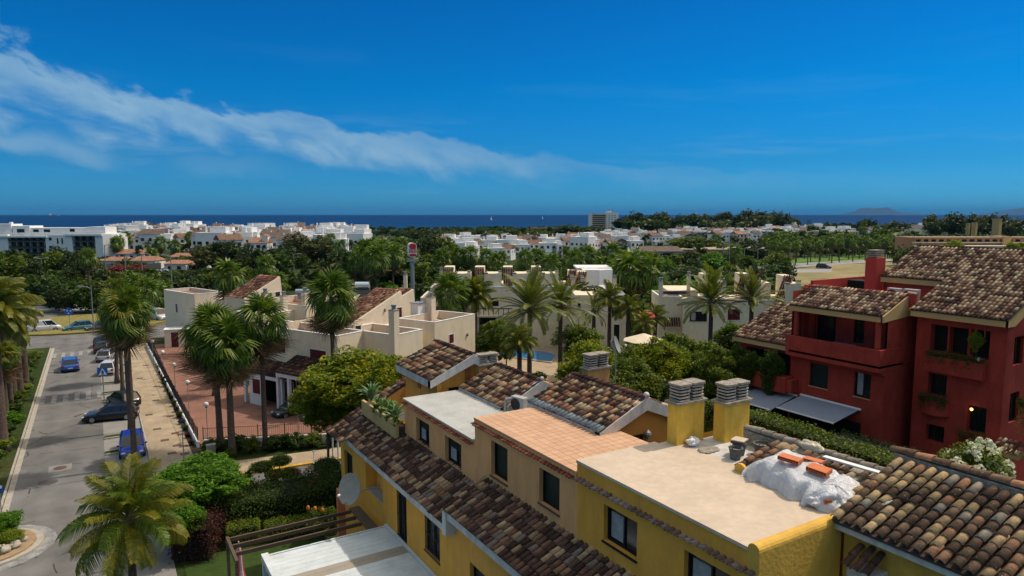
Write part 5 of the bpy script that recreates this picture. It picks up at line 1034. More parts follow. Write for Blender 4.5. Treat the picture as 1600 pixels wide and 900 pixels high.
L['mid'] = leaf_mat('mid_green_leaf', [(0.0273, 0.0609, 0.0047), (0.062, 0.1052, 0.0078), (0.1116, 0.155, 0.0108), (0.186, 0.1771, 0.0155)], .3)
L['dark'] = leaf_mat('dark_green_leaf', [(0.0138, 0.0295, 0.0052), (0.0303, 0.0517, 0.0086), (0.062, 0.0861, 0.013)], .2)
L['olive'] = leaf_mat('olive_leaf', [(0.0371, 0.0497, 0.0116), (0.0743, 0.0884, 0.0232), (0.1238, 0.1215, 0.0387)], .2)
L['burg'] = leaf_mat('burgundy_leaf', [(.03, .006, .008), (.07, .012, .016), (.05, .05, .012)], .2)
L['pink'] = leaf_mat('oleander_flower', [(.04, .05, .02), (.25, .03, .04), (.35, .06, .08)], .2)
L['whitefl'] = leaf_mat('white_blossom', [(.6, .6, .55), (.75, .75, .7)], .2)
L['hedge'] = leaf_mat('hedge_leaf', [(0.0198, 0.0443, 0.0047), (0.0434, 0.0775, 0.0078), (0.0744, 0.1218, 0.0108)], .25)
L['lime'] = leaf_mat('lime_hedge_leaf', [(0.0773, 0.1265, 0.0064), (0.1417, 0.1955, 0.0113), (0.219, 0.253, 0.0161)], .3)
def leaf_quads(P, size, asp=.5, up=.45, rng=RNG, spread=None):
    """leaf rhombs (two triangles as one quad) at points P"""
    n = len(P); d = rng.normal(size=(n, 3)); d /= np.linalg.norm(d, axis=1, keepdims=True)
    nr = rng.normal(size=(n, 3))*(1-up)+np.array([0, 0, 1.0])*up*1.6; nr /= np.linalg.norm(nr, axis=1, keepdims=True)
    d -= (d*nr).sum(1, keepdims=True)*nr; d /= np.linalg.norm(d, axis=1, keepdims=True)+1e-9; w = np.cross(nr, d)
    s = (size*rng.uniform(.6, 1.25, n))[:, None]
    V = np.stack([P-d*s*.5, P+w*s*asp*.5+nr*s*.06, P+d*s*.5, P-w*s*asp*.5+nr*s*.06], 1).reshape(-1, 3)
    return V, np.arange(4*n).reshape(-1, 4)
def crown_pts(ncl, npc, rng, rc=.26, flat=.75, hollow=.55, shape=None):
    """clumps through a unit crown (radius 1, centre 0), denser towards the outside"""
    c = rng.normal(size=(ncl, 3)); c /= np.linalg.norm(c, axis=1, keepdims=True)
    r = rng.uniform(hollow**3, 1, ncl)**(1/3); k = 1+.18*np.sin(c[:, 0]*3.1+rng.uniform(0, 6))+.16*np.sin(c[:, 1]*4.3+rng.uniform(0, 6))+.12*np.sin(c[:, 2]*5+1)
    c *= (r*k*.82)[:, None]
    if shape is not None: c = shape(c)
    rr = rc*rng.uniform(.55, 1.3, ncl)
    p = rng.normal(size=(ncl, npc, 3)); p /= np.linalg.norm(p, axis=2, keepdims=True)+1e-9; p *= rng.uniform(.25, 1, (ncl, npc, 1))**.5
    p[:, :, 2] *= flat
    return (c[:, None, :]+p*rr[:, None, None]).reshape(-1, 3)
_cm = {}
def crown_mesh(key, ncl, npc, size, mat_, seed, **k):
    kk = (key, mat_.name, seed)
    if kk not in _cm:
        rng = np.random.default_rng(seed); P = crown_pts(ncl, npc, rng, **k); V, Fq = leaf_quads(P, size, rng=rng)
        me = npmesh('crown_leaves', V, Fq); me.materials.append(mat_); _cm[kk] = me
    return _cm[kk]
_trunks = {}
def trunk_mesh(seed, limbs=6, fork=.45):
    if seed in _trunks: return _trunks[seed]
    rs = random.Random(seed); mb = MB(); top = 1.0
    def wob(a, b, n, w): return [a.lerp(b, i/n)+Vector((rs.uniform(-w, w), rs.uniform(-w, w), 0))*(0 if i in (0, n) else 1) for i in range(n+1)]
    f = Vector((rs.uniform(-.05, .05), rs.uniform(-.05, .05), fork)); mb.tube(wob(Vector((0, 0, -.05)), f, 3, .02), [.055, .045, .04, .036], 7)
    for i in range(limbs):
        a = 2*PI*i/limbs+rs.uniform(-.4, .4); e = Vector((math.cos(a)*rs.uniform(.25, .5), math.sin(a)*rs.uniform(.25, .5), rs.uniform(.72, 1.0)))
        pts = wob(f, e, 4, .03); mb.tube(pts, [.03, .024, .018, .012, .006], 5)
        q = pts[2]; e2 = q+Vector((rs.uniform(-.3, .3), rs.uniform(-.3, .3), rs.uniform(.1, .3))); mb.tube(wob(q, e2, 3, .02), [.014, .011, .007, .004], 4)
    me = bpy.data.meshes.new('trunk'); me.from_pydata(mb.v, [], mb.f); me.polygons.foreach_set('use_smooth', [True]*len(me.polygons)); me.materials.append(M['bark']); _trunks[seed] = me; return me
def tree(label, p, h, r, kind='mid', lod=1, group=None, zc=None, name='tree', seed=None, trunk=True, hc=None, cat='tree'):
    """h total height, r crown radius; crown centre at h-hc"""
    seed = seed if seed is not None else random.randrange(3)
    hc = hc or min(r*.85, h*.5)
    t = thing(name, label, cat, p, random.uniform(0, 6.28), group)
    spec = {0: (260, 110, .085), 1: (110, 60, .15), 2: (44, 26, .27), 3: (20, 12, .5)}[lod]
    P = MW[t.name]
    nm = 'crown'
    link(nm, crown_mesh('t%d' % lod, spec[0], spec[1], spec[2], L[kind], seed, rc=(.2, .26, .32, .4)[lod]), P @ Matrix.Translation((0, 0, h-hc)) @ Matrix.Diagonal((r, r, hc, 1)), t)
    if trunk and lod < 3: link('trunk', trunk_mesh(seed), P @ Matrix.Diagonal((r*.95, r*.95, h*.93, 1)), t)
    return t
def hedge_obj(name, label, p0, p1, w, h, kind='hedge', leaf=.07, dens=260, cat='hedge', group=None, z0=0, parent=None, rough=.08):
    """clipped hedge along p0-p1: twig core and a skin of leaves"""
    a = Vector((*p0, 0)); b = Vector((*p1, 0)); L_ = (b-a).length; d = (b-a)/L_; n = Vector((-d.y, d.x, 0))
    t = thing(name, label, cat, (a.x, a.y, z0), math.atan2(d.y, d.x), group)
    k = .12; MB().box(k, -w/2+k, 0, L_-k, w/2-k, h-k).build('branches', mat('hedge_core', (.012, .018, .008), 1, .2, 2) if 'hc' not in M else M['hc'], t, local=True)
    rng = RNG; area = L_*h*2+L_*w+2*w*h; N_ = int(area*dens)
    u = rng.uniform(0, 1, (N_, 3)); P = np.empty((N_, 3)); f = rng.uniform(0, area, N_)
    s1 = f < L_*h*2; s2 = (~s1) & (f < L_*h*2+L_*w); s3 = ~(s1 | s2)
    P[:, 0] = u[:, 0]*L_; P[:, 1] = (u[:, 1]-.5)*w; P[:, 2] = u[:, 2]*h
    P[s1, 1] = np.where(u[s1, 1] > .5, w/2, -w/2); P[s2, 2] = h; P[s3, 0] = np.where(u[s3, 0] > .5, L_, 0)
    P += rng.normal(size=P.shape)*rough; P[:, 2] += .5*rough*np.sin(P[:, 0]*2.1)+rough*np.sin(P[:, 0]*.83+1)
    P[:, 2] = np.maximum(P[:, 2], .02)
    V, Fq = leaf_quads(P, leaf*1.6, rng=rng); me = npmesh('leaves', V, Fq); me.materials.append(L[kind]); o = bpy.data.objects.new('leaves', me); C.objects.link(o); o.parent = t; return t
M['hc'] = mat('hedge_core', (.012, .018, .008), 1, .2, 2)
def bush(label, p, r, h, kind='hedge', lod=1, group=None, name='bush', cat='bush', seed=None):
    t = thing(name, label, cat, p, random.uniform(0, 6), group); P = MW[t.name]; spec = {0: (150, 70, .12), 1: (60, 45, .2), 2: (26, 22, .34)}[lod]
    link('foliage', crown_mesh('b%d' % lod, *spec, L[kind], seed if seed is not None else random.randrange(3), hollow=.3, rc=.3), P @ Matrix.Translation((0, 0, h*.45)) @ Matrix.Diagonal((r, r, h*.55, 1)), t)
    mb = MB(); [mb.tube([(0, 0, 0), (math.cos(a)*r*.3, math.sin(a)*r*.3, h*.4), (math.cos(a)*r*.5, math.sin(a)*r*.5, h*.75)], [.03, .02, .01], 4) for a in (0, 1.6, 3.1, 4.6)]; mb.build('stems', M['bark'], t, local=True)
    return t
# ---------------- palms
def fan_leaf(seed, m, seg=18, Lp=.95, Rb=.95, droop=.5):
    rs = random.Random(seed); v = []; f = []
    def q(a, b, c, d): n = len(v); v.extend([a, b, c, d]); f.append((n, n+1, n+2, n+3))
    # petiole, then the blade: strips joined near the hub and free at drooping tips
    for w in (.022,): q((0, -w, 0), (Lp, -w*.6, .0), (Lp, w*.6, 0), (0, w, 0)); q((0, 0, -w), (Lp, 0, -w*.5), (Lp, 0, w*.5), (0, 0, w))
    for i in range(seg):
        a = (i+.5)/seg*R(250)-R(125); da = R(250)/seg*.5; k = Rb*(1-.22*abs(a)/2.2)*rs.uniform(.9, 1.08); tw = rs.uniform(-.06, .06)
        pts = []
        for j, (rr, ww) in enumerate(((.04, .5), (.5, 1.0), (.78, .62), (1.0, .12))):
            r_ = rr*k; z = -droop*max(0, rr-.35)**1.6*1.5*(1+.5*abs(a))-.10*rr*abs(math.sin(a)); hw = math.tan(da)*min(rr, .55)*k*ww
            c, s = math.cos(a+tw*rr), math.sin(a+tw*rr); fold = .25*hw
            pts.append(((Lp+r_*c+hw*s, r_*s-hw*c, z-fold), (Lp+r_*c-hw*s, r_*s+hw*c, z+fold)))
        for j in range(3): q(pts[j][0], pts[j][1], pts[j+1][1], pts[j+1][0])
    me = npmesh('fan_leaf', np.array(v), np.array(f)); me.materials.append(m); return me
def merge_strips(v, f): return v, f
def feather_leaf(seed, m, n=34, Lf=3.0, wl=.42, arch=.9, hang=.5, w=.03, name='frond'):
    rs = random.Random(seed); v = []; f = []
    def q(a, b, c, d): k = len(v); v.extend([a, b, c, d]); f.append((k, k+1, k+2, k+3))
    def sp(t): return Vector((Lf*(t-.16*arch*t**3), 0, Lf*(.22*t-.30*arch*t**2.3)))
    pr = sp(0)
    for j in range(1, 9):
        c = sp(j/8); ww = .035*(1-j/9); q(pr+Vector((0, -ww, 0)), c+Vector((0, -ww, 0)), c+Vector((0, ww, 0)), pr+Vector((0, ww, 0))); q(pr+Vector((0, 0, -ww)), c+Vector((0, 0, -ww)), c+Vector((0, 0, ww)), pr+Vector((0, 0, ww))); pr = c
    for i in range(n):
        t = .14+.86*i/n; c = sp(t); l = wl*(math.sin(PI*min(1, .18+t*.78))**.6)*rs.uniform(.88, 1.1); tg = (sp(min(1, t+.03))-sp(t-.03)).normalized()
        for s in (-1, 1):
            d = (Vector((0, s, 0))*.8+tg*.62+Vector((0, 0, .22+rs.uniform(-.1, .1)))).normalized(); m1 = c+d*l*.55; e = c+d*l*.95+Vector((0, 0, -hang*l)); wd = tg*w
            q(c-wd*.7, c+wd*.7, m1+wd, m1-wd); q(m1-wd, m1+wd, e+wd*.25, e-wd*.25)
    me = npmesh(name, np.array([tuple(x) for x in v]), np.array(f)); me.materials.append(m); return me
FAN = [fan_leaf(i, L['palm'], droop=d) for i, d in enumerate((.45, .7, 1.0))]; FANY = [fan_leaf(7, L['palmy'], droop=.6)]; FAND = [fan_leaf(9, L['dead'], droop=1.4, Rb=.8), fan_leaf(10, L['dead'], droop=2.0, Rb=.7)]
FANL = [fan_leaf(20+i, L['palm'], seg=9, droop=d) for i, d in enumerate((.5, 1.0))]; FANDL = [fan_leaf(29, L['dead'], seg=7, droop=1.4, Rb=.8)]
def trunk_palm(t, h, r0, r1, bend=(0, 0), rings=True, m='palmtrunk'):
    n = max(6, int(h/.8)); mb = MB(); pts = []; rs = []
    for i in range(n+1):
        k = i/n; pts.append((bend[0]*k*k, bend[1]*k*k, h*k)); rs.append((r0+(r1-r0)*min(1, k*1.15))*(1.35 if i == 0 else 1)*random.uniform(.96, 1.05))
    mb.tube(pts, rs, 10); return mb.build('trunk', M[m], t, local=True, smooth=True)
def place(t, me, az_, el_, c, s, roll=0, name=None):
    link(name or me.name.split('.')[0], me, MW[t.name] @ Matrix.Translation(c) @ Matrix.Rotation(az_, 4, 'Z') @ Matrix.Rotation(-el_, 4, 'Y') @ Matrix.Rotation(roll, 4, 'X') @ Matrix.Scale(s, 4), t)
def washingtonia(label, p, h, s=1.0, n=50, nd=26, r0=.26, r1=.17, lod=0, group='fan palms', bend=(0, 0), yellow=0, flowers=False, skirt=1.0):
    t = thing('fan_palm', label, 'palm tree', p, random.uniform(0, 6), group); trunk_palm(t, h-.1, r0, r1, bend); c = (bend[0], bend[1], h-.15)
    if lod == 0:
        for i in range(n):
            k = i/n; e = R(84-k*140)+random.gauss(0, .2); place(t, random.choice(FANY) if random.random() < yellow else FAN[min(2, int(k*3))], i*2.399+random.gauss(0, .15), e, Vector(c)+Vector((0, 0, .35*(1-k))), s*random.uniform(.7, 1.12), random.gauss(0, .45))
        for i in range(nd): place(t, random.choice(FAND), i*2.399+random.gauss(0, .3), R(-64-28*random.random()), Vector(c)-Vector((0, 0, .1+.9*random.random()*skirt)), s*random.uniform(.7, .95), random.gauss(0, .5), 'dead_leaf')
    else: palm_crown_joined(t, c, s, n//2, nd//2)
    if flowers:
        for i in range(5): mb = MB(); a = i*1.25; mb.tube([c, (c[0]+math.cos(a)*.7, c[1]+math.sin(a)*.7, c[2]+.3), (c[0]+math.cos(a)*1.1, c[1]+math.sin(a)*1.1, c[2]-.1)], [.03, .1, .05], 5); mb.build('flower_spray', L['dead'], t, local=True)
    return t
_pc = {}
def joined(meshes_mats, name, m):
    V = []; Fs = []; k = 0
    for me, Mx in meshes_mats:
        key = me.name
        if key not in _pc:
            a = np.empty(len(me.vertices)*3, dtype=np.float32); me.vertices.foreach_get('co', a); b = np.empty(len(me.loops), dtype=np.int32); me.loops.foreach_get('vertex_index', b); _pc[key] = (a.reshape(-1, 3), b.reshape(-1, 4))
        v, f = _pc[key]; A = np.array(Mx); V.append(v @ A[:3, :3].T+A[:3, 3]); Fs.append(f+k); k += len(v)
    me = npmesh(name, np.concatenate(V), np.concatenate(Fs)); me.materials.append(m); return me
def rotm(az_, el_, s, c=(0, 0, 0)): return Matrix.Translation(c) @ Matrix.Rotation(az_, 4, 'Z') @ Matrix.Rotation(-el_, 4, 'Y') @ Matrix.Scale(s, 4)
FANCROWN = [joined([(FANL[min(1, int(i/14))], rotm(i*2.399+random.gauss(0, .2), R(80-i/26*125)+random.gauss(0, .12), random.uniform(.85, 1.1), (0, 0, .3*(1-i/26)))) for i in range(26)], 'crown', L['palm']) for _ in range(2)]
DEADCROWN = [joined([(FANDL[0], rotm(i*2.399, R(-55-35*random.random()), random.uniform(.7, .95), (0, 0, -.2-.5*random.random()))) for i in range(10)], 'dead_skirt', L['dead'])]
def palm_crown_joined(t, c, s, n, nd):
    link('crown', random.choice(FANCROWN), MW[t.name] @ Matrix.Translation(c) @ Matrix.Scale(s, 4), t); link('dead_skirt', DEADCROWN[0], MW[t.name] @ Matrix.Translation(c) @ Matrix.Scale(s, 4), t)
FR = {'queen': [feather_leaf(1, L['palmy'], 46, 2.9, .6, 1.15, .75, .02), feather_leaf(2, L['palm'], 46, 2.8, .58, 1.4, .9, .02), feather_leaf(3, L['palmy'], 46, 2.7, .52, .8, .65, .02)],
      'date': [feather_leaf(4, L['date'], 44, 4.2, .46, .95, .15, .035), feather_leaf(5, L['date'], 44, 4.0, .44, 1.3, .2, .035), feather_leaf(6, L['date'], 40, 3.9, .42, .6, .1, .035)],
      'orange': [feather_leaf(8, L['orange'], 20, 3.0, .3, 1.2, .3, .04)], 'golden': [feather_leaf(11, L['palmy'], 34, 3.2, .6, 1.5, 1.2, .04), feather_leaf(12, L['date'], 34, 3.0, .6, 1.2, 1.0, .04)], 'dry': [feather_leaf(13, L['dead'], 30, 3.6, .4, .9, .3, .035)]}
def feather_palm(label, p, h, s=1.0, n=44, kind='date', r0=.26, r1=.2, lo=-35, hi=82, group=None, bend=(0, 0), orange=0, rz=None, cat='palm tree', name='date_palm', dry=0):
    t = thing(name, label, cat, p, random.uniform(0, 6) if rz is None else rz, group)
    if h > .4: trunk_palm(t, h, r0, r1, bend)
    c = Vector((bend[0], bend[1], h)); MB().lathe([(.02, -.5), (r1*1.5, -.25), (r1*1.7, .1), (.05, .5)], 10, tuple(c)).build('crown_shaft', M['palmtrunk'], t, local=True)
    for i in range(n):
        k = i/n; place(t, FR['dry'][0] if random.random() < dry else FR[kind][i % len(FR[kind])], i*2.399+random.gauss(0, .12), R(hi+(lo-hi)*k**.85)+random.gauss(0, .07), c+Vector((0, 0, .25*(1-k))), s*random.uniform(.82, 1.08), random.gauss(0, .25), 'frond')
    for i in range(orange): place(t, FR['orange'][0], i*2.1, R(10+random.uniform(-25, 25)), c, s*.5, 0, 'fruit_stalk')
    return t
# --- street fan palms (position from trunk base, height from crown centre)
def on_d(u, v, z=0): return on(u, v, z)
def hz_(u, v, p):      # height z at which pixel row v is seen above ground point p
    d = Vector(p).xy.dot(Vector(FWD).xy); return H-(v-335)*d/F*1.0
def fanp(u, vb, vc, label, **k):
    p = on(u, vb, .08); z = hz_(u, vc, p); return washingtonia(label, p, z, **k)
fanp(211, 728, 492, 'tall fan palm in the parking lane behind the bright blue parked car', s=1.05, yellow=.25, r0=.2, r1=.15, flowers=True, n=50)
fanp(204, 673, 493, 'fan palm directly behind the tallest street palm', s=.95, yellow=.35, r0=.18, r1=.14, nd=20)
fanp(192, 612, 488, 'thin fan palm beside the white parked car', s=1.15, yellow=.3, r0=.2, r1=.14, nd=18)
fanp(183, 598, 500, 'fan palm leaning over the white parked car, left of its thinner neighbour', s=1.0, yellow=.3, r0=.22, r1=.15, bend=(-.6, .3))
fanp(345, 703, 525, 'left one of the two big close fan palms behind the courtyard corner', s=1.35, n=60, r0=.26, r1=.2, bend=(-.3, 0))
fanp(363, 712, 545, 'right one of the two big close fan palms behind the courtyard corner', s=1.25, n=56, r0=.27, r1=.2)
fanp(415, 700, 505, 'slender fan palm with open crown in front of the garage', s=1.25, n=46, r0=.2, r1=.16)
fanp(524, 690, 468, 'dark trunked fan palm standing behind the yellow flowering tree', s=1.2, n=56, r0=.18, r1=.15)
for (u, v, d, s, lab) in ((352, 432, 88, 1.35, 'high fan palm above the cream roofs, left of the second villa'), (403, 462, 84, 1.25, 'fan palm with yellowing leaves behind the second villa'), (385, 478, 80, 1.0, 'small fan palm squeezed between the tall palms and the cream villa'), (323, 540, 66, 1.0, 'fan palm with brown flower sprays left of the two big palms'), (413, 415, 150, 1.4, 'distant fan palm rising over the second villa roof'), (431, 440, 130, 1.2, 'distant fan palm left of the far gabled house')):
    p = gd(u, d); washingtonia(lab, p, hz_(u, v, p), s=s, n=44, lod=0 if d < 70 else 1, flowers=(u == 323), yellow=.2)
# big date palm leaning in from the left edge, and the row of thick trunks
p = gd(-28, 50); feather_palm('big canary date palm reaching in from the left edge', p, hz_(0, 492, p), 1.25, 64, 'golden', r0=.5, r1=.42, group='palms of the left verge', name='date_palm')
for i, (u, vb) in enumerate(((4, 655), (12, 640), (22, 628), (32, 618), (41, 606), (-6, 650))):
    p = on(u, vb, .05); q = feather_palm(['thick trunked palm of the left verge, leftmost in the photo', 'second thick trunked palm of the left verge', 'third thick trunked palm of the left verge', 'fourth thick trunked palm of the left verge', 'farthest thick trunked palm of the left verge', 'palm at the very left edge behind the big frond crown'][i], p, hz_(u, 492, p), .85, 26, 'golden', r0=.34, r1=.3, group='palms of the left verge', name='date_palm')
fanp(10, 660, 560, 'short fan palm with cream flower heads on the left verge', s=.85, n=36, r0=.28, r1=.22, yellow=.5, flowers=True)
fanp(18, 640, 555, 'second short fan palm with cream flower heads on the left verge', s=.7, n=26, r0=.25, r1=.2, yellow=.5, flowers=True)
for i, (u, v, d) in enumerate(((132, 402, 150), (222, 455, 112), (240, 462, 118), (204, 445, 128), (250, 452, 140))): p = gd(u, d); washingtonia(['tall fan palm left of the white block beyond the roundabout', 'grey green fan palm at the car park', 'fan palm beside the white van', 'fan palm over the roundabout edge', 'small fan palm behind the white van'][i], p, hz_(u, v, p), 1.25, lod=1)
# near feather palm bottom left
p = D0 = Vector((.55, 29.9, 0)); feather_palm('bushy yellow green feather palm in the lower left foreground', p, 5.9, 1.0, 52, 'queen', r0=.17, r1=.14, lo=-50, hi=78, name='feather_palm')
# middle garden palms
def dpalm(label, u, vc, d, s, kind='date', **k): p = gd(u, d); return feather_palm(label, p, hz_(u, vc, p), s, kind=kind, **k)
dpalm('big date palm with orange fruit stalks in the pool garden', 828, 485, 62, 1.08, orange=8, group='date palms of the pool garden', n=60)
dpalm('date palm just right of the biggest one in the pool garden', 877, 480, 68, 1.0, orange=8, group='date palms of the pool garden', n=50)
dpalm('date palm in front of the wide window of the cream villa', 1116, 474, 62, 1.0, group='date palms of the pool garden', n=54, lo=-25)
dpalm('browned date palm beside the red house roof', 1180, 472, 60, .9, group='date palms of the pool garden', n=40, dry=.45, lo=-20, hi=86)
dpalm('yellow green feather palm beside the cream villa wing', 955, 470, 76, .9, 'golden', n=26, group='feather palms of the pool garden', name='feather_palm'); dpalm('small yellow green palm below the cream villa wing', 985, 487, 74, .75, 'golden', n=22, group='feather palms of the pool garden', name='feather_palm')
dpalm('drooping yellow green palm at the left end of the cream villa row', 742, 466, 80, 1.0, 'golden', n=40, group='feather palms of the pool garden', name='feather_palm'); p = gd(703, 78); washingtonia('fan palm beside the drooping palm at the cream villa row', p, hz_(703, 462, p), 1.5, lod=0, n=40)
dpalm('bushy palm standing at the pool edge', 812, 540, 58, .7, 'golden', n=30, group='feather palms of the pool garden', name='feather_palm'); dpalm('small palm left of the cream villa wing', 930, 487, 74, .65, 'palmx' if False else 'date', n=26, group='feather palms of the pool garden', name='feather_palm', lo=-50)
dpalm('yellow green palm between the two cream villas', 1028, 500, 74, .7, 'golden', n=22, group='feather palms of the pool garden', name='feather_palm'); dpalm('low palm in front of the dark passage between villas', 1010, 508, 70, .55, 'golden', n=20, group='feather palms of the pool garden', name='feather_palm')
for i, (u, v, d, s) in enumerate(((985, 425, 105, 1.9), (1001, 420, 110, 1.8), (1020, 428, 104, 1.6), (573, 398, 150, 2.0), (598, 395, 155, 2.0), (586, 405, 140, 1.8), (612, 400, 150, 1.7), (560, 410, 160, 1.7))):
    p = gd(u, d); washingtonia(['tall fan palm left of the group between the cream villas', 'tallest fan palm between the cream villas', 'right fan palm of the group between the cream villas', 'first fan palm of the big cluster left of the red sign', 'highest fan palm of the cluster left of the red sign', 'front fan palm of the cluster left of the red sign', 'right fan palm of the cluster left of the red sign', 'left fan palm of the cluster left of the red sign'][i], p, hz_(u, v, p), s, lod=1, group='tall fan palms behind the villas')
# trees in the garden
def tr(label, u, vt, d, r, kind, lod=0, hc=None, **k): p = gd(u, d); return tree(label, p, hz_(u, vt, p), r, kind, lod, hc=hc, **k)
tr('yellow flowering tree behind the left end of the yellow terrace', 560, 538, 43, 3.9, 'ytree', hc=2.6, seed=1); tr('smaller yellow green tree left of the white poles', 500, 575, 44, 2.3, 'ytree', hc=2.3, seed=2); tr('yellow flowering tree by the tiled pavilion', 600, 560, 40, 2.2, 'ytree', hc=2.3, seed=0)
G = 'rounded green trees around the pool'
for i, (u, vt, d, r, k_, hc) in enumerate(((1085, 512, 55, 4.0, 'mid', 3.2), (1040, 530, 50, 2.6, 'ytree', 2.4), (930, 538, 52, 3.0, 'ytree', 2.6), (985, 560, 46, 2.6, 'mid', 2.2), (890, 585, 44, 2.2, 'mid', 2.0), (925, 525, 62, 2.4, 'ytree', 2.2), (1125, 530, 50, 2.5, 'mid', 3.0), (1000, 535, 60, 2.6, 'mid', 2.2), (850, 600, 46, 1.6, 'mid', 1.6), (930, 600, 42, 1.9, 'mid', 1.8), (1060, 590, 46, 2.2, 'dark', 2.2), (925, 440, 90, 3.2, 'dark', 2.2), (1045, 445, 96, 2.4, 'bright', 1.8), (1005, 465, 95, 2.2, 'mid', 2.6), (975, 470, 92, 2.0, 'mid', 2.6), (790, 500, 70, 2.0, 'mid', 2.0), (910, 505, 70, 2.6, 'mid', 1.8), (1160, 500, 66, 2.2, 'mid', 1.8), (775, 497, 80, 2.2, 'lime', 1.3), (760, 520, 78, 1.6, 'hedge', 1.2))):
    tr(['largest rounded tree left of the red house', 'yellow green tree in front of the largest rounded tree', 'yellow green tree right of the pool', 'green tree behind the dish chimney', 'green tree left of the dish chimney', 'flowering tree beyond the pool', 'leafy tree touching the red tiled wing', 'green tree beyond the pool terrace', 'small tree in front of the pool', 'small tree beneath the satellite dish', 'dark tree behind the yellow chimneys', 'dark flat topped tree in front of the white boxy villa', 'bright green tree on the cream villa terrace', 'rounded tree between the villas behind the tall palms', 'second rounded tree between the villas', 'leafy tree under the big date palm', 'leafy tree under the right date palm', 'shrubby tree under the browned date palm', 'clipped lime green tree under the villa balcony', 'dark rounded shrub left of the pool'][i], u, vt, d, r, k_, 0 if d < 60 else 1, hc, group=G if k_ in ('mid', 'ytree') else None)
for i, (u, v, d, r, h) in enumerate(((800, 560, 52, 1.7, 2.6), (815, 575, 50, 1.0, 1.4), (770, 552, 74, 1.5, 1.6), (1000, 600, 48, 1.8, 2.2), (1100, 600, 48, 2.0, 3.0), (1145, 610, 46, 1.5, 3.5))): bush(['dark clipped bush left of the pool', 'small dark clipped bush at the pool', 'low bush beside the tan awning', 'shrub behind the orange gable', 'dark shrub left of the red house awning', 'dark shrub at the corner of the awning'][i], gd(u, d), r, h, 'hedge', 1, 'shrubs of the pool garden')
# garden hedges between yellow terrace and red house
hedge_obj('hedge', 'tall bright green clipped hedge behind the cream flat roof', (30.6, 14.5), (31.2, 28), 1.3, 6.9, 'mid', .1, 170); hedge_obj('hedge', 'dark hedge in front of the red house wall', (36.4, 18.5), (36.8, 23.6), 2.0, 5.2, 'dark', .09, 110); hedge_obj('hedge', 'second garden hedge beside the awnings', (33, 24.5), (36.3, 24.5), 1.0, 2.8, 'lime', .08, 120)
# climbing plants on the planter balcony
for i, (y, r, h) in enumerate(((33.6, .9, 3.0), (32.2, .8, 3.0), (30.5, .85, 3.4))):
    bush(['dark climbing plant at the left end of the planter balcony', 'dark climbing plant in the middle of the planter balcony', 'dark climbing plant hanging over the planter balcony beside the awning'][i], (40.0, y, 5.6), r, h, 'hedge', 0, 'climbing plants on the red house')
def trail(label, x, y0, y1, z, n, kind='hedge', hang=.5):
    t = thing('balcony_plant', label, 'plant', (x, (y0+y1)/2, z), 0, 'trailing plants on the red balconies'); rng = RNG; m_ = int(n); P = np.stack([rng.normal(0, .16, m_), rng.uniform(-(y1-y0)/2, (y1-y0)/2, m_), rng.normal(0, .16, m_)-np.abs(rng.normal(0, hang*.5, m_))*(rng.uniform(0, 1, m_) > .5)], 1)
    V, Fq = leaf_quads(P, .13, rng=rng); me = npmesh('leaves', V, Fq); me.materials.append(L[kind]); o = bpy.data.objects.new('leaves', me); C.objects.link(o); o.parent = t
    mb = MB(); [mb.tube([(0, yy, -.1), (-.08, yy+.1, .15)], .012, 4) for yy in np.linspace(-(y1-y0)/2*.9, (y1-y0)/2*.9, 5)]; mb.build('stems', M['bark'], t, local=True); return t
trail('trailing plant along the long top balcony planter', 42.15, 18.3, 21.4, 9.75, 1800); trail('plant spilling over the upper round balcony', 42.1, 20.1, 21.7, 7.1, 900); trail('low plant on the lower round balcony', 42.1, 18.0, 19.4, 5.45, 500); trail('feathery plant hanging from the neighbouring balcony', 42.3, 14.6, 16.6, 7.9, 2200, 'mid', 1.4); trail('dark plant above the lower right balcony', 41.8, 13.8, 15.6, 5.4, 900)
tree('small potted tree standing in the top balcony planter', (42.15, 18.75, 9.6), 1.9, .42, 'lime', 1, hc=.6, name='potted_tree')
# white flowering shrub
t = bush('rounded shrub covered with white blossom below the red house', (30.2, 13.3, 5.9), 1.5, 2.9, 'mid', 0, name='flowering_shrub', cat='shrub', seed=1); MB().cyl((0, 0, -5.9), (0, 0, .8), .12, .08).build('trunk', M['bark'], t, local=True); P_ = crown_pts(260, 30, np.random.default_rng(5), rc=.09, hollow=.9)*1.12; V, Fq = leaf_quads(P_, .085, .9, .3); me = npmesh('blossom', V, Fq); me.materials.append(L['whitefl']); link('blossom', me, MW[t.name] @ Matrix.Translation((0, 0, 1.35)) @ Matrix.Diagonal((1.5, 1.5, 1.6, 1)), t)
t = bush('small plant with white flower heads below the red wall', (36.0, 17.0, 2.2), .9, 1.5, 'dark', 1, name='flowering_shrub', cat='shrub'); P_ = np.random.default_rng(6).normal(size=(9, 1, 3))*.5+np.random.default_rng(7).normal(size=(9, 60, 3))*.06; V, Fq = leaf_quads(P_.reshape(-1, 3), .07, .9, .3); me = npmesh('blossom', V, Fq); me.materials.append(L['whitefl']); link('blossom', me, MW[t.name] @ Matrix.Translation((0, 0, 1.1)), t)
for i, (x, y, r, h) in enumerate(((38, 18.8, 1.4, 2.8), (37.6, 20.6, 1.3, 3.2), (37, 15.5, 1.3, 2.6), (35.5, 18.5, 1.2, 1.8), (38.5, 22.3, 1.2, 3.4))): bush(['dark shrub beneath the round balcony', 'dark shrub in the corner of the red house', 'dark shrub right of the white flower heads', 'low dark shrub behind the weathered roof ridge', 'dark tall shrub at the recess of the red house'][i], (x, y, .5), r, h, 'dark', 1, 'dark shrubs below the red house')
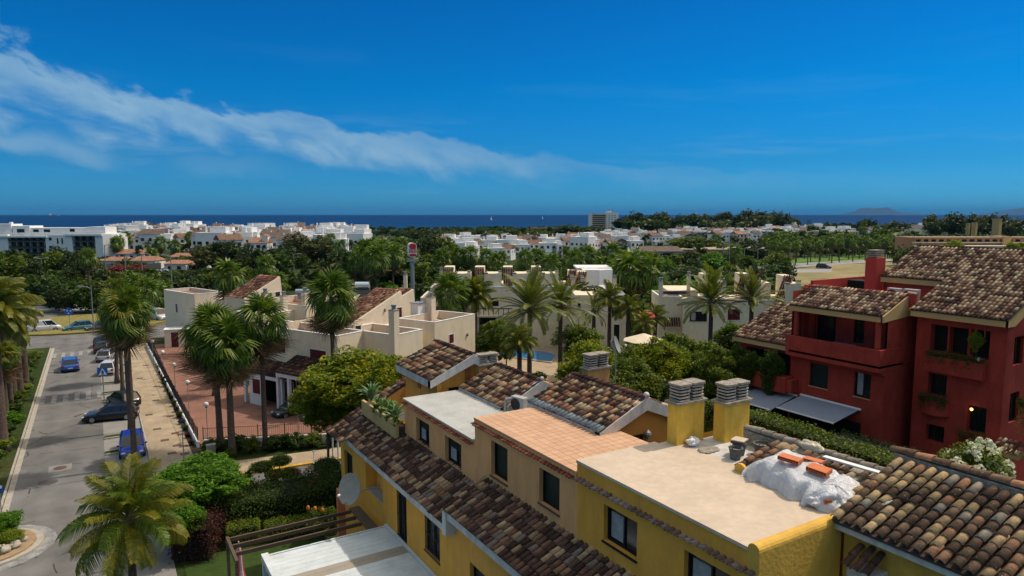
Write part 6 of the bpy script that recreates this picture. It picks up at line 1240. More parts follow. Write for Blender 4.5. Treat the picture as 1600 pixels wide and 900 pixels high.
# lower left garden
tree('bright green feathery tree in the lower left garden', (4.0, 41.6, 0), 4.3, 2.75, 'bright', 0, hc=1.5, seed=2); tree('second bright green feathery crown closer to the palm', (2.6, 38.5, 0), 3.2, 1.7, 'bright', 0, hc=1.1, seed=0)
hedge_obj('hedge', 'large dark flowering hedge between the side road and the lawn', (4.0, 41.0), (14.0, 40.2), 2.8, 1.85, 'hedge', .085, 420, rough=.2); hedge_obj('hedge', 'burgundy leaved hedge section left of the lawn', (3.4, 37.5), (5.3, 41.5), 1.8, 1.8, 'burg', .08, 330, rough=.16)
hedge_obj('hedge', 'small square clipped hedge block on the lawn', (5.3, 38.4), (6.9, 38.2), .9, 1.1, 'lime', .06, 420, rough=.04); hedge_obj('hedge', 'long low clipped hedge beside the square one', (7.2, 38.0), (10.3, 37.4), 1.0, .95, 'lime', .06, 350, rough=.05)
tree('small orange flowered shrub against the yellow house corner', (9.9, 36.2, 0), 2.0, 1.0, 'mid', 1, hc=.8)
for i, (x, y) in enumerate(((9.2, 36.6), (9.8, 35.9), (9.5, 36.3))): t = thing('strelitzia_flower', ['orange flower spike nearest the house corner', 'orange flower spike behind the brown beams', 'orange flower spike low among the leaves'][i], 'flower', (x, y, .0)); MB().cyl((0, 0, 0), (0, 0, 1.9), .015, n=5).build('stem', L['hedge'], t, local=True); MB().ball((0, 0, 1.95), .1, 6, 1.5).build('flower', mat('orange_petal', (.7, .22, .04), .7, .2, 9), t, local=True)
def topiary(label, p, blobs):
    t = thing('topiary_bush', label, 'topiary', p)
    for (x, y, z, r, f) in blobs:
        rng = RNG; q = rng.normal(size=(1500, 3)); q /= np.linalg.norm(q, axis=1, keepdims=True); q *= np.array([r, r, r*f])*rng.uniform(.88, 1.05, (1500, 1)); V, Fq = leaf_quads(q+np.array([x, y, z]), .09, rng=rng); me = npmesh('leaf_ball', V, Fq); me.materials.append(L['lime']); o = bpy.data.objects.new('leaf_ball', me); C.objects.link(o); o.parent = t
        MB().ball((x, y, z), r*.86, 8, f).build('inner_twigs', M['hc'], o, local=True)
        MB().tube([(0, 0, 0), (x*.5, y*.5, z*.55), (x, y, z)], [.06, .045, .03], 6).build('branch', M['bark'], t, local=True)
topiary('cloud pruned topiary with flat leaf pads behind the dark hedge', (8.9, 43.6, 0), [(-.6, .6, 2.0, .8, .4), (.5, .3, 2.3, .7, .45), (0, -.3, 1.7, .6, .4), (.9, -.4, 1.6, .65, .5), (-.3, -.5, 1.2, .5, .4)])
topiary('rounded lime green topiary ball behind the hedge near the yellow house', (12.0, 42.6, 0), [(0, 0, 1.9, 1.0, .45)]); topiary('rounded clipped bush between the feathery tree and the hedge', (6.7, 43.4, 0), [(0, 0, 1.3, 1.1, .8)])
rosette('dark spiky agave beside the cloud pruned topiary', (7.4, 43.6, 1.5), .7, 30, L['hedge'], 'spiky plants of the garden')
sheet_obj('lawn', [(3.0, 30), (10.55, 30), (10.55, 38), (3.0, 39)], .004, mat('lawn_grass', (.04, .075, .010), .95, .2, 2, .6, 30, fine=.5))
for i, (x, y, r, h, k_) in enumerate(((6.6, 54.6, .8, 1.2, 'mid'), (8.3, 53.8, .9, 1.5, 'hedge'), (9.4, 53.3, .8, 1.3, 'mid'), (10.9, 52.8, .9, 1.1, 'hedge'), (12.3, 52.5, .9, 1.2, 'hedge'), (13.6, 52.0, .8, 1.1, 'mid'), (15, 51.3, .7, 1.6, 'dark'), (7.4, 55.2, .7, .9, 'lime'), (11.6, 53.2, .7, 1.0, 'dark'), (3.6, 46.6, 1.1, 1.3, 'bright'), (5.2, 46, 1.2, 1.4, 'hedge'), (7.6, 52.6, .5, .7, 'mid'))): bush(['green shrub left of the twin palms at the courtyard wall', 'shrub at the foot of the twin palms', 'shrub right of the twin palms', 'low shrub below the front railing', 'second low shrub below the front railing', 'third low shrub below the front railing', 'dark round shrub at the end of the white wall', 'lime green shrub at the fence corner', 'dark low shrub by the slender palm', 'bright shrub beside the disc lamp', 'shrub right of the disc lamp', 'tiny shrub near the electrical cabinet'][i], (x, y, .1), r, h, k_, 1, 'shrubs along the courtyard wall')
for i in range(22): y = 57+i*2.15; bush('low shrub in the narrow bed beside the fence, %s counted from the camera' % nth(i+1), (5.55, y, .13), random.uniform(.3, .45), random.uniform(.4, .8), random.choice(['dark', 'hedge', 'burg']), 2, 'low shrubs in the fence bed')
# left verge shrubs
k = 0
for i in range(13):
    y = 55+i*4.1; w_ = random.uniform(1.0, 1.5); kd = ['hedge', 'mid', 'lime', 'hedge', 'bright'][i % 5]
    bush(['large', 'round', 'loose', 'clipped', 'bright'][i % 5]+' verge shrub, number '+['one', 'two', 'three', 'four', 'five', 'six', 'seven', 'eight', 'nine', 'ten', 'eleven', 'twelve', 'thirteen'][i]+' along the left kerb counted from the camera', (RX0-1.3-random.uniform(0, .5), y, .05), w_, random.uniform(.9, 1.7), kd, 1, 'shrubs along the left kerb')
for i in range(12):
    y = 50+i*4.6; bush('leafy shrub in the second row of the left verge, %s counted from the camera' % nth(i+1), (RX0-3.9-random.uniform(0, 1), y, .05), 1.6, random.uniform(1.2, 2.4), ['mid', 'hedge', 'olive'][i % 3], 1, 'second row shrubs of the left verge')
for i, (x, y, r, h, k_) in enumerate(((-5.3, 46.0, 1.0, 1.5, 'bright'), (-6.6, 46.2, 1.1, 1.7, 'mid'), (-4.8, 44.6, .7, .8, 'lime'), (-5.9, 43.2, .7, .9, 'mid'), (-7.0, 44.2, .9, 1.3, 'hedge'))): bush(['bright bush at the far side of the rocky planter', 'large bush at the left of the rocky planter', 'small lime bush by the kerb of the rocky planter', 'low bush in front of the rocky planter', 'dark bush at the image edge in the rocky planter'][i], (x, y, .15), r, h, k_, 0, 'bushes of the rocky planter')
for i, (x, y, r) in enumerate(((-4.6, 43.8, .3), (-5.1, 43.4, .38), (-4.3, 44.5, .25), (-5.5, 42.9, .3), (-4.7, 45.5, .28), (-5.9, 44.6, .4))): blob('boulder', ['tan boulder on the right rim of the rocky planter', 'largest tan boulder of the rocky planter', 'small boulder near the kerb tip', 'front boulder of the rocky planter', 'far boulder of the rocky planter', 'boulder among the bushes'][i], 'rock', M['kerb'], (x, y, .15), r, r*.8, r*1.1, 40+i, .5, 10)

# pink blossoms in the big hedge
t = thing('bougainvillea', 'sprinkled pink red blossoms growing through the dark hedge', 'flowers', (9, 41, 0)); _r = np.random.default_rng(11); _p = np.stack([_r.uniform(-5, 5, 26), _r.uniform(-1.9, 1.7, 26), _r.uniform(1.0, 2.35, 26)], 1); _p = (_p[:, None, :]+_r.normal(size=(26, 14, 3))*.09).reshape(-1, 3)
V, Fq = leaf_quads(_p, .1, .9, .3); me = npmesh('blossom', V, Fq); me.materials.append(mat('bougainvillea_pink', (.45, .03, .08), .7, .2, 3)); link('blossom', me, MW[t.name], t)
# ================================================================== VEHICLES
CM = {}
def cpaint(name, col, rough=.28):
    m = bpy.data.materials.new(name); m.use_nodes = True; b = m.node_tree.nodes['Principled BSDF']; b.inputs['Base Color'].default_value = (*col, 1); b.inputs['Roughness'].default_value = rough; b.inputs['Metallic'].default_value = .15; b.inputs['Coat Weight'].default_value = .35; b.inputs['Coat Roughness'].default_value = .08; b.inputs['Specular IOR Level'].default_value = .4; return m
for k_, c_ in {'blue': (.02, .10, .42), 'royal': (.006, .04, .38), 'black': (.008, .009, .011), 'green': (.012, .03, .024), 'whitec': (.62, .62, .62), 'silver': (.30, .31, .33), 'teal': (.07, .19, .22), 'grey': (.09, .1, .11), 'redc': (.3, .02, .02)}.items(): CM[k_] = cpaint('car_paint_'+k_, c_)
M['cglass'] = mat('car_glass', (.015, .02, .025), .06, .05, 1, spec=.8); M['tyre'] = mat('tyre_rubber', (.012, .012, .012), .8, .1, 5); M['rim'] = mat('alloy_rim', (.35, .36, .38), .35, .05, 5, metal=.7)
M['tail'] = mat('tail_lamp_red', (.35, .01, .012), .3, .1, 5); M['headl'] = mat('headlamp_glass', (.6, .62, .65), .15, .05, 5); M['plate'] = mat('number_plate', (.6, .6, .58), .5, .05, 5)
def car(label, p, heading, paint, L_=4.3, W_=1.8, Hh=1.5, style='hatch', s=.93, group='parked cars', name='parked_car', cat='car'):
    t = thing(name, label, cat, p, heading, group, s); P = paint
    # x forward. stations: x, belt z, half width ; nose at +L/2
    h = L_/2; belt = Hh*.60; van = style == 'van'
    hood = Hh*.52 if not van else Hh*.5
    st = [(-h, belt*.62, .80), (-h+.06, belt*.95, .93), (-h+.5, belt, .985), (-.2, belt*.99, 1), (h*.38, belt*.97, 1), (h*.55, hood*1.05, .985), (h-.35, hood*.93, .93), (h-.06, hood*.72, .84), (h, hood*.5, .72)]
    if van: st[5:] = [(h*.62, belt*.93, .98), (h-.3, belt*.8, .95), (h-.05, belt*.62, .88), (h, belt*.45, .8)]
    v = []; f = []; ns = 9
    for x, z, k in st:
        w = W_/2*k; e = .16 if abs(x) < h-.3 else .22
        sec = [(0, e), (w*.86, e), (w*.97, e+.12), (w, (e+z)*.5), (w*.985, z*.82), (w*.93, z*.985), (w*.7, z*1.02), (w*.3, z*1.03), (0, z*1.035)]
        v += [(x, y, zz) for y, zz in sec]+[(x, -y, zz) for y, zz in reversed(sec[1:-1])]
    m_ = 2*ns-2
    for i in range(len(st)-1):
        for j in range(m_): a, b_ = i*m_+j, i*m_+(j+1) % m_; f.append((a, b_, b_+m_, a+m_))
    f.append(tuple(range(m_-1, -1, -1))); f.append(tuple((len(st)-1)*m_+j for j in range(m_)))
    o = MB().add(v, f).build('body', P, t, local=True, smooth=True)
    # greenhouse
    rb, rt_, ft, fb = {'hatch': (-h+.12, -h+.62, h*.10, h*.52), 'suv': (-h+.10, -h+.42, h*.12, h*.5), 'wagon': (-h+.15, -h+.75, h*.05, h*.48), 'sedan': (-h+.75, -h+1.35, h*.02, h*.45), 'van': (-h+.05, -h+.12, h*.42, h*.72)}[style]
    wb, wt = W_/2*.91, W_/2*.72 if not van else W_/2*.84; z0, z1 = belt*.96, Hh
    g = MB(); g.add([(rb, -wb, z0), (fb, -wb, z0), (fb, wb, z0), (rb, wb, z0), (rt_, -wt, z1-.03), (ft, -wt, z1-.03), (ft, wt, z1-.03), (rt_, wt, z1-.03)], [(3, 2, 1, 0), (4, 5, 6, 7), (0, 1, 5, 4), (1, 2, 6, 5), (2, 3, 7, 6), (3, 0, 4, 7)])
    g.build('windows', M['cglass'], t, local=True)
    r = MB(); r.add([(rt_-.04, -wt*.96, z1-.05), (ft+.03, -wt*.96, z1-.05), (ft+.03, wt*.96, z1-.05), (rt_-.04, wt*.96, z1-.05), (rt_+.05, -wt*.85, z1), (ft-.12, -wt*.85, z1), (ft-.12, wt*.85, z1), (rt_+.05, wt*.85, z1)], [(3, 2, 1, 0), (4, 5, 6, 7), (0, 1, 5, 4), (1, 2, 6, 5), (2, 3, 7, 6), (3, 0, 4, 7)])
    r.build('roof', P, t, local=True)
    for s_ in (-1, 1):
        for (xb, xt) in ((rb, rt_), (fb, ft), (rb+(fb-rb)*.36, rt_+(ft-rt_)*.33), (rb+(fb-rb)*.66, rt_+(ft-rt_)*.68)): MB().tube([(xb, s_*wb*.995, z0), (xt, s_*wt*.99, z1-.03)], .035 if xb not in (rb,) else .07, 5).build('pillar', P, t, local=True)
    if van: MB().add([(rb-.01, s1*wb*1.01, z0) for s1 in (-1, 1)]+[(rb+(fb-rb)*.6, s1*wb*1.01, z0) for s1 in (1, -1)]+[(rt_-.01, s1*wt*1.01, z1-.02) for s1 in (-1, 1)]+[(rt_+(ft-rt_)*.6, s1*wt*1.01, z1-.02) for s1 in (1, -1)], [(0, 1, 5, 4), (0, 4, 7, 3), (1, 2, 6, 5)]).build('cargo_panel', P, t, local=True)
    for sx_ in (-1, 1):
        for sy_ in (-1, 1):
            x = sx_*h*.62; y = sy_*(W_/2-.1); w_ = MB().cyl((x, y-.11, .32), (x, y+.11, .32), .32, n=18).build('wheel', M['tyre'], t, local=True); MB().cyl((x, y+sy_*.105, .32), (x, y+sy_*.12, .32), .21, n=14).build('rim', M['rim'], w_, local=True)
    for s_ in (-1, 1):
        MB().box(-h-.015, s_*W_*.30, belt*.68, -h+.12, s_*W_*.45, belt*.9).build('tail_light', M['tail'], t, local=True, bevel=.02); MB().box(h-.22, s_*W_*.26, hood*.66, h-.02, s_*W_*.42, hood*.82).build('headlight', M['headl'], t, local=True, bevel=.03)
        MB().box(h*.36, s_*(W_/2-.02), belt*.92, h*.36+.14, s_*(W_/2+.16), belt*1.06).build('mirror', P, t, local=True, bevel=.03)
    MB().box(-h-.02, -.26, belt*.5, -h+.05, .26, belt*.62).build('number_plate', M['plate'], t, local=True); MB().box(-h-.02, -W_*.43, .24, -h+.1, W_*.43, .40).build('bumper', M['tyre'], t, local=True, bevel=.03); MB().box(h-.12, -W_*.36, .22, h+.015, W_*.36, .36).build('bumper', M['tyre'], t, local=True, bevel=.03); MB().box(h-.06, -W_*.2, hood*.55, h+.01, W_*.2, hood*.72).build('grille', M['darkmetal'], t, local=True)
    return t
def carp(u, v, *a, **k): p = on(u, v, 0); return a, p
E_ = R(90)
pp = lambda u, v: tuple(on(u, v, 0.01))
car('blue compact crossover driving away along the street', pp(110, 577), R(92), CM['blue'], 4.4, 1.9, 1.6, 'suv', group=None, name='car')
car('bright blue car parked nearest the camera beneath the tall palm', pp(207, 706), R(-92), CM['royal'], 4.3, 1.85, 1.5, 'hatch')
car('black estate car parked across the bay with its nose to the road', pp(174, 655), R(170), CM['black'], 4.6, 1.85, 1.45, 'wagon')
car('dark green car parked just behind the black estate', pp(193, 632), R(112), CM['green'], 4.3, 1.8, 1.5, 'hatch')
car('white crossover parked beside the crossing sign', pp(173, 582), R(76), CM['whitec'], 4.2, 1.8, 1.6, 'suv')
car('silver hatchback parked between the white and the black cars', pp(167, 562), R(76), CM['silver'], 4.2, 1.8, 1.5, 'hatch')
car('black parked car, second from the far end of the bay row', pp(162, 549), R(78), CM['black'], 4.2, 1.8, 1.5, 'hatch')
car('black parked car at the far end of the bay row', pp(160, 540), R(80), CM['black'], 4.2, 1.8, 1.5, 'suv')
car('teal hatchback crossing at the roundabout', pp(123, 516.5), R(186), CM['teal'], 4.1, 1.75, 1.5, 'hatch', 1.0, group=None, name='car')
car('white delivery van waiting at the roundabout behind the palms', pp(70, 518), R(6), CM['whitec'], 4.4, 1.8, 1.8, 'van', 1.0, group=None, name='van', cat='van')
car('white car partly hidden by the palm fronds at the left edge', pp(42, 519), R(6), CM['silver'], 4.2, 1.75, 1.5, 'hatch', 1.0, group=None, name='car')
car('dark car entering the roundabout beside the fan palms', pp(158, 516), R(190), CM['grey'], 4.2, 1.75, 1.5, 'suv', 1.0, group=None, name='car')
car('white van parked beyond the cream block', pp(272, 492), R(176), CM['whitec'], 5.2, 2.0, 2.3, 'van', 1.15, group=None, name='van', cat='van')
car('white off-road car parked beside the grey palm', pp(249, 500), R(-70), CM['whitec'], 4.4, 1.9, 1.8, 'suv', 1.1, group=None)
car('dark green car in the shade in front of the garage door', pp(458, 648), R(195), CM['green'], 4.0, 1.7, 1.45, 'hatch', .9, group=None)
car('light grey car half hidden under the yellow flowering tree', pp(505, 655), R(170), CM['silver'], 4.0, 1.7, 1.45, 'hatch', .9, group=None)
car('white car on the far side of the roundabout', pp(57, 478), R(0), CM['whitec'], 4.2, 1.8, 1.5, 'suv', 1.0, group=None, name='car')
for i, (u, v, c_, lab) in enumerate(((155, 429, 'whitec', 'white car on the far road behind the dark trees'), (199, 428, 'whitec', 'white car beside the red oleander on the far road'), (256, 430, 'whitec', 'white minibus parked on the far road'), (118, 428, 'black', 'dark car on the far road at the left'), (1287, 419.5, 'black', 'lone black car on the pale road of the palm avenue'))):
    car(lab, pp(u, v), R(-10 if i < 4 else -60), CM[c_], 4.3, 1.8, 1.5, 'van' if i == 2 else 'suv', 1.1, group='cars on far roads', name='car')
# wheeled planter / scooter by the garages
t = thing('scooter', 'small white scooter parked on the terracotta courtyard', 'scooter', tuple(on(333, 597, .13)), R(200)); MB().cyl((.6, -.05, .22), (.6, .05, .22), .22, n=14).build('wheel', M['tyre'], t, local=True); MB().cyl((-.6, -.05, .22), (-.6, .05, .22), .22, n=14).build('wheel', M['tyre'], t, local=True)
MB().slab([(-.75, -.14, .35), (-.1, -.14, .3), (.0, -.14, .75), (-.7, -.14, .8)], (0, .28, 0)).build('body', M['white'], t, local=True); MB().tube([(.6, 0, .25), (.45, 0, .95)], .05).tube([(.45, -.3, 1.0), (.45, .3, 1.0)], .025).build('handlebar', M['darkmetal'], t, local=True); MB().box(-.7, -.13, .8, -.05, .13, .88).build('saddle', M['tyre'], t, local=True)
# ================================================================== RESTAURANT SIGN
p = gd(643, 118); t = thing('restaurant_sign', 'tall rounded white roadside sign with red burger emblem and red lettering on a grey post', 'sign', p, -YAW+R(22)); z = lambda v: hz_(0, v, p); k = 118/F
MB().cyl((0, 0, 0), (0, 0, z(404)), .38, .34, 12).build('post', M['metal'], t, local=True); MB().box(-.9, -.5, z(408), .9, .5, z(404)).build('service_deck', M['metal'], t, local=True)
def rrect(w, h, r, n=6): return [(sx_*(w/2-r)+r*math.cos(a), sy_*(h/2-r)+r*math.sin(a)) for sx_, sy_, a0 in ((1, 1, 0), (-1, 1, PI/2), (-1, -1, PI), (1, -1, 1.5*PI)) for a in [a0+PI/2*i/n for i in range(n+1)]]
zc_ = (z(379)+z(401.5))/2; hh = z(379)-z(401.5); ww = 13.2*k
b_ = MB().slab([(x, -.5, zc_+y) for x, y in rrect(ww, hh, .6)], (0, 1.0, 0)).build('sign_box', M['white'], t, local=True)
M['signred'] = mat('sign_red', (.55, .025, .02), .4, .05, 1)
def half(w, h, top): 
    n = 12; return [(-w/2, 0)]+[(w/2*math.cos(PI-PI*i/n)*1.0, (h*math.sin(PI*i/n)**.6)) for i in range(1, n)]+[(w/2, 0)]
MB().slab([(x, -.53, zc_+hh*.26+y) for x, y in rrect(ww*.84, hh*.36, .42)], (0, .05, 0)).build('bun_top', M['signred'], t, local=True)
MB().slab([(x, -.53, zc_-hh*.35+y) for x, y in rrect(ww*.84, hh*.18, .25)], (0, .05, 0)).build('bun_bottom', M['signred'], t, local=True)
def words(parent, s, size, x, y, z_, m, nm='lettering'):
    cu = bpy.data.curves.new(nm, 'FONT'); cu.body = s; cu.size = size; cu.align_x = 'CENTER'; cu.extrude = .012; cu.offset = size*.02; cu.resolution_u = 3
    o = bpy.data.objects.new(nm, cu); C.objects.link(o); dg = bpy.context.evaluated_depsgraph_get(); me = bpy.data.meshes.new_from_object(o.evaluated_get(dg)); bpy.data.objects.remove(o)
    me.materials.clear(); me.materials.append(m); o = bpy.data.objects.new(nm, me); C.objects.link(o); o.parent = parent; o.location = (x, y, z_); o.rotation_euler = (PI/2, 0, 0); return o
words(t, 'BURGER', .34, 0, -.56, zc_+hh*.0, M['signred']); words(t, 'KING', .56, 0, -.56, zc_-hh*.19, M['signred'])
# ================================================================== FAR TOWN
def cam_thing(name, label, cat, u, d, group=None, rz=0): return thing(name, label, cat, gd(u, d), -YAW+rz, group)
# modern white apartment block on the left
d = 285; bt = cam_thing('white_apartment_block', 'long modern white apartment block with dark glazed balconies at the left edge', 'building', 80, d); X = lambda u: (u-80)*d/F; Z = lambda v: H-(v-335)*d/F
LB(bt, 'wall', 'white', X(-40), 0, 0, X(9), 14, Z(366)); LB(bt, 'wall', 'white', X(68), 0, 0, X(110), 14, Z(367)); LB(bt, 'wall', 'white', X(146), 0, 0, X(158), 14, Z(365)); MB().prism([(X(158), 0), (X(166), 3), (X(166), 14), (X(158), 14)], 0, Z(366)).build('wall', M['white'], bt, local=True)
LB(bt, 'glazed_balconies', 'glass', X(9), 2.0, 0, X(68), 14, Z(369)); LB(bt, 'glazed_balconies', 'glass', X(110), 2.0, 0, X(146), 14, Z(368)); LB(bt, 'roof_slab', 'white', X(-40), -.8, Z(371), X(72), 14, Z(368.5)); LB(bt, 'roof_slab', 'white', X(100), -.6, Z(368.5), X(158), 14, Z(365.5))
for (a, b2) in ((9, 68), (110, 146)):
    for v in (378, 388, 398):
        LB(bt, 'balcony_slab', 'slabgrey', X(a), .6, Z(v), X(b2), 2, Z(v-.8)); LB(bt, 'railing', 'darkmetal', X(a), .5, Z(v-.8), X(b2), .56, Z(v-3.4))
    for k in range(1, int((b2-a)/11)+1): x = X(a+k*11); LB(bt, 'balcony_divider', 'slabgrey', x, .6, 0, x+.25, 2.1, Z(369))
LB(bt, 'penthouse', 'white', X(-40), 3, 0, X(152), 12, Z(356)); LB(bt, 'penthouse', 'white', X(-10), 2.5, 0, X(38), 11, Z(353)); LB(bt, 'penthouse', 'white', X(-30), 2, 0, X(10), 9, Z(350)); LB(bt, 'penthouse', 'white', X(128), 2.6, 0, X(157), 11, Z(354.5)); LB(bt, 'chimney', 'white', X(2), 4, 0, X(6), 5, Z(347))
for (a, b2, v0, v1) in ((6, 11, 358, 363.5), (18, 30, 358, 363.5), (42, 51, 358.5, 363), (59, 69, 358.5, 363), (100, 108, 357.5, 362.5), (140, 149, 357, 362.5)): lwin(bt, 'y', 3 if a > 30 else 2.4, X(a), X(b2), Z(v1), Z(v0), 'glass')
for (a, b2, v0, v1) in ((73, 78, 371, 375.5), (73, 78, 384, 388), (86, 88.5, 372, 381), (93, 95.5, 372, 381), (112, 114, 372, 377)): lwin(bt, 'y', 0, X(a), X(b2), Z(v1), Z(v0), 'glass')
LB(bt, 'annex', 'white', X(166), 4, 0, X(176), 10, Z(371))
# small house prototypes for the villages
def proto(k, wallm, tm_roof, flat=False, w=8, dp_=8, h=6.2, nwin=3, tower=False):
    t = thing('village_house', 'white village house', 'house', (0, 0, -500)); 
    LB(t, 'wall', wallm, -w/2, 0, 0, w/2, dp_, h)
    if flat:
        LB(t, 'parapet', wallm, -w/2-.05, -.05, h, w/2+.05, dp_, h+.5); LB(t, 'roof_block', wallm, -w*.1, dp_*.3, h, w*.42, dp_*.9, h+2.6)
    else:
        MB().add([(-w/2-.25, -.4, h-.1), (w/2+.25, -.4, h-.1), (w/2+.25, dp_*.5, h+1.9), (-w/2-.25, dp_*.5, h+1.9), (-w/2-.25, dp_+.3, h-.1), (w/2+.25, dp_+.3, h-.1)], [(0, 1, 2, 3), (3, 2, 5, 4), (0, 3, 4), (1, 5, 2), (0, 4, 5, 1)]).build('roof', M[tm_roof], t, local=True)
    if tower: LB(t, 'tower', wallm, w*.2, dp_*.1, 0, w*.5, dp_*.6, h+2.4); MB().add([(w*.18, dp_*.08, h+2.4), (w*.52, dp_*.08, h+2.4), (w*.52, dp_*.62, h+2.4), (w*.18, dp_*.62, h+2.4), (w*.35, dp_*.35, h+3.4)], [(0, 1, 4), (1, 2, 4), (2, 3, 4), (3, 0, 4)]).build('tower_roof', M[tm_roof], t, local=True)
    LB(t, 'chimney', wallm, -w*.3, dp_*.5, h, -w*.3+.6, dp_*.5+.6, h+2.7)
    for fl in range(2):
        for i in range(nwin):
            x = -w/2+w*(i+.5)/nwin; ww_ = .55 if (i+fl+k) % 2 else .8; MB().box(x-ww_, -.05, 1+fl*2.9, x+ww_, .02, 2.3+fl*2.9).build('window', M['glass'], t, local=True)
    for i in range(2): y = dp_*(.3+.4*i); MB().box(w/2-.02, y-.5, 3.6, w/2+.05, y+.5, 4.9).build('window', M['glass'], t, local=True); MB().box(-w/2-.05, y-.5, 3.6, -w/2+.02, y+.5, 4.9).build('window', M['glass'], t, local=True)
    LB(t, 'balcony', wallm, -w*.45, -1.0, 2.9, w*.05, 0, 3.8) if k % 2 == 0 else LB(t, 'porch', wallm, -w*.3, -1.6, 0, w*.2, 0, 2.6)
    return t
M['vroof'] = tile_mat('village_roof', [(1, (.20, .12, .08))], .3); M['vroofp'] = tile_mat('village_pink_roof', [(1, (.36, .19, .125))], .3); M['vroofd'] = tile_mat('village_grey_roof', [(1, (.16, .12, .10))], .3)
PR = [proto(0, 'villwhite', 'vroof', w=8), proto(1, 'villwhite', 'vroof', flat=True, w=9), proto(2, 'villwhite', 'vroofp', w=7, tower=True), proto(3, 'villwhite', 'vroofd', w=10, h=7), proto(4, 'villcream', 'vroofp', w=9), proto(5, 'villwhite', 'vroof', flat=True, w=11, h=8, nwin=4), proto(6, 'villcream', 'vroofd', w=8, tower=True), proto(7, 'villwhite', 'vroofd', w=6, h=7.5, nwin=2)]
def village(rows, place_txt, group, kinds, sc=1.0):
    used = set(); protos = {}
    for ri, (v, u0, u1, n, row_txt) in enumerate(rows):
        d = H*F/(v-335); 
        for i in range(n):
            u = u0+(u1-u0)*(i+.5)/n+random.uniform(-.35, .35)*(u1-u0)/n; dd = d*random.uniform(.96, 1.04); kk = random.choice(kinds)
            desc = {0: 'white house with brown tiled roof', 1: 'white flat roofed house', 2: 'white house with tiled tower', 3: 'wide white house', 4: 'cream house with salmon roof', 5: 'tall white flat block', 6: 'cream house with tower', 7: 'narrow white house'}[kk]
            q = gd(u, dd); c = copy_thing(PR[kk], (q.x, q.y, 0), -YAW+random.choice([0, 0, R(18), R(-20), R(35), R(-35), R(90)])+random.gauss(0, .08), '%s, %s from left, %s' % (desc, nth(i+1), row_txt), group, sc*random.uniform(.88, 1.12))
village([(401, 300, 560, 12, 'front row of left village'), (393, 172, 560, 21, 'second row of left village'), (386.5, 170, 560, 27, 'third row of left village'), (380, 172, 555, 32, 'fourth row of left village'), (374.5, 160, 560, 36, 'fifth row of left village'), (369.5, 160, 545, 40, 'last row of left village')], '', 'houses of the left village', [0, 1, 1, 2, 3, 5, 7, 5, 7], 1.08)
village([(407, 690, 810, 4, 'row behind the long villa'), (400, 680, 880, 11, 'row between the cypresses'), (394, 720, 1000, 19, 'row left of the shops'), (388, 680, 1000, 22, 'row right of tall sign'), (382, 870, 1130, 20, 'roofs above the shops'), (377, 940, 1230, 24, 'middle row below hotel'), (372.5, 950, 1240, 28, 'upper row below hotel'), (368, 1060, 1260, 22, 'row below dark trees')], '', 'houses of the middle village', [0, 1, 3, 1, 4, 1, 5, 7], .8)
village([(366, 1200, 1300, 10, 'row behind building site'), (372, 1290, 1385, 5, 'row right of building site'), (369, 1395, 1460, 4, 'row left of orange block'), (364, 1440, 1620, 18, 'upper row at far right'), (367.5, 1480, 1620, 10, 'row above orange block')], '', 'houses of the right village', [1, 5, 3, 4, 1], .95)
for o in PR:
    for ch in list(o.children): bpy.data.objects.remove(ch)
    bpy.data.objects.remove(o)
# low red tiled white houses in front of the village
for i, (u0, u1, vb, vr0, vr1, vw) in enumerate(((150, 192, 414, 402, 407, 0), (200, 238, 420, 401, 407, 0), (172, 221, 402, 390, 396, 0), (252, 286, 421, 407, 412, 0), (262, 305, 408, 396, 401, 0), (290, 312, 420, 408, 413, 0), (390, 432, 408, 398, 402, 0))):
    d = H*F/(vb-335)*.99; t = cam_thing('village_house', ['low white house with wide red tiled roof, leftmost of the front group', 'low white house with red tiled roof beside the pale wall', 'upper white house with red tiled roof behind the front group', 'low white house with pinkish roof near the dark pine', 'upper white house with pinkish roof near the dark pine', 'small white house half hidden by the dark pine', 'low terracotta roofed house beside the dark round tree'][i], 'house', (u0+u1)/2, d, 'low houses with red roofs'); x = (u1-u0)/2*d/F; Z = lambda v: H-(v-335)*d/F
    LB(t, 'wall', 'villwhite', -x, 0, 0, x, 7, Z(vr1)); MB().add([(-x-.3, -.5, Z(vr1)-.1), (x+.3, -.5, Z(vr1)-.1), (x-.8, 3.5, Z(vr0)), (-x+.8, 3.5, Z(vr0)), (-x-.3, 7.3, Z(vr1)-.1), (x+.3, 7.3, Z(vr1)-.1)], [(0, 1, 2, 3), (3, 2, 5, 4), (0, 3, 4), (1, 5, 2), (0, 4, 5, 1)]).build('roof', M['vroofp'], t, local=True)
    for k in range(max(2, int((u1-u0)/12))): xx = -x+1.2+k*3.0; lwin(t, 'y', 0, xx, xx+1.3, Z(vr1)-1.9, Z(vr1)-.8, 'glass')
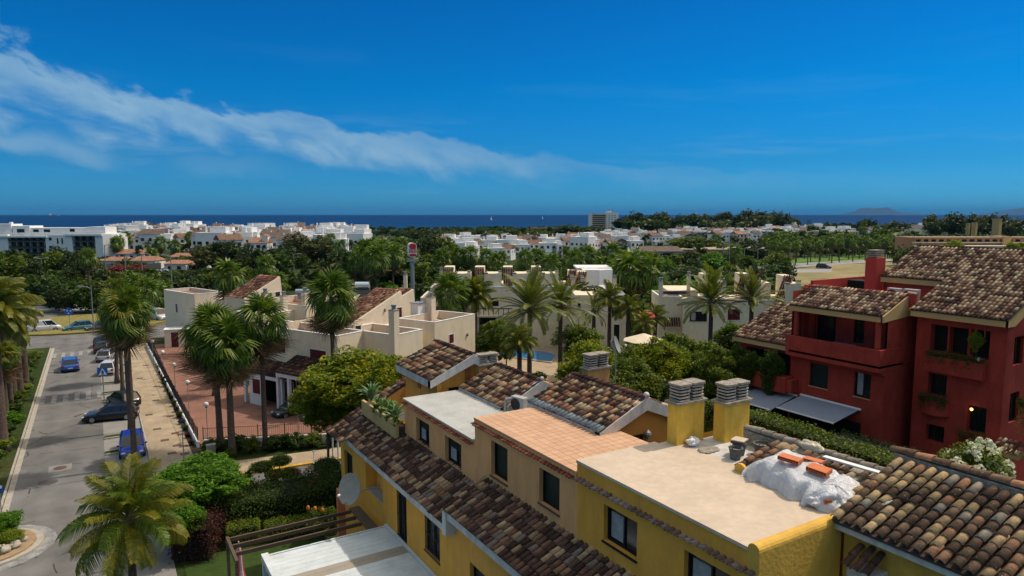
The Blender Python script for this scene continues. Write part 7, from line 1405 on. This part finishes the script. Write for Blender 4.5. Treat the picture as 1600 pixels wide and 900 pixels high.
# retaining wall of the far road, road strips
def gq(name, pts, z, m): return sheet_obj(name, [tuple(on(u, v, 0)[:2]) for u, v in pts], z, M[m])
gq('far_road', [(100, 434), (340, 436), (340, 427), (100, 426)], .01, 'farroad'); gq('far_road', [(-60, 487), (420, 487), (420, 468), (-60, 468)], .012, 'farroad'); gq('far_road', [(640, 444), (900, 444), (900, 436), (640, 436)], .01, 'farroad')
gq('avenue_road', [(1110, 425), (1200, 421), (1392, 408), (1600, 395), (1600, 392), (1392, 403.5), (1200, 414), (1110, 421)], .02, 'farroad'); gq('avenue_road', [(1130, 428), (1300, 425), (1300, 420), (1130, 423)], .015, 'farroad')
M['grass'] = mat('bright_far_grass', (.10, .22, .015), .95, .2, .05, col2=(.07, .14, .015)); M['straw'] = mat('straw_field', (.36, .27, .13), .95, .2, .08, col2=(.13, .14, .05), fine=.3, bscale=2)
gq('grass_field', [(1180, 419), (1392, 402), (1392, 396), (1180, 407)], .008, 'grass'); gq('dry_field', [(1230, 447), (1420, 447), (1420, 408), (1300, 414), (1230, 421)], .006, 'straw')
gq('car_park', [(228, 508), (300, 508), (300, 470), (228, 470)], .01, 'asphalt'); gq('pool_terrace', [(770, 600), (1160, 590), (1150, 528), (780, 535)], .006, 'walkway')
for (a, b2, z_) in (((146, 421), (252, 421), 2.0), ((300, 470), (200, 470), 1.0)):
    p0 = on(*a, 0); p1 = on(*b2, 0); dv = (p1-p0).normalized(); nn_ = Vector((-dv.y, dv.x, 0))*.15; tag(MB().prism([tuple((p0-nn_)[:2]), tuple((p1-nn_)[:2]), tuple((p1+nn_)[:2]), tuple((p0+nn_)[:2])], 0, z_).build('boundary_wall', M['slabgrey']), 'grey boundary wall along the far road below the white houses' if z_ > 1.5 else 'low pale wall between the roundabout trees and the car park', 'wall')
# pool
pool = tag(MB().prism([tuple(on(u, v, 0)[:2]) for u, v in ((776, 556), (862, 568), (872, 556), (852, 549), (778, 545))][::1], -.5, .12).build('swimming_pool', M['walkway']), 'blue swimming pool beyond the yellow terrace', 'pool')
M['pool'] = mat('pool_water', (.005, .17, .42), .08, .05, .5, spec=.4); MB().prism([tuple(on(u, v, 0)[:2]) for u, v in ((778, 555.2), (861, 566.5), (869.5, 556.3), (851, 550.5), (779, 546.3))], .1, .135).build('water', M['pool'], pool)
# tan sail and white parasols of the terrace
tag(MB().slab([on(745, 560, .2), on(768, 548, .2), gd(745, 62, 3.6)], (.0, .05, .03)).build('shade_sail', M['beige']), 'triangular tan shade sail at the corner of the near cream villa', 'shade sail')
for i, (u, v, d, w) in enumerate(((1010, 524, 66, 2.1),)):
    p = gd(u, d); z_ = hz_(u, v, p); t = thing('garden_parasol', ['large pale parasol beside the pool between the cream villas', 'pale parasol left of the small palms', 'pale parasol at the right end of the pool', 'pale parasol hidden by the rounded trees', 'small pale parasol beside the red tiled wing'][i], 'parasol', p, random.uniform(0, 1), 'pale parasols of the pool garden')
    MB().cyl((0, 0, 0), (0, 0, z_), .04).build('pole', M['metal'], t, local=True)
    for k in range(8): a0, a1 = 2*PI*k/8, 2*PI*(k+1)/8; MB().slab([(0, 0, z_+.1), (w*math.cos(a0), w*math.sin(a0), z_-w*.28), (w*math.cos(a1), w*math.sin(a1), z_-w*.28)], (0, 0, .03)).build('canopy_panel', M['cream'], t, local=True)
for i, (u, v) in enumerate(((776, 530), (792, 536))): p = on(u, v, .1); t = thing('sun_lounger', ['white sun lounger left by the pool hedge', 'second white sun lounger by the pool hedge'][i], 'sun lounger', p, R(20)); LB(t, 'mattress', 'white', -.9, -.3, .3, .4, .3, .38); MB().slab([(.4, -.3, .3), (.4, .3, .3), (1.0, .3, .75), (1.0, -.3, .75)], (0, 0, .07)).build('backrest', M['white'], t, local=True); [LB(t, 'leg', 'white', x, y, 0, x+.05, y+.05, .3) for x in (-.85, .3) for y in (-.28, .23)]
p = gd(1013, 72); t = thing('small_umbrella', 'dark red parasol in the passage between the cream villas', 'parasol', p); z_ = hz_(0, 488, p); MB().cyl((0, 0, 0), (0, 0, z_), .03).build('pole', M['metal'], t, local=True); MB().lathe([(1.0, z_-.5), (.7, z_-.1), (.05, z_+.05)], 10).build('canopy', M['redcap'], t, local=True)
# ---------------- hotel
d = 820; t = cam_thing('hotel', 'tall cream hotel slab with brown balcony rows standing alone before the sea', 'building', 945, d); X = lambda u: (u-945)*d/F; Z = lambda v: H-(v-335)*d/F
LB(t, 'balcony_wing', 'villcream', X(921), 0, 0, X(948), 14, Z(333.5)); MB().prism([(X(948), 0), (X(968), 7), (X(968), 22), (X(948), 22)], 0, Z(332)).build('end_wing', M['villwhite'], t, local=True); LB(t, 'rooftop', 'villcream', X(950), 9, 0, X(958), 16, Z(329.5)); LB(t, 'side_strip', 'villwhite', X(920), -.5, 0, X(925), 4, Z(333))
M['brownbalc'] = mat('brown_balcony', (.12, .055, .04), .8, .1, .2)
for k in range(7):
    v = 336+k*3.1; LB(t, 'balcony_row', 'brownbalc', X(926), -.3, Z(v+1.7), X(946), .1, Z(v)); 
    for u in (952, 957, 962): 
        y = (u-948)/20*7; MB().box(X(u)-.6, y-.25, Z(v+1.3), X(u)+.6, y-.12, Z(v+.2)).build('window', M['glass'], t, local=True)
for u in (951.5, 954, 958.5): MB().cyl((X(u), 10, Z(331)), (X(u), 10, Z(327)), .25, n=5).build('antenna', M['darkmetal'], t, local=True)
d = 640; t = cam_thing('low_building', 'long low cream building among trees left of the hotel', 'building', 855, d); X = lambda u: (u-855)*d/F; Z = lambda v: H-(v-335)*d/F
LB(t, 'wall', 'villcream', X(829), 0, 0, X(878), 10, Z(358)); LB(t, 'roof_slab', 'vroofp', X(829), -1, Z(358), X(872), 10, Z(356)); LB(t, 'end_block', 'villwhite', X(868), -2, 0, X(879), 8, Z(358)); [LB(t, 'window', 'glass', X(832+i*4), -.1, Z(361), X(834.5+i*4), .0, Z(359.3)) for i in range(9)]
# shops with arches
d = 262; t = cam_thing('shop_building', 'white shop building with arches and a long black sign under brown roofs', 'building', 1035, d); X = lambda u: (u-1035)*d/F; Z = lambda v: H-(v-335)*d/F
LB(t, 'wall', 'villwhite', X(1018), 0, 0, X(1068), 12, Z(394)); LB(t, 'brown_wall', 'beige', X(1002), .5, 0, X(1018), 12, Z(392)); MB().slab([(X(1000), -.6, Z(394)), (X(1070), -.6, Z(394)), (X(1066), 6, Z(387)), (X(1004), 6, Z(387))], (0, 0, .3)).build('roof', M['vroofd'], t, local=True)
LB(t, 'black_sign', 'frame', X(1037), -.2, Z(400.5), X(1054), 0, Z(395.5)); 
for i in range(9): x = X(1020+i*5.3); MB().add([(x, -.06, Z(407)), (x+.8, -.06, Z(407)), (x+.8, -.06, Z(402)), (x+.4, -.06, Z(401)), (x, -.06, Z(402))], [(0, 1, 2, 3, 4)]).build('arch', M['glass'], t, local=True)
for i in (0, 1, 2, 6, 7): x = X(1021+i*5.8); MB().add([(x, -.06, Z(400)), (x+.9, -.06, Z(400)), (x+.9, -.06, Z(397)), (x+.45, -.06, Z(396)), (x, -.06, Z(397))], [(0, 1, 2, 3, 4)]).build('arch', M['glass'], t, local=True)
d = 300; t = cam_thing('shop_building', 'long ochre building with flat tan roof and arches right of the shops', 'building', 1110, d); X = lambda u: (u-1110)*d/F; Z = lambda v: H-(v-335)*d/F
LB(t, 'wall', 'beige', X(1068), 0, 0, X(1157), 14, Z(391)); LB(t, 'flat_roof', 'walkway', X(1066), -.3, Z(391), X(1158), 30, Z(389.5)); [MB().add([(X(1100+i*5), -.06, Z(400)), (X(1103+i*5), -.06, Z(400)), (X(1103+i*5), -.06, Z(396)), (X(1101.5+i*5), -.06, Z(395)), (X(1100+i*5), -.06, Z(396))], [(0, 1, 2, 3, 4)]).build('arch', M['glass'], t, local=True) for i in range(4)]
# building site
d = 440; t = cam_thing('building_site', 'unfinished concrete frame building with scaffolding and blue netting', 'building', 1245, d); X = lambda u: (u-1245)*d/F; Z = lambda v: H-(v-335)*d/F
for v in (363, 369, 375): LB(t, 'floor_slab', 'slabgrey', X(1202), 0, Z(v), X(1288), 14, Z(v-.9))
for i in range(15): [LB(t, 'pillar', 'sill', X(1202+i*6), y, 0, X(1202.7+i*6), y+.4, Z(362)) for y in (.1, 6)]
LB(t, 'blue_netting', mat('blue_netting', (.03, .09, .28), .8, .1, .3), X(1214), -.6, 0, X(1278), -.4, Z(376)); LB(t, 'dark_interior', 'darkint', X(1203), 9, 0, X(1287), 10, Z(363)); LB(t, 'white_hoarding', 'villwhite', X(1212), -2.2, 0, X(1250), -2, Z(381))
d = 430; t = cam_thing('long_building', 'long cream building with a row of thin pillars right of the building site', 'building', 1315, d); X = lambda u: (u-1315)*d/F; Z = lambda v: H-(v-335)*d/F
LB(t, 'wall', 'villcream', X(1283), 0, 0, X(1345), 12, Z(361)); [LB(t, 'pilaster', 'brownbalc', X(1285+i*4.2), -.15, 0, X(1286.2+i*4.2), 0, Z(363)) for i in range(14)]
d = 230; t = cam_thing('long_orange_building', 'long low orange building with beige roof terraces behind the red house roof', 'building', 1520, d); X = lambda u: (u-1520)*d/F; Z = lambda v: H-(v-335)*d/F
LB(t, 'wall', mat('dull_orange_stucco', (.42, .23, .12), .9, .1, .2), X(1432), 0, 0, X(1640), 12, Z(371)); [LB(t, 'roof_band', 'cream', X(1428), -.4, Z(v), X(1640), .1, Z(v-1.2)) for v in (371, 379.5)]; [LB(t, 'window', 'glass', X(1434+i*12), -.1, Z(377.5), X(1441+i*12), 0, Z(374)) for i in range(14)]; LB(t, 'stair_block', 'beige', X(1568), -1, 0, X(1580), 6, Z(369)); LB(t, 'lower_terrace', 'cream', X(1428), -5, 0, X(1640), -.5, Z(383))
# water towers / chimney
for u, v0, v1, w_, lab in ((1559, 353, 343, 1.9, 'square beige water tower on the far right'), (1524, 355, 349, 1.2, 'small ochre rooftop tower left of the water tower'), (1514, 355, 350, .9, 'little white rooftop tower on the far right')): d = 420; p = gd(u, d); tag(MB().box(-w_, -w_, 0, w_, w_, hz_(0, v1, p)).box(-w_*1.1, -w_*1.1, hz_(0, v1, p), w_*1.1, w_*1.1, hz_(0, v1, p)+.5).xf(Matrix.Translation(p)).build('water_tower', M['beige']), lab, 'tower')
# ---------------- far trees
def wood(name, label, n, u0, u1, d0, d1, h0, h1, kinds, rk=(.45, .7), cat='wood'):
    by = {}
    for _ in range(n):
        u = random.uniform(u0, u1); d_ = random.uniform(d0, d1); h = random.uniform(h0, h1); k_ = random.choice(kinds); r = h*random.uniform(*rk)
        by.setdefault(k_, []).append((gd(u, d_), h, r))
    for k_, its in by.items():
        V = []; Fs = []; kk = 0
        for p, h, r in its:
            me = crown_mesh('t3', 20, 12, .5, L[k_], random.randrange(3), rc=.4); a_ = np.empty(len(me.vertices)*3, dtype=np.float32); me.vertices.foreach_get('co', a_); v = a_.reshape(-1, 3)*np.array([r, r, h*.52])
            c_, s_ = math.cos(h*7), math.sin(h*7); v = v @ np.array([[c_, s_, 0], [-s_, c_, 0], [0, 0, 1]])+np.array([p.x, p.y, h*.5]); V.append(v); Fs.append(np.arange(len(v)).reshape(-1, 4)+kk); kk += len(v)
        me = npmesh(name, np.concatenate(V), np.concatenate(Fs)); me.materials.append(L[k_]); o = bpy.data.objects.new(name, me); C.objects.link(o); tag(o, '%s foliage of %s' % ({'dark': 'dark green', 'mid': 'mid green', 'olive': 'grey green', 'hedge': 'deep green', 'bright': 'bright green'}[k_], label), cat, None, 'stuff')
def scatter(n, u0, u1, d0, d1, h0, h1, kinds, lod, txt, group, rk=(.32, .6), top=None):
    us = sorted(random.uniform(u0, u1) for _ in range(n))
    for i, u in enumerate(us):
        d_ = random.uniform(d0, d1); h = random.uniform(h0, h1); k_ = random.choice(kinds); r = h*random.uniform(*rk)
        tree('%s tree, %s from left, %s' % ({'dark': 'dark green', 'mid': 'mid green', 'olive': 'grey green', 'hedge': 'deep green', 'bright': 'bright green', 'lime': 'lime green', 'pink': 'red flowering', 'ytree': 'yellow green'}[k_], nth(i+1), txt), gd(u, d_), h, r, k_, lod, group, hc=h*random.uniform(.42, .52))
scatter(16, -10, 150, 175, 215, 6.5, 9.5, ['dark', 'dark', 'hedge', 'mid'], 2, 'the dark belt below the white block', 'trees of the left belt')
scatter(18, 60, 420, 150, 180, 3.6, 6, ['dark', 'hedge', 'mid', 'olive'], 2, 'the belt beyond the roundabout road', 'trees of the roundabout belt')
scatter(9, 55, 140, 122, 140, 4.5, 7, ['dark', 'hedge', 'olive'], 2, 'the roundabout island', 'trees of the roundabout')
scatter(14, 310, 560, 170, 215, 6, 10, ['dark', 'hedge', 'dark', 'olive', 'mid'], 2, 'the wood above the cream villa roofs', 'trees above the villas')
scatter(18, 540, 700, 150, 260, 8, 13, ['dark', 'mid', 'hedge', 'dark'], 2, 'the wood around the tall sign', 'trees around the tall sign')
scatter(30, 640, 920, 120, 190, 4, 7, ['mid', 'dark', 'hedge', 'hedge'], 2, 'the wood behind the long cream villa', 'trees behind the long cream villa')
scatter(22, 560, 960, 205, 240, 3.2, 5.5, ['mid', 'dark', 'hedge'], 2, 'the strip of trees before the white town', 'trees before the middle village')
scatter(30, 960, 1240, 110, 215, 4, 7, ['mid', 'dark', 'hedge', 'bright'], 2, 'the garden wood right of the tall palms', 'trees right of the tall palms')
scatter(14, 1000, 1200, 222, 240, 3.5, 6, ['hedge', 'dark', 'mid'], 2, 'the row before the ochre building', 'trees before the ochre building')
scatter(22, 560, 930, 420, 600, 5.5, 9, ['dark', 'hedge', 'dark', 'mid'], 2, 'the dark grove before the sea', 'trees of the seaside grove', (.4, .6))
scatter(14, 700, 910, 600, 740, 5, 8, ['dark', 'hedge'], 2, 'the seaside wood left of the hotel', 'trees left of the hotel', (.45, .65))
scatter(32, 985, 1245, 640, 800, 17, 24, ['dark', 'olive', 'dark', 'hedge'], 2, 'the tall eucalyptus line right of the hotel', 'eucalyptus line', (.3, .48))
scatter(16, 1250, 1460, 480, 620, 9, 16, ['dark', 'hedge', 'olive'], 2, 'the scattered trees behind the right village', 'trees behind the right village', (.28, .45))
scatter(16, 1450, 1610, 430, 560, 14, 20, ['dark', 'olive', 'dark'], 2, 'the tall grove on the far right', 'grove on the far right', (.35, .5))
scatter(14, 1380, 1620, 250, 330, 6, 9, ['mid', 'dark', 'hedge'], 2, 'the gardens above the red roof', 'gardens above the red roof')
for (u, v, d, r, k_, lab, l_) in ((345, 372, 220, 8, 'dark', 'huge dark pine rising above the white houses', 1), (318, 378, 235, 5, 'olive', 'dark bare topped tree left of the huge pine', 1), (465, 362, 240, 6.5, 'olive', 'large brownish green tree before the village, left one', 1), (495, 368, 230, 6, 'olive', 'large brownish green tree before the village, right one', 1), (458, 352, 560, 11, 'dark', 'dark round pine group on the sea horizon', 1), (432, 354, 560, 7, 'dark', 'smaller dark pine on the sea horizon', 2), (510, 353, 580, 6, 'dark', 'lone round pine on the sea horizon', 2), (665, 366, 200, 6, 'dark', 'tall dark tree right behind the restaurant sign', 1), (600, 374, 210, 9, 'mid', 'broad green tree crown left of the restaurant sign', 1), (650, 372, 330, 10, 'hedge', 'broad dark tree in the seaside grove', 1), (705, 361, 420, 11, 'mid', 'round green tree in front of the sea', 1), (770, 360, 420, 11, 'mid', 'second round green tree in front of the sea', 1), (895, 350, 520, 14, 'hedge', 'broad green tree left of the hotel', 1), (972, 339, 700, 12, 'dark', 'dark round tree at the right side of the hotel', 1), (1127, 331, 760, 12, 'olive', 'tallest eucalyptus of the line', 1), (1210, 333, 700, 13, 'olive', 'bushy eucalyptus at the right end of the line', 1), (1075, 368, 330, 12, 'mid', 'yellow green spreading tree above the ochre building', 1), (1085, 415, 165, 7, 'hedge', 'low blue green bamboo mound', 1), (1100, 360, 420, 10, 'dark', 'dark spreading tree above the ochre building', 2), (1490, 372, 215, 5, 'ytree', 'yellow green tree just above the red roof ridge', 1), (1590, 375, 215, 3.5, 'ytree', 'yellow green tree at the right edge above the red roof', 1), (1175, 378, 240, 7, 'dark', 'dark tree at the start of the palm avenue', 1), (1415, 372, 330, 8, 'hedge', 'dark tree beside the white row', 2)):
    p = gd(u, d); hh = hz_(u, v, p); tree(lab, p, hh, r, k_, l_, hc=min(hh*.45, r*.9))
wood('understory', 'the shrubs under the trees beyond the roundabout', 230, -40, 620, 152, 186, 2.0, 4, ['dark', 'hedge', 'mid', 'dark'])
wood('understory', 'the hedges below the white houses', 120, -40, 600, 216, 250, 2.0, 3.4, ['dark', 'hedge', 'mid', 'dark'])
wood('understory', 'the shrubs between the villas and the middle village', 380, 560, 1240, 112, 225, 2.0, 3.6, ['dark', 'hedge', 'mid', 'bright'])
wood('garden_greenery', 'the gardens of the left village', 170, 150, 570, 265, 700, 3, 6, ['dark', 'hedge', 'mid'], (.3, .5))
wood('garden_greenery', 'the gardens of the middle village', 260, 640, 1260, 270, 640, 3, 6.5, ['dark', 'hedge', 'mid', 'dark'], (.3, .5))
wood('seaside_wood', 'the grove before the sea left of the hotel', 200, 540, 985, 560, 800, 3, 5.5, ['dark', 'dark', 'hedge'], (.7, 1.1))
wood('seaside_wood', 'the wood along the shore', 160, 985, 1245, 640, 900, 8, 15, ['dark', 'dark', 'hedge', 'olive'])
wood('seaside_wood', 'the low wood at the right of the shore', 240, 1240, 1800, 600, 950, 4, 8, ['dark', 'dark', 'hedge', 'olive'], (.6, 1))
wood('garden_greenery', 'the park behind the palm avenue', 160, 1190, 1450, 285, 460, 4, 9, ['mid', 'hedge', 'dark'])
wood('garden_greenery', 'the slope above the red house', 90, 1380, 1700, 240, 420, 3, 8, ['mid', 'hedge', 'dark'])
wood('garden_greenery', 'the beds of the pool garden', 110, 890, 1260, 50, 100, 1.0, 2.2, ['mid', 'hedge', 'bright'], (.5, .8))
wood('garden_greenery', 'the beds in front of the pool', 46, 770, 905, 52, 72, .8, 1.6, ['mid', 'hedge', 'bright'], (.6, .9))
wood('garden_greenery', 'the beds behind the near cream villas', 120, 300, 760, 84, 125, 1.5, 4, ['mid', 'hedge', 'dark'], (.5, .8))
scatter(6, 1405, 1455, 198, 222, 7, 9.5, ['mid', 'dark', 'hedge'], 2, 'beside the long orange building', 'trees beside the orange building')
# oleanders
for i, (u, v) in enumerate(((189, 432), (214, 431))): bush(['red flowering oleander left on the far road bank', 'red flowering oleander right on the far road bank'][i], on(u, v, 0), 3.2, 3.6, 'pink', 1)
# cypresses
for i, (u, v0, v1, d) in enumerate(((867, 381, 407, 250), (875, 386, 408, 245), (739, 366, 395, 330), (968, 381, 395, 330), (1265, 341, 356, 500), (1305, 347, 358, 520), (488, 387, 400, 300), (694, 385, 397, 310), (850, 385, 405, 270))):
    p = gd(u, d); hh = hz_(u, v0, p); t = thing('cypress', ['left dark cypress in front of the white row', 'right dark cypress in front of the white row', 'tall lone cypress before the sea grove', 'dark cypress left of the shops', 'pointed cypress near the building site', 'second pointed cypress near the building site', 'small cypress beside the white apartments', 'small cypress left of the white houses behind the sign', 'slim cypress of the white row'][i], 'tree', p, 0, 'cypresses'); link('crown', crown_mesh('cy', 50, 30, .16, L['dark'], 1, rc=.3, hollow=.2), MW[t.name] @ Matrix.Translation((0, 0, hh*.5)) @ Matrix.Diagonal((hh*.13, hh*.13, hh*.55, 1)), t); MB().cyl((0, 0, 0), (0, 0, hh*.3), .2).build('trunk', M['bark'], t, local=True)
# palms: avenue, village, wood
def farpalm(label, p, h, s, group): t = thing('fan_palm', label, 'palm tree', p, random.uniform(0, 6), group); mb = MB(); mb.cyl((0, 0, 0), (0, 0, h), .22*s, .16*s, 6, caps=False).build('trunk', M['palmtrunk'], t, local=True); palm_crown_joined(t, (0, 0, h), s, 1, 1)
k = 0
for row, (a, b2, n) in enumerate((((1205, 417.5), (1385, 405), 11), ((1200, 413), (1390, 401.5), 13), ((1195, 408), (1385, 398), 13), ((1215, 404), (1330, 398.5), 8))):
    for i in range(n):
        u = a[0]+(b2[0]-a[0])*(i+random.uniform(-.25, .25))/(n-1); v = a[1]+(b2[1]-a[1])*i/(n-1); p = on(u, v, 0); farpalm('slim avenue palm, %s from the left in the %s row' % (nth(i+1), ['nearest', 'second', 'third', 'rear'][row]), p, random.uniform(6.0, 8.2), random.uniform(.85, 1.1), 'palms of the avenue')
for i, (u, v, d) in enumerate(sorted([(195, 372, 300), (183, 378, 290), (178, 381, 285), (248, 381, 270), (294, 373, 320), (270, 385, 290), (233, 400, 250), (500, 380, 280), (515, 376, 285), (530, 386, 270), (715, 402, 200), (735, 400, 200), (760, 405, 190), (690, 405, 190), (840, 405, 190), (900, 408, 180), (958, 395, 200), (820, 408, 180), (945, 420, 160), (1310, 368, 400), (1350, 362, 420), (1370, 360, 430), (1120, 375, 330), (780, 410, 180), (860, 415, 160), (920, 400, 200), (1150, 396, 230), (625, 385, 220), (640, 400, 180)])): p = gd(u, d); farpalm('distant fan palm, %s from the left among the town and wood palms' % nth(i+1), p, hz_(u, v, p), 1.7, 'distant fan palms')
# ---------------- horizon: rock island, hills, ship, sailing boat
def ridge_mesh(name, label, prof, d, depth, m):
    n = len(prof); v = []; f = []
    for (u, vt) in prof: a = gd(u, d, -1); v.append(tuple(a))
    for (u, vt) in prof: b2 = dp(u, vt, d+depth*.4); v.append(tuple(b2))
    for (u, vt) in prof: c_ = gd(u, d+depth, -1); v.append(tuple(c_))
    for r_ in range(2):
        for i in range(n-1): f.append((r_*n+i, r_*n+i+1, (r_+1)*n+i+1, (r_+1)*n+i))
    o = MB().add(v, f).build(name, m); o['kind'] = 'structure'; return o
M['hill'] = mat('hazy_hill', (.045, .055, .05), 1, .2, .0008)
ridge_mesh('rock_headland', '', [(1312, 334.6), (1325, 332.5), (1338, 329.5), (1342, 326), (1347, 325), (1356, 324.4), (1366, 325.6), (1376, 324.8), (1386, 323.6), (1391, 325.4), (1398, 328.5), (1408, 331.5), (1425, 333), (1450, 334.6)], 28000, 3000, M['hill'])
ridge_mesh('distant_hills', '', [(1530, 334.6), (1552, 331.5), (1570, 328.6), (1585, 326.4), (1605, 324), (1640, 322), (1700, 326), (1760, 330), (1800, 334.6)], 26000, 4000, M['hill'])
p = gd(83, 8000, -.6); t = thing('ship', 'tiny grey cargo ship on the horizon at the left', 'ship', p, -YAW); LB(t, 'hull', 'slabgrey', -60, 0, 0, 60, 15, 10); LB(t, 'superstructure', 'white', -55, 2, 10, -35, 12, 26); LB(t, 'cargo', 'sill', -20, 2, 10, 45, 12, 15)
for i, (u, d) in enumerate(((768, 2300), (848, 2900))):
    p = gd(u, d, -.6); t = thing('sailing_boat', ['small white sailing boat on the sea above the grove', 'second tiny sailing boat left of the hotel'][i], 'boat', p, .4); MB().prism([(-5, -1), (4, -1.2), (6, 0), (4, 1.2), (-5, 1)], 0, 1.2).build('hull', M['white'], t, local=True); MB().cyl((0, 0, 1), (0, 0, 14), .12, n=5).build('mast', M['white'], t, local=True); MB().slab([(0, 0, 2.5), (-5, 0, 2.5), (0, 0, 13.5)], (0, .1, 0)).build('sail', M['white'], t, local=True)

# ---------------- sea air: one closed box of thin haze round the whole scene
hb = MB().box(-70000, -2000, -2, 70000, 70000, 430).build('haze', bpy.data.materials.new('haze_air')); hm = hb.data.materials[0]; hm.use_nodes = True; hm.node_tree.nodes.clear()
_o = N(hm.node_tree, 'ShaderNodeOutputMaterial'); _v = N(hm.node_tree, 'ShaderNodeVolumePrincipled'); _v.inputs['Color'].default_value = (.08, .36, .75, 1); _v.inputs['Density'].default_value = 2.6e-5; hm.node_tree.links.new(_v.outputs[0], _o.inputs['Volume']); tag(hb, 'thin sea air that fades the far headland', 'haze', None, 'stuff')
